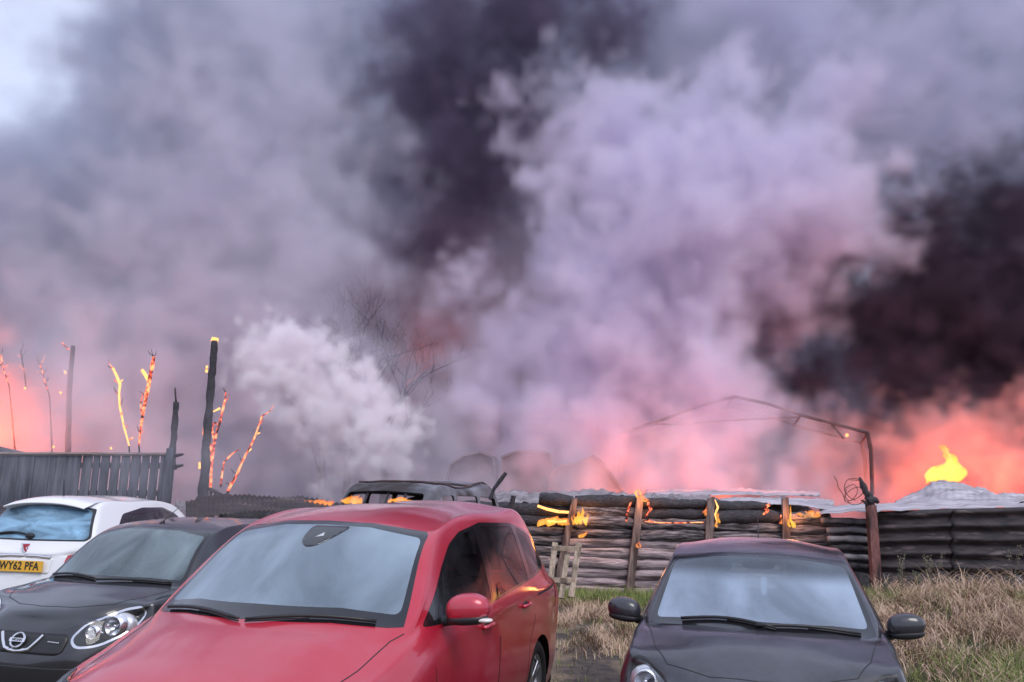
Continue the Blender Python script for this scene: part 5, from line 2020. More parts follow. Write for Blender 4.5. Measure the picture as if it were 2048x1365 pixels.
def ridge_wall():
    """wall of charred corrugated sheets right of the log fence"""
    root = empty('corrugated_wall', (6.4, 14.6, gz(6.4, 14.6)), 0, 'dark wall of horizontally corrugated scorched sheets behind the dry grass', 'wall')
    rel = lambda p: Vector(p) - Vector(root.location)
    rnd = random.Random(9)
    # upright sheets: four overlapping panels
    edges = [(1738, 1024, 1166), (1905, 1018, 1170), (2060, 1014, 1176), (2240, 1012, 1182), (2420, 1010, 1190)]
    for k in range(4):
        (xa, ta, ba), (xb, tb, bb) = edges[k], edges[k + 1]
        D0, D1 = 15.3 - 0.55 * k - (0.02 if k % 2 else 0), 15.3 - 0.55 * (k + 1)
        vs, fs = [], []
        nu_, nv_ = 14, 66
        for i in range(nu_ + 1):
            u = i / nu_
            px_, t_, b_, D = xa + (xb - xa) * u + (2 if i == nu_ else 0), ta + (tb - ta) * u, ba + (bb - ba) * u, D0 + (D1 - D0) * u - 0.02 * (k % 2)
            A, B = pt(px_, t_, D), pt(px_, b_, D)
            for j in range(nv_ + 1):
                v = j / nv_
                p = A.lerp(B, v)
                w = math.sin(v * 2 * PI * 5.5 + 0.5 * mnoise.noise(Vector((px_ * 0.01, v * 2, k))))
                p.y += -0.045 * w + 0.008 * mnoise.noise(Vector((p.x * 2, p.z * 3, 1)))
                p.z += 0.005 * mnoise.noise(Vector((p.x * 1.3, v * 3, 7)))
                vs.append(rel(p))
        n = nv_ + 1
        fs = [(i * n + j, (i + 1) * n + j, (i + 1) * n + j + 1, i * n + j + 1) for i in range(nu_) for j in range(nv_)]
        ob = mesh_obj('corrugated_sheet', vs, [f[::-1] for f in fs], M_SHEETDK, root, True)
        md = ob.modifiers.new('thick', 'SOLIDIFY')
        md.thickness = 0.006
    # dark uprights and boards below the sheets
    for k in range(19):
        px_ = 1700 + k * 36 + rnd.uniform(-10, 10)
        D = 15.1 - 0.0030 * (px_ - 1700) + rnd.uniform(-0.1, 0.1)
        A = pt(px_, 1150 + rnd.uniform(-8, 8), D)
        B = Vector((A.x + rnd.uniform(-0.05, 0.05), A.y, gz(A.x, A.y) - 0.1))
        w = rnd.uniform(0.05, 0.10)
        m = MB().box(rel((A + B) / 2), (w * 2, 0.04, (A - B).length), Matrix.Rotation(rnd.uniform(-0.06, 0.06), 3, 'Y'))
        m.build('board', M_CHAR if rnd.random() < 0.75 else M_BOARD, root)
    # broken log ends at the joint to the log fence
    for j in range(6):
        for q in range(2):
            py = 1042 + j * 18 + q * 7
            x0, x1 = 1648 + j * 7 + rnd.uniform(-8, 8), 1736
            pts = [rel(pt(x0, py + rnd.uniform(-2, 2), 15.35 + 0.1 * q)), rel(pt((x0 + x1) / 2, py + rnd.uniform(-2, 2), 15.3 + 0.1 * q)), rel(pt(x1, py + 2, 15.35 + 0.1 * q))]
            rough_tube(pts, [0.045, 0.052, 0.05], 9, 0.35, rnd.random() * 40, 12).build('log', M_ASH2 if q == 0 and j in (0, 1, 2, 4) else M_CHAR, root, True)


ridge_wall()


def steel_post():
    A, B = pt(1741, 1010, 15.0), pt(1752, 1165, 15.0)
    root = empty('boundary_post', (B.x, B.y, B.z), 0, 'reddish-brown post with charred broken top tangled in wire', 'post')
    rel = lambda p: Vector(p) - Vector(root.location)
    B2 = B + (B - A).normalized() * 0.25
    ax = (A - B2).normalized()
    m = MB()
    vs = []
    for c in (B2, A):
        for q in ((-0.078, -0.08), (0.078, -0.08), (0.078, 0.06), (-0.078, 0.06)):
            vs.append(rel((c.x + q[0] * (0.95 if c is A else 1), c.y + q[1], c.z)))
    m.add(vs, [(3, 2, 1, 0), (4, 5, 6, 7), (0, 1, 5, 4), (1, 2, 6, 5), (2, 3, 7, 6), (3, 0, 4, 7)])
    m.build('post_shaft', M_POSTRED, root, bevel=0.012)
    rough_tube([rel(pt(1742, 1016, 15.0)), rel(pt(1737, 995, 15.0)), rel(pt(1727, 975, 15.0)), rel(pt(1719, 955, 15.0))], [0.085, 0.07, 0.045, 0.025], 9, 0.6, 7, 16).build('charred_top', M_CHAR, root, True)
    rough_tube([rel(pt(1735, 1003, 14.95)), rel(pt(1748, 997, 14.95)), rel(pt(1757, 1006, 14.95))], [0.05, 0.06, 0.025], 8, 0.6, 17, 10).build('splinter', M_CHAR, root, True)
    rough_tube([rel(pt(1735, 1008, 14.95)), rel(pt(1722, 1001, 14.95))], [0.04, 0.015], 7, 0.5, 27, 6).build('splinter', M_CHAR, root, True)
    rnd = random.Random(3)
    for k, (cx, cy, rx, ry) in enumerate(((1708, 978, 17, 24), (1702, 985, 12, 16), (1712, 992, 22, 16))):
        pts = []
        a0 = rnd.uniform(0, 6)
        for i in range(26):
            a = a0 + i * 0.26
            g = 1 + 0.15 * math.sin(a * 2.3 + k)
            pts.append(rel(pt(cx + rx * g * math.cos(a), cy + ry * g * math.sin(a), 15.0 + 0.12 * math.sin(a * 1.7))))
        MB().tube(pts, 0.006, 5).build('wire', M_WIRE, root, True)
    for a, b in (((1668, 953), (1676, 975)), ((1676, 975), (1690, 1003)), ((1700, 960), (1720, 962))):
        MB().tube([rel(pt(*a, 15.1)), rel(pt((a[0] + b[0]) / 2 + 3, (a[1] + b[1]) / 2, 15.15)), rel(pt(*b, 15.1))], 0.006, 5).build('wire', M_WIRE, root, True)


steel_post()


def sheet(name, outline, D0, D1, mat, label, cat='roof sheet', group=None, corr=0.02, cn=14, amp=0.06, nu_=40, nv_=18, seed=1, thick=0.008, parent=None, sag=0.0):
    """crumpled corrugated sheet: outline = [(px, top py, bottom py), ...], far edge at D1, near edge at D0"""
    xs = [o[0] for o in outline]
    c0 = pt((xs[0] + xs[-1]) / 2, outline[len(outline) // 2][2], (D0 + D1) / 2)
    vs = []
    for i in range(nu_ + 1):
        u = i / nu_
        px_ = xs[0] + (xs[-1] - xs[0]) * u
        t_, b_ = np.interp(px_, xs, [o[1] for o in outline]), np.interp(px_, xs, [o[2] for o in outline])
        for j in range(nv_ + 1):
            v = j / nv_
            A, B = pt(px_, t_, D1), pt(px_, b_, D0)
            p = A.lerp(B, v)
            n = mnoise.fractal(Vector((p.x * 1.2, p.y * 1.2 + seed, seed * 2.3)), 1.0, 2.0, 4)
            edge = min(1.0, 4 * min(u, 1 - u, v + 0.2, 1.2 - v) + 0.25)
            p.z += amp * n * edge + corr * math.sin(u * 2 * PI * cn + n * 1.5) - sag * math.sin(PI * u)
            p.y += amp * 0.8 * mnoise.noise(Vector((p.x * 2.1, p.z * 2, seed + 5)))
            vs.append(p - c0)
    n = nv_ + 1
    fs = [(i * n + j, i * n + j + 1, (i + 1) * n + j + 1, (i + 1) * n + j) for i in range(nu_) for j in range(nv_)]
    ob = mesh_obj(name, vs, fs, mat, parent, True)
    ob.location = c0
    md = ob.modifiers.new('thick', 'SOLIDIFY')
    md.thickness = thick
    if not parent:
        tag(ob, label, cat, group)
    return ob


sheet('roof_sheet', [(1638, 1018, 1030), (1690, 1010, 1024), (1760, 1006, 1022), (1850, 1002, 1018), (1960, 1002, 1016), (2100, 1004, 1014)], 15.0, 16.6, M_ASH, 'long ash-white roof sheet lying along the top of the corrugated wall', group=None, amp=0.05, seed=3, cn=8, corr=0.012)
sheet('roof_sheet', [(1790, 1004, 1012), (1830, 985, 1010), (1868, 968, 1008), (1890, 964, 1006), (1920, 967, 1006), (1980, 980, 1006), (2040, 995, 1006), (2110, 1002, 1008)], 16.2, 18.6, M_ASH, 'peaked pale roof sheet folded into a low tent under the big flame', amp=0.16, seed=8, cn=22, corr=0.008, nu_=90)
sheet('roof_sheet', [(1440, 997, 1006), (1520, 995, 1006), (1600, 996, 1010), (1668, 1002, 1022)], 15.9, 17.2, M_ASH, 'thin pale roof sheet sagging behind the last two fence posts', amp=0.05, seed=13, cn=20, corr=0.012)
sheet('roof_sheet', [(985, 988, 1012), (1040, 984, 1008), (1120, 986, 1004), (1200, 988, 1002), (1300, 990, 1000), (1420, 992, 998)], 16.2, 19.5, M_ASH2, 'crumpled grey roof sheet spread behind the left end of the log fence', amp=0.16, seed=17, cn=22, corr=0.02, nu_=70)
sheet('roof_sheet', [(1290, 978, 992), (1400, 976, 990), (1500, 978, 990), (1640, 984, 992)], 19.0, 23.0, M_ASH, 'far pale roof sheet seen through pink smoke behind the fence', amp=0.06, seed=23, cn=20, corr=0.02)
sheet('charred_sheet', [(372, 1004, 1042), (420, 994, 1036), (470, 992, 1030), (540, 994, 1026), (600, 999, 1024), (650, 1004, 1022), (700, 1008, 1024)], 11.8, 13.6, M_SHEETDK, 'buckled black corrugated sheet with a toothed edge left of the burnt van', 'metal sheet', amp=0.07, seed=31, cn=34, corr=0.016, nu_=120)
sheet('charred_sheet', [(350, 1000, 1020), (430, 1000, 1016), (520, 1000, 1020), (600, 1004, 1024)], 14.2, 16.2, M_ASH2, 'grey smoking sheet of debris at the foot of the burning pole', 'metal sheet', amp=0.09, seed=37, cn=20, corr=0.014, nu_=70)


def debris_heap(name, pxs, D, depth, zlow, mat, label, seed, amp=0.25):
    """a heap of rubble as a closed mound"""
    x0, x1 = pxs[0][0], pxs[-1][0]
    nu_, nv_ = 60, 22
    vs = []
    c0 = pt((x0 + x1) / 2, pxs[len(pxs) // 2][1], D)
    c0.z = zlow
    for i in range(nu_ + 1):
        u = i / nu_
        px_ = x0 + (x1 - x0) * u
        top = np.interp(px_, [p[0] for p in pxs], [p[1] for p in pxs])
        for j in range(nv_ + 1):
            v = j / nv_
            y = D - depth / 2 + depth * v
            T = pt(px_, top, D)
            h = (T.z - zlow) * math.sin(PI * min(1, max(0, v))) ** 0.6 * min(1, 6 * u, 6 * (1 - u)) ** 0.5
            p = Vector((T.x, y, zlow + h))
            q = Vector((p.x * 2.3, p.y * 2.3, seed))
            nn = mnoise.fractal(q, 0.7, 2.1, 5)
            if 0 < i < nu_ and 0 < j < nv_:
                p.z += amp * nn * 0.6
                p.y += amp * 0.6 * mnoise.noise(q + Vector((5, 5, 5)))
                p.x += amp * 0.5 * mnoise.noise(q + Vector((9, 2, 5)))
            vs.append(p - c0)
    n = nv_ + 1
    fs = [(i * n + j, (i + 1) * n + j, (i + 1) * n + j + 1, i * n + j + 1) for i in range(nu_) for j in range(nv_)]
    ob = mesh_obj(name, vs, fs, mat, None, False)
    ob.location = c0
    return tag(ob, label, 'debris', kind='stuff')


debris_heap('rubble_heap', [(360, 1016), (480, 1012), (620, 1014), (760, 1010), (980, 1008)], 14.4, 2.4, 0.1, M_CHAR, 'black heap of burnt rubble between left fence and van', 2.0)
debris_heap('rubble_heap', [(980, 1002), (1200, 1000), (1500, 1000), (1720, 1006)], 17.4, 2.6, 0.1, M_ASH2, 'grey heap of burnt rubble behind the log fence', 5.0)
debris_heap('rubble_heap', [(-60, 1006), (60, 1004), (200, 1008), (370, 1012)], 12.6, 1.8, 0.2, M_CHAR, 'dark low heap of rubble at the foot of the left fence', 7.0, 0.18)


def left_fence():
    D = 14.2
    c = pt(150, 990, D)
    root = empty('board_fence', (c.x, c.y, gz(c.x, c.y)), 0, 'tall blackened board fence with light showing through its gaps, in smoke', 'fence')
    rel = lambda p: Vector(p) - Vector(root.location)
    rnd = random.Random(21)
    gaps = [-230, -200, -170, -138, -108, -80, -52, -24, 8, 40, 72, 103, 134, 165, 187, 203, 223, 243, 263, 284, 302, 321, 338]
    for a, b in zip(gaps, gaps[1:]):
        g = 1.6 if a > 150 else (0.8 if a > 90 else 0.35)
        A0, A1 = pt(a + g, 911, D), pt(b - g, 911, D)
        zb = gz(A0.x, D) - 0.05
        dy = rnd.uniform(-0.008, 0.008)
        m = MB()
        j = rnd.uniform(-0.01, 0.01)
        vs = []
        for (x, z) in ((A0.x + j * .3, zb), (A1.x + j * .3, zb), (A1.x, A1.z + rnd.uniform(-.01, .0)), (A0.x, A0.z + rnd.uniform(-.01, .0))):
            vs += [rel((x, D - 0.012 + dy, z)), rel((x, D + 0.012 + dy, z))]
        m.add(vs, [(0, 2, 4, 6), (7, 5, 3, 1), (0, 1, 3, 2), (2, 3, 5, 4), (4, 5, 7, 6), (6, 7, 1, 0)])
        m.build('board', M_BOARD, root)
    A, B = pt(-240, 907, D - 0.03), pt(336, 909, D - 0.03)
    MB().tube([rel(A), rel(B)], 0.03, 6).build('top_rail', M_RAIL, root)
    for py in (930, 985):
        A, B = pt(-240, py, D + 0.05), pt(336, py + 2, D + 0.05)
        MB().box(rel((A + B) / 2), ((B - A).length, 0.05, 0.09), Matrix.Rotation(-math.atan2(B.z - A.z, B.x - A.x), 3, 'Y')).build('rail', M_BOARD, root)
    A = pt(343, 897, D - 0.02)
    B = Vector((A.x, A.y, gz(A.x, A.y) - 0.1))
    MB().box(rel((A + B) / 2), (0.12, 0.12, (A - B).length)).build('end_post', M_BOARD, root, bevel=0.01)
    for py in (912, 934):
        MB().tube([rel(pt(350, py, D)), rel(pt(366, py - 3, D - .05))], [0.035, 0.02], 6).build('bracket', M_CHAR, root)


left_fence()


def stick(name, paths, mat, label, cat, D, r, group=None, part='branch', seg=8, amp=0.35, seed=1):
    """a thing made of a few uneven sticks; paths = list of pixel polylines with radii"""
    base = pt(*paths[0][0][-1], D)
    if cat == 'burning tree':
        rnd = random.Random(seed)
        extra = []
        for pth, rr, mt, nm in paths:
            rr = [q * 0.72 for q in rr]
            extra.append((pth, rr, mt, nm))
            if nm == 'trunk' and mt is not M_CHAR:
                for k in range(6):
                    i = rnd.randrange(len(pth) - 1)
                    x, y = pth[i]
                    dx, dy = rnd.choice((-1, 1)) * rnd.uniform(4, 13), -rnd.uniform(5, 20)
                    extra.append(([(x + dx, y + dy), (x + dx * 0.6, y + dy * 0.4), (x, y)], [0.004, 0.007, 0.010], rnd.choice((M_EMBER2, M_EMBER, M_CHAR)), 'twig'))
                x, y = pth[-1]
                if y > 850:
                    extra.append(([(x, y), (x + 3, y + 50), (x + 2, y + 130)], [rr[-1], rr[-1] * 1.1, rr[-1] * 1.3], M_CHAR, 'trunk'))
        paths = extra
        base = pt(paths[0][0][-1][0], 1000, D)
    root = empty(name, base, 0, label, cat, group)
    for k, (pth, rr, mt, nm) in enumerate(paths):
        pts = [pt(x, y, D + 0.05 * k) - base for x, y in pth]
        rough_tube(pts, rr, seg, amp, seed + k * 7, max(10, 5 * len(pts))).build(nm, mt or mat, root, True)
    return root


# gaunt burning pole and the burning saplings
stick('burnt_pole', [
    ([(429, 682), (426, 730), (420, 800), (414, 870), (410, 930), (406, 995), (405, 1010)], [0.062, 0.066, 0.072, 0.078, 0.082, 0.09, 0.1], M_CHAR, 'pole_shaft'),
    ([(430, 676), (428, 684)], [0.066, 0.07], M_EMBER3, 'glowing_tip'),
    ([(414, 732), (413, 745)], [0.02, 0.022], M_EMBER3, 'ember'),
    ([(409, 855), (407, 870)], [0.03, 0.024], M_EMBER, 'ember'),
    ([(402, 925), (400, 938)], [0.035, 0.03], M_EMBER3, 'ember'),
    ([(424, 790), (428, 780)], [0.018, 0.012], M_EMBER, 'ember'),
    ([(420, 880), (421, 900), (422, 930)], [0.02, 0.024, 0.012], M_EMBER, 'ember'),
    ([(403, 992), (396, 1000), (394, 1012)], [0.05, 0.05, 0.06], M_CHAR, 'brace'),
    ([(412, 975), (432, 984), (455, 998)], [0.035, 0.03, 0.025], M_CHAR, 'brace'),
], M_CHAR, 'tall charred pole with a glowing tip, tallest thing left of the white smoke puff', 'pole', 15.2, 0.07, seed=3)
stick('burning_sapling', [
    ([(452, 785), (449, 806), (443, 830), (437, 855), (432, 870), (427, 895), (423, 935), (421, 975)], [0.022, 0.03, 0.03, 0.035, 0.035, 0.035, 0.03, 0.035], M_EMBER, 'trunk'),
    ([(440, 817), (426, 824)], [0.026, 0.014], M_EMBER3, 'branch'),
    ([(436, 850), (428, 845), (424, 860), (428, 880)], [0.02, 0.022, 0.028, 0.02], M_EMBER, 'branch'),
], M_EMBER, 'glowing sapling close against the right side of the charred pole', 'burning tree', 15.3, 0.03, seed=11, group='burning saplings')
stick('burning_sapling', [
    ([(534, 827), (524, 832), (518, 850), (512, 868), (505, 885), (495, 903), (484, 925), (474, 950), (462, 970), (455, 985)], [0.014, 0.02, 0.02, 0.022, 0.024, 0.026, 0.03, 0.032, 0.035, 0.04], M_EMBER, 'trunk'),
    ([(478, 899), (462, 910), (448, 925), (444, 950), (441, 975)], [0.02, 0.026, 0.024, 0.022, 0.03], M_EMBER, 'branch'),
    ([(497, 903), (503, 898)], [0.02, 0.016], M_EMBER3, 'branch'),
    ([(515, 868), (520, 866)], [0.02, 0.014], M_EMBER3, 'branch'),
], M_EMBER, 'forked glowing sapling leaning right towards the white smoke puff', 'burning tree', 15.6, 0.03, seed=21, group='burning saplings')
stick('burning_sapling', [
    ([(308, 714), (304, 735), (299, 760), (293, 790), (288, 815), (283, 845), (280, 868), (278, 892)], [0.036, 0.05, 0.052, 0.045, 0.04, 0.03, 0.026, 0.026], M_EMBER, 'trunk'),
    ([(284, 740), (292, 752), (297, 765)], [0.036, 0.04, 0.03], M_EMBER3, 'branch'),
    ([(285, 790), (281, 810), (283, 830)], [0.018, 0.022, 0.014], M_EMBER, 'branch'),
], M_EMBER, 'thick glowing sapling with a short side stub, right of a thinner curved one', 'burning tree', 15.9, 0.04, seed=31, group='burning saplings')
stick('burning_sapling', [
    ([(226, 737), (233, 752), (240, 768), (238, 790), (239, 812), (244, 835), (249, 858), (254, 875), (258, 892)], [0.03, 0.036, 0.032, 0.026, 0.024, 0.024, 0.024, 0.02, 0.02], M_EMBER3, 'trunk'),
    ([(240, 764), (246, 760)], [0.02, 0.014], M_EMBER3, 'branch'),
    ([(258, 880), (266, 876)], [0.02, 0.014], M_EMBER, 'branch'),
], M_EMBER3, 'thin curved glowing sapling with a bright orange tip', 'burning tree', 15.9, 0.04, seed=41, group='burning saplings')
stick('burning_sapling', [
    ([(80, 730), (86, 748), (90, 765), (94, 778)], [0.026, 0.02, 0.02, 0.022], M_EMBER, 'trunk'),
    ([(92, 775), (99, 790), (102, 850), (104, 905)], [0.014, 0.016, 0.02, 0.03], M_CHAR, 'trunk'),
], M_EMBER, 'short glowing twig between the far left saplings and the dark stake', 'burning tree', 19.0, 0.03, seed=51, group='burning saplings')
stick('burning_sapling', [
    ([(2, 712), (6, 735), (12, 755), (18, 772)], [0.026, 0.018, 0.018, 0.015], M_EMBER, 'trunk'),
    ([(42, 700), (43, 715), (48, 740), (52, 775)], [0.03, 0.03, 0.018, 0.018], M_EMBER2, 'trunk'),
    ([(18, 772), (24, 830), (30, 905)], [0.018, 0.02, 0.03], M_CHAR, 'trunk'),
], M_EMBER, 'glowing twigs at the far left edge in front of orange smoke', 'burning tree', 19.0, 0.03, seed=61, group='burning saplings')
stick('burnt_stake', [
    ([(146, 692), (143, 730), (139, 780), (137, 850), (136, 905)], [0.05, 0.055, 0.06, 0.06, 0.07], M_CHAR, 'stake_shaft'),
    ([(124, 686), (131, 693), (138, 700)], [0.022, 0.022, 0.02], M_EMBER, 'ember'),
    ([(129, 742), (132, 748)], [0.025, 0.025], M_EMBER3, 'ember'),
], M_CHAR, 'dark stake half hidden in red smoke over the left fence', 'post', 20.0, 0.05, seed=71)
stick('burnt_stake', [
    ([(352, 805), (350, 850), (345, 900), (344, 940)], [0.05, 0.055, 0.06, 0.07], M_CHAR, 'stake_shaft'),
    ([(350, 776), (352, 805)], [0.012, 0.02], M_CHAR, 'wire_end'),
], M_CHAR, 'dark stake rising from the right end of the board fence', 'post', 15.0, 0.05, seed=81)
for k, (x, y) in enumerate(((50, 777), (121, 786), (107, 894), (222, 897))):
    e = MB().add(*superell((0, 0, 0), (0.02, 0.02, 0.022), (2, 2), 10, 6)).build('spark', M_EMBER3, None, True)
    e.location = pt(x, y, 16.5)
    tag(e, ('ember speck under the far left glowing twigs', 'ember speck beside the dark stake in red smoke', 'ember speck just above the board fence below the dark stake', 'ember speck just above the board fence left of the burning saplings')[k], 'spark', 'embers over the left fence')

# corner of a low pitched roof at the left edge
m = MB()
A, B, C_, D_ = pt(-120, 880, 16.0), pt(42, 909, 16.0), pt(-120, 912, 16.0), pt(-120, 905, 21)
c0 = C_.copy()
c0.z = gz(c0.x, c0.y)
wl = [pt(-120, 880, 16.0), pt(0, 893, 16.0), pt(42, 909, 16.0)]
bk = [p + Vector((-1.2, 3.5, 0)) for p in wl]
bt = [Vector((p.x, p.y, c0.z)) for p in wl]
bb = [Vector((p.x, p.y, c0.z)) for p in bk]
V_ = [p - c0 for p in wl + bk + bt + bb]
sh_root = empty('low_shed', c0, 0, 'corner of a low grey shed roof at the left edge behind the board fence', 'shed')
mesh_obj('roof', V_[:6], [(0, 1, 4, 3), (1, 2, 5, 4)], M_ROOF, sh_root).modifiers.new('t', 'SOLIDIFY').thickness = 0.06
mesh_obj('wall', V_, [(6, 7, 1, 0), (7, 8, 2, 1), (8, 11, 5, 2), (11, 10, 4, 5), (10, 9, 3, 4), (9, 6, 0, 3)], M_BOARD, sh_root)


def shed(name, outline, D, depth, label):
    """grey building shape in the smoke: front wall from an outline, roof of the same profile running back"""
    c = pt(outline[0][0], outline[0][1], D)
    c.z = 0.2
    root = empty(name, c, 0, label, 'shed')
    fr = [pt(x, y, D) - c for x, y in outline]
    base = [Vector((p.x, p.y, 0)) for p in (fr[-1], fr[0])]
    n = len(fr)
    front = fr + base
    back = [p + Vector((0.3, depth, 0)) for p in front]
    mesh_obj('front_wall', front, [tuple(range(n + 1, -1, -1))], M_ROOF, root)
    mesh_obj('rear_wall', back, [tuple(range(n + 2))], M_ROOF, root)
    for k in range(n - 1):
        a, b = fr[k], fr[k + 1]
        vs = [a + Vector((0, -0.15, 0.02)), b + Vector((0, -0.15, 0.02)), b + Vector((0.3, depth + 0.1, 0.02)), a + Vector((0.3, depth + 0.1, 0.02))]
        o = mesh_obj('roof' if abs(b.x - a.x) > 0.2 else 'side_wall', vs, [(0, 1, 2, 3)], M_ROOF, root)
        o.modifiers.new('t', 'SOLIDIFY').thickness = 0.05
    for a, b in ((front[0], front[-1]), (front[n - 1], front[n])):
        vs = [a, b, b + Vector((0.3, depth, 0)), a + Vector((0.3, depth, 0))]
        mesh_obj('side_wall', vs, [(0, 1, 2, 3)], M_ROOF, root)
    return root


shed('gabled_shed', [(1098, 950), (1112, 934), (1150, 928), (1186, 911), (1205, 925), (1248, 985)], 22.6, 5, 'grey shed with a leaning gable standing in the smoke, nearest the pink glow')
shed('round_roofed_shed', [(1000, 985), (1002, 915), (1030, 904), (1070, 903), (1098, 908), (1106, 930), (1108, 985)], 23.0, 5, 'dim grey block of a shed between the two others in the smoke')
shed('round_roofed_shed', [(885, 990), (900, 930), (925, 912), (960, 905), (988, 915), (996, 985)], 23.2, 5, 'faint grey shed in the smoke above the burnt van')


def portal_frame():
    c = pt(1745, 985, 21.6)
    c.z = 0.3
    root = empty('steel_frame', c, 0, 'bare steel gable frame of a burnt-down shed arching through the pink smoke', 'frame')
    rel = lambda p: Vector(p) - c
    # the frame runs away from the camera towards its left end, into the plume
    dd = lambda x: 21.6 + (1735 - x) * 0.006
    for dy, o in ((0, 0), (2.6, 20)):
        pts = [(1240, 868), (1330, 838), (1400, 812), (1466, 793), (1535, 808), (1610, 833), (1735, 866)]
        rough_tube([rel(pt(x - o * 0.6, y + o, dd(x) + dy)) for x, y in pts], 0.045, 6, 0.15, dy, 24).build('rafter', M_STEEL, root)
        lg = [(1735 - o * 0.6, 866 + o), (1742 - o * 0.6, 900 + o), (1745 - o * .6, 990)]
        rough_tube([rel(pt(x, y, 21.6 + dy)) for x, y in lg], 0.05, 6, 0.15, dy + 3, 14).build('leg', M_STEEL, root)
        rough_tube([rel(pt(1240 - o * 0.6, 868 + o, dd(1240) + dy)), rel(pt(1238 - o * .6, 990, dd(1240) + dy))], 0.05, 6, 0.15, dy + 5, 10).build('leg', M_STEEL, root)
    for x, y in ((1466, 793), (1600, 832), (1735, 866)):
        MB().tube([rel(pt(x, y, dd(x))), rel(pt(x - 12, y + 20, dd(x) + 2.6))], 0.035, 6).build('purlin', M_STEEL, root)
    rough_tube([rel(pt(x, y, dd(x) + 0.02)) for x, y in ((1300, 848), (1340, 850), (1480, 840), (1600, 835))], 0.025, 6, 0.1, 9, 12).build('tie_bar', M_STEEL, root)
    rough_tube([rel(pt(1664, 850, dd(1664))), rel(pt(1688, 878, dd(1688)))], 0.035, 6, 0.1, 9, 6).build('brace', M_STEEL, root)
    MB().add(*superell(rel(pt(1694, 871, 21.9)), (0.045, 0.04, 0.045), (2, 2), 10, 6)).build('ember', M_EMBER3, root, True)


portal_frame()


def pallet():
    D = 13.0
    base = pt(1130, 1196, D)
    root = empty('wooden_pallet', base, 0, 'broken pale wooden pallet leaning on the log fence beside the red car', 'pallet')
    rel = lambda p: Vector(p) - base

    def plank(a, b, w, t, dy=0.0, nm='plank'):
        A, B = pt(*a, D + dy + 0.35), pt(*b, D + dy)
        if nm == 'cross_piece':
            A, B = pt(*a, D + dy), pt(*b, D + dy)
        z = (B - A).normalized()
        x = z.cross(Vector((0, 1, 0))).normalized() if abs(z.y) < 0.99 else Vector((1, 0, 0))
        y = z.cross(x)
        M = Matrix((x, y, z)).transposed()
        m = MB().box((0, 0, 0), (w, t, (B - A).length))
        m.v = [M @ v + rel((A + B) / 2) for v in m.v]
        m.build(nm, M_PALE, root, bevel=0.005)
    plank((1110, 1086), (1098, 1190), 0.085, 0.03)
    plank((1135, 1106), (1122, 1197), 0.08, 0.03)
    plank((1158, 1086), (1142, 1195), 0.09, 0.03)
    plank((1104, 1097), (1162, 1098), 0.07, 0.045, 0.30, 'cross_piece')
    plank((1096, 1160), (1150, 1162), 0.07, 0.045, 0.10, 'cross_piece')


pallet()

# bent rod sticking up beside the van
r_ = stick('bent_rod', [([(1012, 946), (1000, 962), (988, 978), (980, 1000)], [0.03, 0.032, 0.03, 0.03], M_CHAR, 'rod_shaft')], M_CHAR, 'slanting black rod sticking up at the right rear of the burnt van', 'rod', 13.6, 0.03, seed=91, amp=0.15)
# ------------------------------------------------------------------ burnt-out van behind the red car
M_BURNT = noisy('van_burnt_steel', (0.045, 0.045, 0.055), (0.22, 0.22, 0.26), 2.4, (0.55, 0.85), 0.35, (1, 1, 1), 8, pos=(0.3, 0.7), c3=(0.03, 0.022, 0.022), scale3=1.3, pos3=(0.48, 0.60))
van = dict(
    L=4.3, W=0.90, z_low=0.25, z_nose=0.95, z_bump=0.55, corner=0.22, lean=0.10, x_corner=0.34, x_lead=0.14, nose_up=0.04,
    z_sill=0.25, z_wide=0.75,
    hood=[(0.50, 0.98, 1.06, 1.10, 0.35), (0.80, 1.0, 1.11, 1.16, 0.60), (1.00, 1.0, 1.14, 1.20, 0.82)],
    cabin=[
        (1.20, 1.0, (1.15, 0.84, 1.19), (1.12, 0.80, 1.21), (1.08, 0.76, 1.22), (0.95, 1.25)),
        (1.40, 1.0, (1.38, 0.86, 1.21), (1.34, 0.765, 1.52), (1.28, 0.72, 1.54), (1.18, 1.57)),
        (1.62, 1.0, (1.62, 0.865, 1.22), (1.60, 0.74, 1.81), (1.52, 0.685, 1.86), (1.43, 1.88)),
        (2.20, 1.0, (2.20, 0.865, 1.23), (2.20, 0.755, 1.85), (2.20, 0.68, 1.915), (2.20, 1.95)),
        (3.00, 1.0, (3.00, 0.865, 1.23), (3.00, 0.755, 1.86), (3.00, 0.68, 1.920), (3.00, 1.955)),
        (3.80, 1.0, (3.82, 0.860, 1.23), (3.84, 0.740, 1.82), (3.86, 0.67, 1.88), (3.90, 1.915)),
        (3.96, 0.99, (3.99, 0.845, 1.22), (3.98, 0.79, 1.52), (4.00, 0.73, 1.53), (4.05, 1.55)),
        (4.02, 0.98, (4.06, 0.840, 1.18), (4.07, 0.81, 1.17), (4.09, 0.75, 1.17), (4.13, 1.18)),
    ],
    rear_x=4.20, rear_z=1.05, rcorner=0.14, x_fw=0.80, x_rw=3.45, r_w=0.31, r_arch=0.36, spokes=5, paint=M_BURNT)
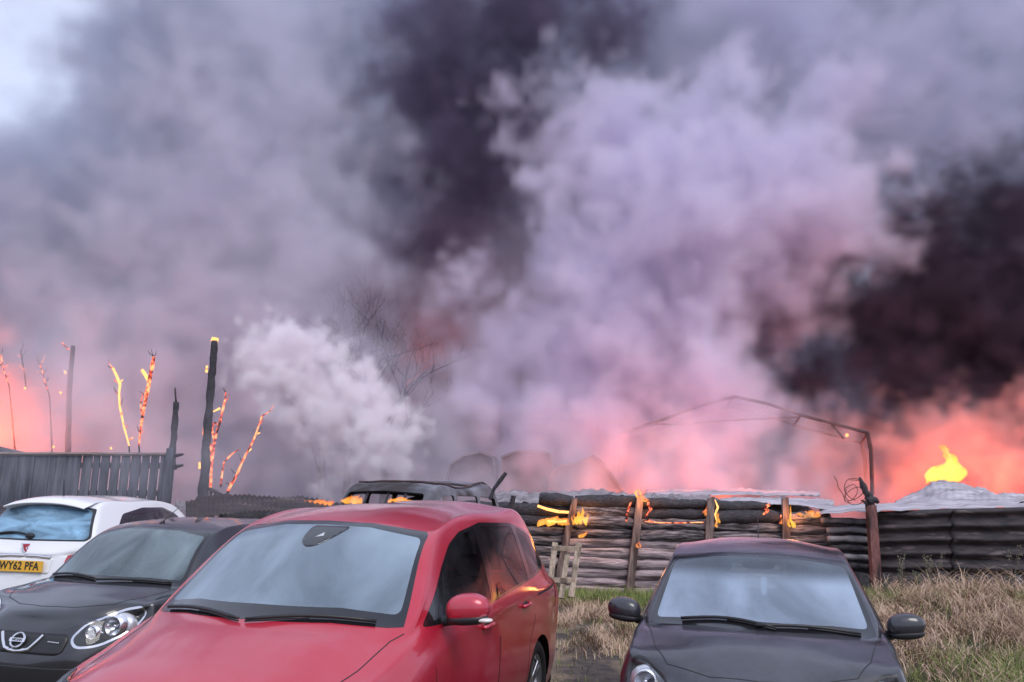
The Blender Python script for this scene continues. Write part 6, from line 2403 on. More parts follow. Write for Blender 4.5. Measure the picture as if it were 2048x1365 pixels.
van['regions'] = [
    ('hole', side_reg(rounded([(1.36, 1.27), (2.12, 1.27), (2.14, 1.80), (1.72, 1.78)], 0.05), (7, 13), (3.6, 5.8))),
    ('hole', side_reg(rounded([(2.24, 1.27), (3.00, 1.27), (3.00, 1.80), (2.24, 1.80)], 0.05), (7, 13), (3.6, 5.8))),
    ('hole', side_reg(rounded([(3.10, 1.27), (3.82, 1.27), (3.76, 1.78), (3.10, 1.80)], 0.05), (7, 13.6), (3.6, 5.8))),
    ('hole', front_reg(rounded([(0, 1.27), (0.70, 1.25), (0.635, 1.81), (0, 1.84)], [0, 0.05, 0.05, 0]), (6.6, 9.3), (5.2, None))),
    ('hole', front_reg(rounded([(0, 1.25), (0.70, 1.25), (0.64, 1.80), (0, 1.83)], [0, 0.05, 0.05, 0]), (12.2, 15), (5.0, None))),
    ('arch', side_reg(arch_poly(0.80, 0.31, 0.36), (2.5, 9), (0, 4))),
    ('arch', side_reg(arch_poly(3.45, 0.31, 0.36), (9.5, 14.8), (0, 4))),
]
van['holes'] = ('hole',)
van['parts'] = {}
van['glass_keys'] = {'hole'}
VAN_YAW = R(-112)
_n = pt(690, 1000, 12.6)
van_root, van_sh, _ = build_car('burnt_out_van', van, nose_to_mid((_n.x, 11.6), VAN_YAW, 4.3, 0.03), VAN_YAW,
    'burnt-out van with empty window frames and flames inside, behind the red car', 'van')


def van_details():
    r, sh = van_root, van_sh
    ref = 2.15
    # buckled roof bars and window posts left standing
    for y in (-0.62, 0.62):
        uv = sh.S.inv([(x, abs(y)) for x in np.linspace(1.7, 3.8, 9)], (0, 1), (8.5, 13), (5, None))
        P = [Vector((q.x, math.copysign(q.y, y), q.z)) for q in sh.at(uv, 0.03)]
        rough_tube(P, 0.016, 6, 0.2, y, 20).build('roof_bar', M_STEEL, r, True)
    for x in (1.9, 2.5, 3.1):
        uv = sh.S.inv([(x, y) for y in np.linspace(0, 0.62, 6)], (0, 1), (8.5, 13), (5, None))
        Pp = sh.at(uv, 0.018)
        P = [Vector((q.x, -q.y, q.z)) for q in Pp[::-1]] + Pp[1:]
        rough_tube(P, 0.02, 6, 0.3, x, 20).build('roof_rib', M_STEEL, r, True)
    # seat frames seen through the openings
    for sx, sy in ((0.2, -0.38), (0.2, 0.38), (-0.8, -0.38), (-0.8, 0.38)):
        f = MB()
        f.tube([(sx, sy - 0.2, 0.6), (sx - 0.2, sy - 0.2, 1.3), (sx - 0.22, sy - 0.12, 1.48), (sx - 0.22, sy + 0.12, 1.48), (sx - 0.2, sy + 0.2, 1.3), (sx, sy + 0.2, 0.6)], 0.02, 6)
        f.tube([(sx - 0.12, sy - 0.18, 1.0), (sx - 0.12, sy + 0.18, 1.0)], 0.015, 6)
        f.build('seat_frame', M_CHAR, r, True)
    for y in (-0.30, 0.05, 0.34):
        rough_tube([(ref - 1.05, y, 1.24), (ref - 1.45, y, 1.83)], 0.02, 6, 0.3, y, 8).build('window_strip', M_CHAR, r)


van_details()
# ------------------------------------------------------------------ flames
def flame_mat(name, lo, hi, s_lo, s_hi, vol=10.0):
    m = bpy.data.materials.new(name)
    m.use_nodes = True
    nt = m.node_tree
    nt.nodes.clear()
    N, K = nt.nodes.new, nt.links.new
    o = N('ShaderNodeOutputMaterial')
    co = N('ShaderNodeTexCoord')
    sp = N('ShaderNodeSeparateXYZ')
    K(co.outputs['Generated'], sp.inputs[0])
    n = N('ShaderNodeTexNoise')
    n.inputs['Scale'].default_value = 6
    n.inputs['Detail'].default_value = 4
    K(co.outputs['Object'], n.inputs['Vector'])
    a = N('ShaderNodeMath')
    a.operation = 'MULTIPLY_ADD'
    K(n.outputs['Fac'], a.inputs[0])
    a.inputs[1].default_value = 0.9
    b = N('ShaderNodeMath')
    b.operation = 'SUBTRACT'
    K(sp.outputs['Z'], b.inputs[0])
    b.inputs[1].default_value = 0.45
    K(b.outputs[0], a.inputs[2])
    r = N('ShaderNodeValToRGB')
    r.color_ramp.elements[0].color = (*[c * s_lo for c in lo], 1)
    r.color_ramp.elements[1].color = (*[c * s_hi for c in hi], 1)
    r.color_ramp.elements[0].position = 0.1
    r.color_ramp.elements[1].position = 0.9
    K(a.outputs[0], r.inputs['Fac'])
    em = N('ShaderNodeEmission')
    K(r.outputs['Color'], em.inputs['Color'])
    em.inputs['Strength'].default_value = 1.0
    tr = N('ShaderNodeBsdfTransparent')
    lw = N('ShaderNodeLayerWeight')
    lw.inputs['Blend'].default_value = 0.5
    mr = N('ShaderNodeMapRange')
    mr.inputs['From Min'].default_value = 0.15
    mr.inputs['From Max'].default_value = 0.90
    mr.interpolation_type = 'SMOOTHSTEP'
    mr.inputs['To Min'].default_value = 0.30
    mr.inputs['To Max'].default_value = 0.0
    K(lw.outputs['Facing'], mr.inputs['Value'])
    mx = N('ShaderNodeMixShader')
    K(mr.outputs[0], mx.inputs[0])
    K(tr.outputs[0], mx.inputs[1])
    K(em.outputs[0], mx.inputs[2])
    K(mx.outputs[0], o.inputs['Surface'])
    ev = N('ShaderNodeEmission')         # the hot gas inside: brighter where the flame is thicker
    ev.inputs['Color'].default_value = (1.0, 0.36, 0.05, 1)
    ev.inputs['Strength'].default_value = vol
    K(ev.outputs[0], o.inputs['Volume'])
    return m


M_FL = flame_mat('flame', (1.0, 0.46, 0.08), (1.0, 0.20, 0.06), 1.2, 1.0, 13.0)
M_FLB = flame_mat('flame_bright', (1.0, 0.62, 0.06), (1.0, 0.34, 0.05), 1.25, 1.1, 15.0)
M_FLX = flame_mat('flame_ball', (1.0, 0.80, 0.06), (1.0, 0.42, 0.05), 1.3, 1.1, 6.5)
M_FLR = flame_mat('flame_red', (1.0, 0.32, 0.10), (1.0, 0.12, 0.06), 1.2, 0.9)


def flame(pxc, py_base, wpx, hpx, D, label, n=7, mat=None, seed=1, lean=0.0, group='flames on the log fence', fat=1.25):
    rnd = random.Random(seed * 13 + 5)
    base = pt(pxc, py_base, D)
    w, h = wpx / FPX * D, hpx / FPX * D
    mb = MB()
    for k in range(n):
        x = (k + 0.5) / n * 2 - 1 if n > 1 else 0
        x += rnd.uniform(-0.2, 0.2) / n
        hh = h * (1.0 - 0.55 * abs(x)) * rnd.uniform(0.4, 1.05)
        rw = max(w / n * 0.95, hh * 0.11) * rnd.uniform(0.7, 1.1)
        rw = min(rw * fat, w * 0.5)
        ph = rnd.uniform(0, 6)
        pts, rs = [], []
        for i in range(9):
            t = i / 8
            pts.append(Vector((x * w / 2 * (1 - 0.35 * t) + 0.5 * rw * math.sin(ph + t * 5) + lean * hh * t * t, 0.10 * rw * math.sin(ph * 2 + t * 4) + rnd.uniform(-.2, .2) * rw, hh * t)))
            rs.append(rw * (0.35 + 1.15 * t * 2.2 * math.exp(-2.6 * t)) * (1 - t ** 3) * 0.75 + 0.001)
        mb.tube(pts, rs, 10)
        for i, v in enumerate(mb.v[-90:]):
            q = mnoise.noise(Vector((v.x * 14, v.y * 14, v.z * 9 + seed)))
            mb.v[len(mb.v) - 90 + i] = v + Vector((q * rw * 0.8, 0, q * rw * 0.5))
    ob = mb.build('flame', mat or M_FL, None, True)
    ob.location = base
    # one continuous flame: fuse the tongues
    md = ob.modifiers.new('fuse', 'REMESH')
    md.mode = 'VOXEL'
    md.voxel_size = max(0.005, min(w, h) / 34)
    md.use_smooth_shade = True
    return tag(ob, label, 'flame', group)


flame(1163, 1050, 30, 38, FY - 0.22, 'yellow flame bursting right of the first leaning fence post', 5, M_FLB, 1)
flame(1108, 1048, 62, 18, FY - 0.16, 'low orange flame licking along the log left of the first post', 6, M_FL, 2)
flame(1148, 1050, 10, 34, FY - 0.22, 'narrow flame at the left side of the first post', 2, M_FL, 3)
flame(1165, 1076, 12, 16, FY - 0.18, 'small flame low on the fence beside the first post', 2, M_FL, 4)
flame(1275, 996, 16, 34, FY - 0.16, 'yellow flame standing on top of the second fence post', 3, M_FLB, 5, -0.1)
flame(1290, 1004, 14, 20, FY - 0.1, 'small flame at the right shoulder of the second post', 2, M_FL, 6)
flame(1436, 1046, 10, 48, FY - 0.14, 'thin flame up the right side of the third post', 3, M_FL, 7)
flame(1412, 1032, 14, 22, FY - 0.14, 'small flame left of the third post', 3, M_FLR, 8)
flame(1431, 1054, 9, 18, FY - 0.14, 'tiny low flame at the foot of the glow on the third post', 2, M_FL, 9)
flame(1583, 1056, 13, 46, FY - 0.18, 'tall yellow flame down the right side of the fourth post', 3, M_FLB, 10)
flame(1616, 1034, 48, 18, FY - 0.12, 'row of short flames on the broken log right of the fourth post', 6, M_FL, 11)
flame(1562, 1048, 9, 22, FY - 0.12, 'small flame left of the fourth post', 2, M_FLR, 12)
flame(1277, 1096, 8, 20, FY - 0.2, 'tiny flame halfway down the second post', 2, M_FLR, 13)
flame(1897, 962, 54, 92, 20.5, 'big yellow ball of fire over the peaked pale roof sheet', 5, M_FLX, 14, 0.0, None, 2.6)
flame(705, 1006, 44, 22, 12.0, 'flames in the left part of the van windscreen opening', 5, M_FL, 15, 0, 'flames in and beside the burnt van')
flame(800, 1004, 46, 12, 12.0, 'low flames in the middle of the van windscreen opening', 5, M_FL, 16, 0, 'flames in and beside the burnt van')
flame(636, 1008, 70, 10, 13.2, 'line of low flames on the ground sheet left of the van', 8, M_FLR, 17, 0, 'flames in and beside the burnt van')


def fire_glow(pxc, py, D, energy, size, toward, col=(1.0, 0.16, 0.05)):
    """light of the fire on its own smoke: an added, unseen one-sided lamp facing the smoke behind"""
    l = bpy.data.lights.new('fire_light', 'AREA')
    l.shape = 'DISK'
    l.energy = energy
    l.color = col
    l.size = size
    o = bpy.data.objects.new('fire_light', l)
    COL.objects.link(o)
    o.location = pt(pxc, py, D)
    o.rotation_euler = (-Vector(toward)).to_track_quat('Z', 'Y').to_euler()
    return o


fire_glow(1900, 985, 20.8, 210, 2.4, (0.35, 1, 0.10))
fire_glow(2090, 985, 21.0, 300, 3.0, (0.2, 1, 0.15))
fire_glow(1350, 1000, 21.0, 170, 3.2, (0, 1, 0.45))
fire_glow(1560, 1000, 21.0, 90, 2.5, (-0.1, 1, 0.3))
fire_glow(1130, 1000, 21.5, 40, 2.5, (0, 1, 0.5))
fire_glow(-40, 960, 18.6, 560, 2.5, (-0.05, 1, 0.15))
fire_glow(-200, 900, 18.6, 420, 3.0, (0.15, 1, 0.1))
fire_glow(300, 960, 19.0, 60, 2.5, (0, 1, 0.6))
fire_glow(860, 760, 30.8, 300, 2.5, (0, 1, 1.0))


def small_fire(pxc, py, D, energy):
    l = bpy.data.lights.new('fire_light', 'POINT')
    l.energy = energy
    l.color = (1, 0.36, 0.10)
    l.shadow_soft_size = 0.12
    o = bpy.data.objects.new('fire_light', l)
    COL.objects.link(o)
    o.location = pt(pxc, py, D)


small_fire(1167, 1035, FY - 0.3, 9)
small_fire(1290, 1002, FY - 0.3, 6)
small_fire(1590, 1035, FY - 0.3, 8)
# ------------------------------------------------------------------ dry grass, weeds, green tufts
def grass_mat(name, cols, rough=0.8):
    m, nt, b = nmat(name)
    N, K = nt.nodes.new, nt.links.new
    at = N('ShaderNodeAttribute')
    at.attribute_name = 'tone'
    r = N('ShaderNodeValToRGB')
    e = r.color_ramp.elements
    e[0].color, e[1].color = (*cols[0], 1), (*cols[-1], 1)
    for k, c in enumerate(cols[1:-1]):
        q = e.new((k + 1) / (len(cols) - 1))
        q.color = (*c, 1)
    K(at.outputs['Fac'], r.inputs['Fac'])
    K(r.outputs['Color'], b.inputs['Base Color'])
    b.inputs['Roughness'].default_value = rough
    b.inputs['Specular IOR Level'].default_value = 0.2
    return m


def blades(name, bases, hgt, wid, mat, label, cat, seed, bend=(0.2, 0.9), lie=0.0, clump=0.25, tone=(0, 1), lean=None, seg=3):
    """many thin curved blades in one mesh; bases = (n, 3)"""
    rg = np.random.default_rng(seed)
    n = len(bases)
    h = rg.uniform(hgt[0], hgt[1], n)
    a = rg.uniform(0, 2 * PI, n)
    if lean is not None:
        a = lean + rg.normal(0, 1.0, n)
    # blades of one clump lean together
    ca = np.array([mnoise.noise(Vector((x * 1.7, y * 1.7, seed))) * 6.0 for x, y, z in bases])
    a = a * 0.45 + ca
    bd = rg.uniform(bend[0], bend[1], n) + lie
    d = np.stack([np.cos(a), np.sin(a)], 1)
    side = np.stack([-np.sin(a), np.cos(a)], 1)
    side = side * rg.choice([-1, 1], n)[:, None]
    w = rg.uniform(wid[0], wid[1], n)
    V, F, T = [], [], []
    rows = seg + 1
    verts = np.zeros((n, 2 * seg + 1, 3))
    for i in range(rows):
        t = i / seg
        ang = bd * t
        r_ = h * np.sin(ang * 0.9) * t
        z_ = h * t * np.cos(ang * 0.75)
        c = bases + np.stack([d[:, 0] * r_, d[:, 1] * r_, z_], 1)
        ww = w * (1 - t ** 1.5) * 0.5
        if i < seg:
            verts[:, 2 * i] = c - np.stack([side[:, 0] * ww, side[:, 1] * ww, 0 * ww], 1)
            verts[:, 2 * i + 1] = c + np.stack([side[:, 0] * ww, side[:, 1] * ww, 0 * ww], 1)
        else:
            verts[:, 2 * seg] = c
    k = 2 * seg + 1
    V = verts.reshape(-1, 3)
    lo = []
    st = []
    tot = 0
    loops = []
    for i in range(seg - 1):
        loops.append(np.stack([np.arange(n) * k + 2 * i, np.arange(n) * k + 2 * i + 1, np.arange(n) * k + 2 * i + 3, np.arange(n) * k + 2 * i + 2], 1))
    q = np.concatenate(loops, 0)
    tri = np.stack([np.arange(n) * k + 2 * seg - 2, np.arange(n) * k + 2 * seg - 1, np.arange(n) * k + 2 * seg], 1)
    me = bpy.data.meshes.new(name)
    me.vertices.add(len(V))
    me.vertices.foreach_set('co', V.astype(np.float32).ravel())
    nl = q.size + tri.size
    me.loops.add(nl)
    me.loops.foreach_set('vertex_index', np.concatenate([q.ravel(), tri.ravel()]).astype(np.int32))
    me.polygons.add(len(q) + len(tri))
    starts = np.concatenate([np.arange(len(q)) * 4, q.size + np.arange(len(tri)) * 3]).astype(np.int32)
    me.polygons.foreach_set('loop_start', starts)
    me.update(calc_edges=True)
    tn = rg.uniform(tone[0], tone[1], n)
    at = me.attributes.new('tone', 'FLOAT', 'POINT')
    at.data.foreach_set('value', np.repeat(tn, k).astype(np.float32))
    me.materials.append(mat)
    ob = bpy.data.objects.new(name, me)
    COL.objects.link(ob)
    return tag(ob, label, cat, kind='stuff')


M_DRY = grass_mat('dry_grass', [(0.20, 0.125, 0.085), (0.46, 0.31, 0.22), (0.66, 0.47, 0.35), (0.26, 0.20, 0.09)])
M_GRN = grass_mat('green_grass', [(0.06, 0.085, 0.025), (0.12, 0.17, 0.045), (0.20, 0.24, 0.07), (0.30, 0.28, 0.12)])
M_WEED = grass_mat('weed_grey_green', [(0.05, 0.06, 0.035), (0.12, 0.12, 0.08), (0.30, 0.26, 0.22)])


def scatter(n, xr, yr, dens_fn, seed):
    rg = np.random.default_rng(seed)
    out = []
    while len(out) < n:
        x, y = rg.uniform(*xr), rg.uniform(*yr)
        if rg.random() < dens_fn(x, y):
            out.append((x, y, gz(x, y) - 0.01))
    return np.array(out)


def cl(x, y, s, o, lo, hi):
    return sstep(lo, hi, mnoise.noise(Vector((x * s, y * s, o))) * 0.5 + 0.5)


def right_d(x, y):
    # bank right of the black car
    e = sstep(3.6, 4.6, x - 0.05 * (y - 8)) * (1 - sstep(13.8, 14.3, y))
    return e * (0.25 + 0.75 * cl(x, y, 1.3, 3, 0.35, 0.55))


B1 = scatter(26000, (3.4, 10.5), (6.2, 14.4), right_d, 1)
blades('dry_grass', B1, (0.16, 0.46), (0.006, 0.015), M_DRY, 'matted tan dry grass on the bank right of the black car', 'grass', 5, (1.1, 2.8))


def mid_d(x, y):
    e = sstep(0.3, 0.7, x) * (1 - sstep(3.8, 4.4, x)) * sstep(9.3, 10.6, y) * (1 - sstep(13.5, 14.8, y))
    return e * cl(x, y, 1.1, 8, 0.42, 0.56)


B2 = scatter(7500, (0.2, 4.4), (9, 15), mid_d, 2)
blades('dry_grass', B2, (0.08, 0.26), (0.005, 0.012), M_DRY, 'trampled pale straw between the red car and the black car', 'grass', 6, (0.9, 1.9), tone=(0.1, 0.9))


def green_d(x, y):
    a = math.exp(-((x - 2.0) / 1.1) ** 2 - ((y - 14.6) / 0.55) ** 2)
    b = math.exp(-((x - 4.0) / 0.35) ** 2 - ((y - 7.6) / 0.8) ** 2) * 1.2
    b += 0.9 * math.exp(-((x - 5.0) / 0.5) ** 2 - ((y - 8.6) / 0.7) ** 2)
    c = 0.55 * math.exp(-((x - 2.2) / 0.8) ** 2 - ((y - 10.7) / 0.8) ** 2) * cl(x, y, 2.0, 2, 0.5, 0.6)
    d = 0.8 * math.exp(-((x - 7.8) / 1.6) ** 2 - ((y - 12.2) / 0.8) ** 2) * cl(x, y, 1.4, 5, 0.45, 0.6)
    f = 0.5 * math.exp(-((x - 5.4) / 0.5) ** 2 - ((y - 13.3) / 0.8) ** 2)
    return min(1, a + b + c + d + f)


B5 = scatter(5000, (5.2, 10.5), (9.5, 14.2), lambda x, y: cl(x, y, 1.6, 31, 0.48, 0.62), 9)
blades('dry_grass', B5, (0.40, 0.80), (0.005, 0.012), M_DRY, 'taller tangled dry stalks in clumps on the right-hand bank', 'grass', 15, (1.0, 2.6), seg=4)
B3 = scatter(17000, (0.2, 10), (6, 15.3), green_d, 3)
blades('green_grass', B3, (0.10, 0.30), (0.006, 0.014), M_GRN, 'tufts of green grass at the fence foot and beside the black car', 'grass', 7, (0.3, 1.3))


def sparse_d(x, y):
    return 0.5 * cl(x, y, 1.9, 12, 0.5, 0.68)


B4 = scatter(6000, (-8, 9), (3.5, 15), sparse_d, 4)
blades('sparse_grass', B4, (0.04, 0.14), (0.004, 0.010), M_GRN, 'thin low grass scattered over the muddy ground', 'grass', 8, (0.4, 1.5), tone=(0.2, 1.0))


def weed(px_, py_base, h_px, D, seed, label, stems=4):
    rnd = random.Random(seed)
    base = pt(px_, py_base, D)
    base.z = gz(base.x, base.y)
    top = pt(px_, py_base - h_px, D).z
    H = top - base.z
    root = empty('weed_plant', base, 0, label, 'plant', 'tall weeds against the dark wall')
    st = MB()
    lv = MB()
    for s_ in range(stems):
        a = rnd.uniform(0, 2 * PI)
        hh = H * rnd.uniform(0.6, 1.0) if s_ else H
        lean = rnd.uniform(0.02, 0.22)
        pts = [Vector((math.cos(a) * lean * t * t * hh + 0.02 * rnd.uniform(-1, 1), math.sin(a) * lean * t * t * hh, hh * t)) for t in (0, 0.25, 0.5, 0.75, 1.0)]
        st.tube(pts, [0.007, 0.006, 0.005, 0.004, 0.002], 5)
        for k in range(22):
            t = rnd.uniform(0.25, 1.0)
            i = min(3, int(t * 4))
            c = pts[i].lerp(pts[i + 1], t * 4 - i)
            b = rnd.uniform(0, 2 * PI)
            L_ = rnd.uniform(0.02, 0.06) * (1.5 - t)
            d = Vector((math.cos(b), math.sin(b), rnd.uniform(0.0, 0.9))).normalized()
            sd_ = d.cross(Vector((0, 0, 1))).normalized() * L_ * 0.28
            lv.add([c, c + d * L_ * 0.5 + sd_, c + d * L_, c + d * L_ * 0.5 - sd_], [(0, 1, 2, 3)])
        for k in range(26):
            t = rnd.uniform(0.72, 1.02)
            c = pts[3].lerp(pts[4], min(1, (t - 0.75) * 4)) + Vector((rnd.uniform(-.03, .03), rnd.uniform(-.03, .03), rnd.uniform(-.02, .02)))
            r_ = rnd.uniform(0.005, 0.012)
            lv.add([c + Vector((-r_, 0, 0)), c + Vector((0, 0, r_)), c + Vector((r_, 0, 0)), c + Vector((0, -r_, -r_))], [(0, 1, 2, 3)])
    st.build('stem', plain('weed_stem', (0.14, 0.12, 0.09), 0.8), root)
    o = lv.build('leaves', M_WEED, root)
    at = o.data.attributes.new('tone', 'FLOAT', 'POINT')
    at.data.foreach_set('value', RNG.uniform(0, 1, len(o.data.vertices)).astype(np.float32))
    o['kind'] = 'stuff'


weed(1808, 1235, 125, 13.0, 1, 'tall seeded weed in front of the dark wall, second tallest')
weed(1873, 1235, 132, 13.1, 2, 'tallest seeded weed standing before the corrugated wall')
weed(1840, 1235, 90, 12.9, 3, 'bushy weed between the two tall seeded ones')
weed(1775, 1225, 60, 13.2, 4, 'low weed in the shade next to the reddish-brown post')
weed(1905, 1230, 72, 13.1, 5, 'low weed right of the tallest seeded one')
weed(2035, 1240, 150, 12.5, 6, 'single weed stalk at the right edge of the photo', 2)


# bare trees behind, drowned in smoke
def branching(mb, p, d, L_, r, depth, rnd):
    n = 4
    pts = [p]
    q = p.copy()
    dd = d.copy()
    for k in range(n):
        dd = (dd + Vector((rnd.uniform(-.18, .18), rnd.uniform(-.18, .18), rnd.uniform(-.05, .15)))).normalized()
        q = q + dd * L_ / n
        pts.append(q.copy())
    mb.tube(pts, [r * (1 - 0.45 * k / n) for k in range(n + 1)], 6 if depth > 2 else 4)
    if depth <= 0:
        return
    for k in range(rnd.choice((2, 3, 3))):
        t = rnd.choice((2, 3, 4, 4))
        ax = Vector((rnd.uniform(-1, 1), rnd.uniform(-1, 1), rnd.uniform(-0.2, 0.5))).normalized()
        nd = (dd * 0.75 + ax * 0.75).normalized()
        branching(mb, pts[t], nd, L_ * rnd.uniform(0.6, 0.8), r * 0.55, depth - 1, rnd)


for k, (px_, top, D, lab) in enumerate(((690, 580, 28.8, 'dark leafless tree faintly showing through smoke above the white puff'), (765, 620, 29.4, 'fainter bare tree right of the first one in the blue-grey smoke'), (640, 640, 29.0, 'bare tree just behind the top of the white smoke puff'))):
    base = pt(px_, 985, D)
    base.z = 0.3
    H = pt(px_, top, D).z - 0.3
    root = empty('bare_tree', base, 0, lab, 'tree', 'bare trees in the smoke')
    rnd = random.Random(40 + k)
    tk = MB()
    tk.tube([(0, 0, -0.2), (0.05, 0, H * 0.2), (0, 0.05, H * 0.36)], [0.17, 0.14, 0.11], 9)
    tk.build('trunk', M_CHAR, root, True)
    cr = MB()
    for q in range(4):
        a = rnd.uniform(0, 2 * PI)
        branching(cr, Vector((0, 0.05, H * rnd.uniform(0.28, 0.37))), Vector((math.cos(a) * 0.45, math.sin(a) * 0.45, 1)).normalized(), H * 0.25, 0.055, 5, rnd)
    o = cr.build('crown', M_CHAR, root)
# ------------------------------------------------------------------ the smoke itself
def edge_fade(c, w=2.0):
    """no hard box faces: density falls to zero at the block's sides"""
    f = smooth(c.Xr, c.lo[0], c.lo[0] + w) * smooth(-c.Xr, -c.hi[0], -c.hi[0] + w)
    f = f * smooth(c.Yr, c.lo[1], c.lo[1] + 0.8) * smooth(-c.Yr, -c.hi[1], -c.hi[1] + w)
    return f * smooth(-c.Zr, -c.hi[2], -c.hi[2] + w)


def tagv(o, label):
    tag(o, label, 'smoke', 'smoke over the fire', 'stuff')


# far bank of grey smoke closing the sky
cb = Cloud((-42.0, 37.0, -0.5), (42.0, 48.0, 34.0), 0.5, 11, 1.8)
bank = cb.blobs([(450, 150, 42, 320), (250, 500, 42, 300), (700, 450, 42, 330), (100, 800, 42, 300), (500, 850, 42, 350), (900, 700, 42, 350), (250, 150, 42, 170), (110, 330, 42, 190), (20, 420, 42, 160), (200, 110, 42, 110), (330, 60, 42, 120), (150, 200, 42, 110),
                 (1250, 250, 42, 480), (1700, 200, 42, 480), (1300, 800, 42, 400), (1700, 900, 42, 350), (2100, 300, 42, 420), (2120, 800, 42, 300), (2450, 400, 42, 400), (-350, 700, 42, 330), (750, 40, 42, 250)], 1.0, 1.0)
tagv(cb.volume('smoke_bank', smooth(bank, -0.8, 2.6) * edge_fade(cb, 3), vol_mat('smoke_grey', (0.63, 0.65, 0.76), 0.6, -0.1)), 'far grey-violet bank of smoke closing off the sky')

# soot: dark funnel in the middle
cd = Cloud((-12.0, 26.5, 4.0), (9.0, 37.5, 26.0), 0.3, 21, 0.6)
dark = cd.blobs([(870, 40, 33, 120), (1040, 20, 33, 130), (1220, 70, 33, 90), (900, 170, 33, 130), (1000, 180, 33, 130), (950, 320, 33, 120), (930, 430, 33, 105), (880, 520, 32.5, 95), (850, 600, 32, 90), (800, 640, 32, 60), (830, 330, 33.5, 50)], 0.4, 0.3)
tagv(cd.volume('soot_smoke', smooth(dark, -0.5, 1.5) * edge_fade(cd, 1.5), vol_mat('smoke_soot', (0.20, 0.165, 0.25), 1.0)), 'dark funnel of soot smoke rising through the middle of the picture')

# black mass on the right, closer than the pale plume's right flank reaches
ce = Cloud((6.0, 22.5, 1.0), (29.0, 33.5, 16.5), 0.27, 71, 0.8)
drk2 = ce.blobs([(1880, 540, 30, 130), (1990, 560, 30, 150), (1780, 640, 29, 120), (1900, 660, 29, 150), (2050, 680, 29, 150), (1680, 715, 27, 95), (1600, 720, 26.5, 62), (1770, 755, 27, 85), (1880, 770, 27.5, 75), (2010, 770, 28, 85), (1660, 780, 26.5, 55),
                 (1560, 700, 26.5, 40), (2160, 600, 30, 170), (2200, 760, 28, 120), (1960, 430, 31, 80), (2080, 400, 31, 60), (1600, 830, 26.5, 40), (1730, 590, 28.5, 70), (1740, 520, 29.5, 70), (1690, 560, 30, 100), (1820, 440, 30, 80), (1720, 820, 26.8, 40)], 0.5, 0.55)
tagv(ce.volume('soot_smoke', smooth(drk2, -0.4, 1.1) * edge_fade(ce, 1.2), vol_mat('smoke_soot_black', (0.115, 0.080, 0.115), 1.5)), 'near-black mass of soot smoke right of the pale plume')

# the big pale lavender plume
cp_ = Cloud((-7.0, 20.0, -0.5), (21.0, 31.5, 23.5), 0.25, 31, 0.55)
pale = cp_.blobs([(1160, 290, 27, 125), (1250, 330, 26.5, 150), (1090, 470, 26, 95), (1400, 300, 27, 150), (1550, 400, 26, 180), (1650, 450, 26, 145), (1715, 480, 26.3, 85), (1350, 480, 25.5, 210), (1180, 560, 25.5, 170),
                  (1450, 590, 25, 120), (1590, 560, 26, 115), (1000, 640, 25.5, 115), (1150, 720, 25, 180), (1330, 720, 24.5, 165), (950, 800, 25, 120), (1150, 880, 24, 170), (1400, 850, 24, 140), (1300, 980, 23.5, 150), (1500, 860, 24.4, 60), (1000, 940, 24, 120), (1600, 960, 23.8, 80),
                  (1640, 250, 28, 110)], 0.35, 0.50)
tagv(cp_.volume('pale_smoke_plume', smooth(pale, -0.2, 1.2) * edge_fade(cp_), vol_mat('smoke_pale', (0.84, 0.795, 0.925), 1.1, -0.15)), 'huge pale lavender plume billowing from the fire right of centre')

# thinner lavender-grey smoke across the upper right
ct = Cloud((4.0, 24.0, 8.0), (26.0, 34.0, 25.0), 0.35, 81, 1.0)
tr_ = ct.blobs([(1560, 30, 30, 160), (1760, 110, 30, 170), (1960, 60, 30, 170), (2120, 200, 30, 160), (1820, 260, 30, 100), (1960, 330, 30.5, 80), (2050, 480, 29, 40), (2080, 520, 29, 40)], 0.8, 0.7)
tagv(ct.volume('grey_smoke', smooth(tr_, -0.5, 2.6) * edge_fade(ct), vol_mat('smoke_grey_right', (0.74, 0.73, 0.87), 0.5, -0.1)), 'lavender-grey smoke filling the upper right corner')

# smoke low right and far left, fire glow partly tinted into its colour
cr_ = Cloud((7.0, 20.5, -0.3), (22.0, 27.0, 6.5), 0.2, 91, 0.5)
rr_ = cr_.blobs([(1680, 930, 23.5, 75), (1790, 930, 24, 75), (1900, 890, 24.5, 80), (2010, 900, 24.5, 90), (2100, 900, 24.5, 120), (1960, 960, 23.5, 90), (2080, 960, 23.5, 90), (1820, 985, 23.2, 60), (1600, 960, 23.2, 60)], 0.35, 0.45)
tagv(cr_.volume('fire_lit_smoke', smooth(rr_, -0.3, 1.3) * edge_fade(cr_, 0.8), vol_mat('smoke_fire_tint', (0.88, 0.62, 0.60), 1.1)), 'smoke glowing red-orange around the big flame on the right')

cq = Cloud((-19.0, 18.6, -0.3), (-8.5, 25.0, 6.5), 0.2, 95, 0.5)
rq_ = cq.blobs([(-60, 800, 21, 110), (30, 850, 21, 70), (90, 900, 21, 60), (-20, 900, 21, 90), (-120, 900, 21, 110), (60, 790, 21.5, 50), (170, 930, 21, 45)], 0.35, 0.4)
tagv(cq.volume('fire_lit_smoke', smooth(rq_, -0.3, 1.3) * edge_fade(cq, 0.8), vol_mat('smoke_fire_tint_left', (0.88, 0.62, 0.60), 0.9)), 'red-orange lit smoke at the far left edge behind the board fence')

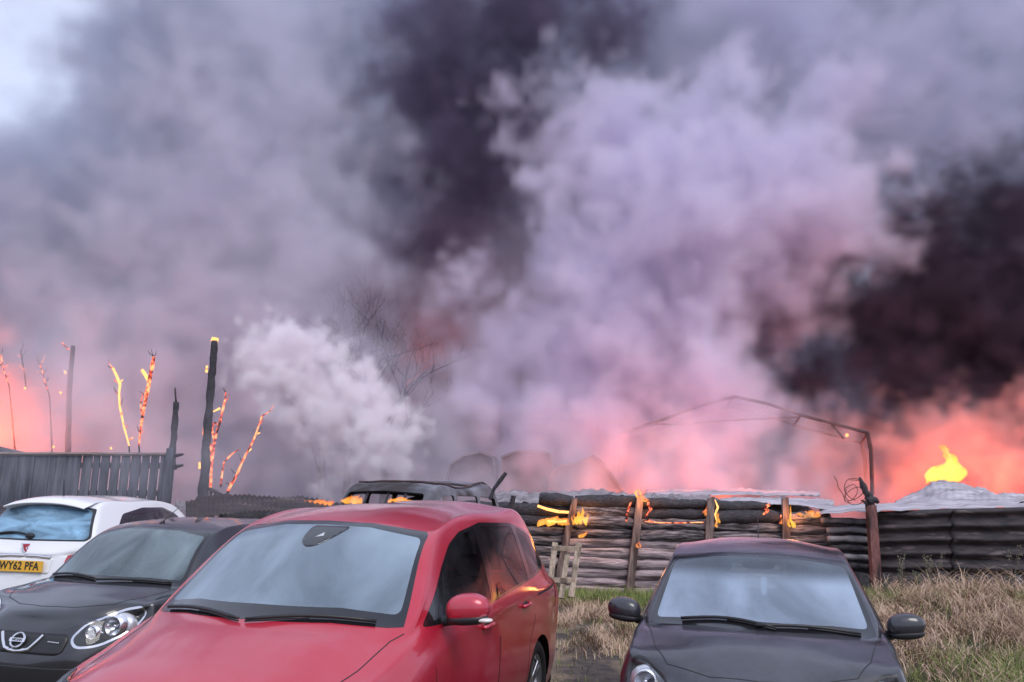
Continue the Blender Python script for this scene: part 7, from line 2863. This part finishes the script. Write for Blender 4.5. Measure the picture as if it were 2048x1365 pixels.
# left smoke: grey lavender, thinner
cl_ = Cloud((-24.0, 17.5, -0.5), (0.0, 31.0, 22.5), 0.3, 41, 1.0)
lft = cl_.blobs([(350, 420, 28, 200), (520, 280, 28, 210), (650, 520, 27, 190), (420, 650, 26, 210), (200, 700, 25, 180), (600, 780, 24, 170), (300, 860, 22, 170), (760, 850, 23, 140), (60, 760, 23, 150), (480, 960, 20, 110), (650, 950, 20, 110), (540, 90, 29, 180), (100, 560, 26, 130), (40, 930, 20, 120), (760, 740, 26, 90), (690, 640, 26.5, 90), (560, 920, 23, 120), (760, 930, 24, 120), (660, 860, 25, 110), (280, 230, 29, 120)], 0.6, 0.8)
tagv(cl_.volume('grey_smoke', smooth(lft, -0.4, 3.2) * edge_fade(cl_), vol_mat('smoke_grey_left', (0.745, 0.755, 0.855), 0.5, -0.1)), 'soft grey smoke drifting over the whole left half')

# crisp white puff low left of centre
cw = Cloud((-7.4, 15.7, -0.2), (-0.6, 19.2, 6.2), 0.09, 51, 0.20)
puff = cw.blobs([(560, 705, 17.3, 58), (512, 735, 17.3, 44), (600, 690, 17.3, 48), (655, 722, 17.3, 52), (590, 760, 17.3, 66), (690, 775, 17.3, 55), (650, 815, 17.3, 70), (735, 830, 17.3, 58), (725, 880, 17.3, 70), (780, 870, 17.3, 45), (670, 870, 17.3, 50), (640, 900, 17.5, 45), (730, 930, 17.5, 45), (815, 850, 17.5, 36), (840, 880, 17.6, 34), (790, 920, 17.6, 40)], 0.10, 0.17, 0.12)
tagv(cw.volume('white_smoke_puff', smooth(puff, -0.05, 0.55) * edge_fade(cw, 0.5), vol_mat('smoke_white', (1.0, 0.94, 0.975), 6.0, -0.4)), 'bright white puff with a crisp cauliflower edge beside the charred pole')

# thin smoke creeping over the left fence and the debris in front
cg = Cloud((-12.0, 12.6, 0.0), (13.0, 21.5, 6.0), 0.2, 61, 0.45)
low = cg.blobs([(120, 985, 13.6, 90, 0.5), (260, 960, 13.6, 70), (60, 900, 13.8, 60), (20, 980, 13.4, 90, 0.6), (420, 960, 14.5, 70), (520, 975, 14.6, 70), (620, 985, 14.8, 60), (780, 980, 15, 50), (330, 985, 13.6, 60, 0.6), (1150, 985, 16.6, 60, 0.4), (1400, 985, 16.6, 90, 0.4), (1620, 985, 16.4, 90, 0.4), (1780, 990, 16.4, 70, 0.4),
                (1150, 940, 20, 110), (1380, 900, 20, 120), (1560, 940, 20, 90), (950, 950, 20, 100), (100, 850, 18.0, 110), (300, 880, 18, 90), (60, 750, 17.4, 120), (160, 780, 17.4, 100), (200, 800, 15.0, 70), (90, 840, 14.8, 80), (380, 930, 14.0, 60)], 0.3, 0.2)
tagv(cg.volume('thin_smoke', smooth(low, -0.5, 1.6) * edge_fade(cg, 1.0), vol_mat('smoke_thin', (0.90, 0.89, 0.97), 0.5)), 'thin veil of smoke creeping over the left fence and debris')
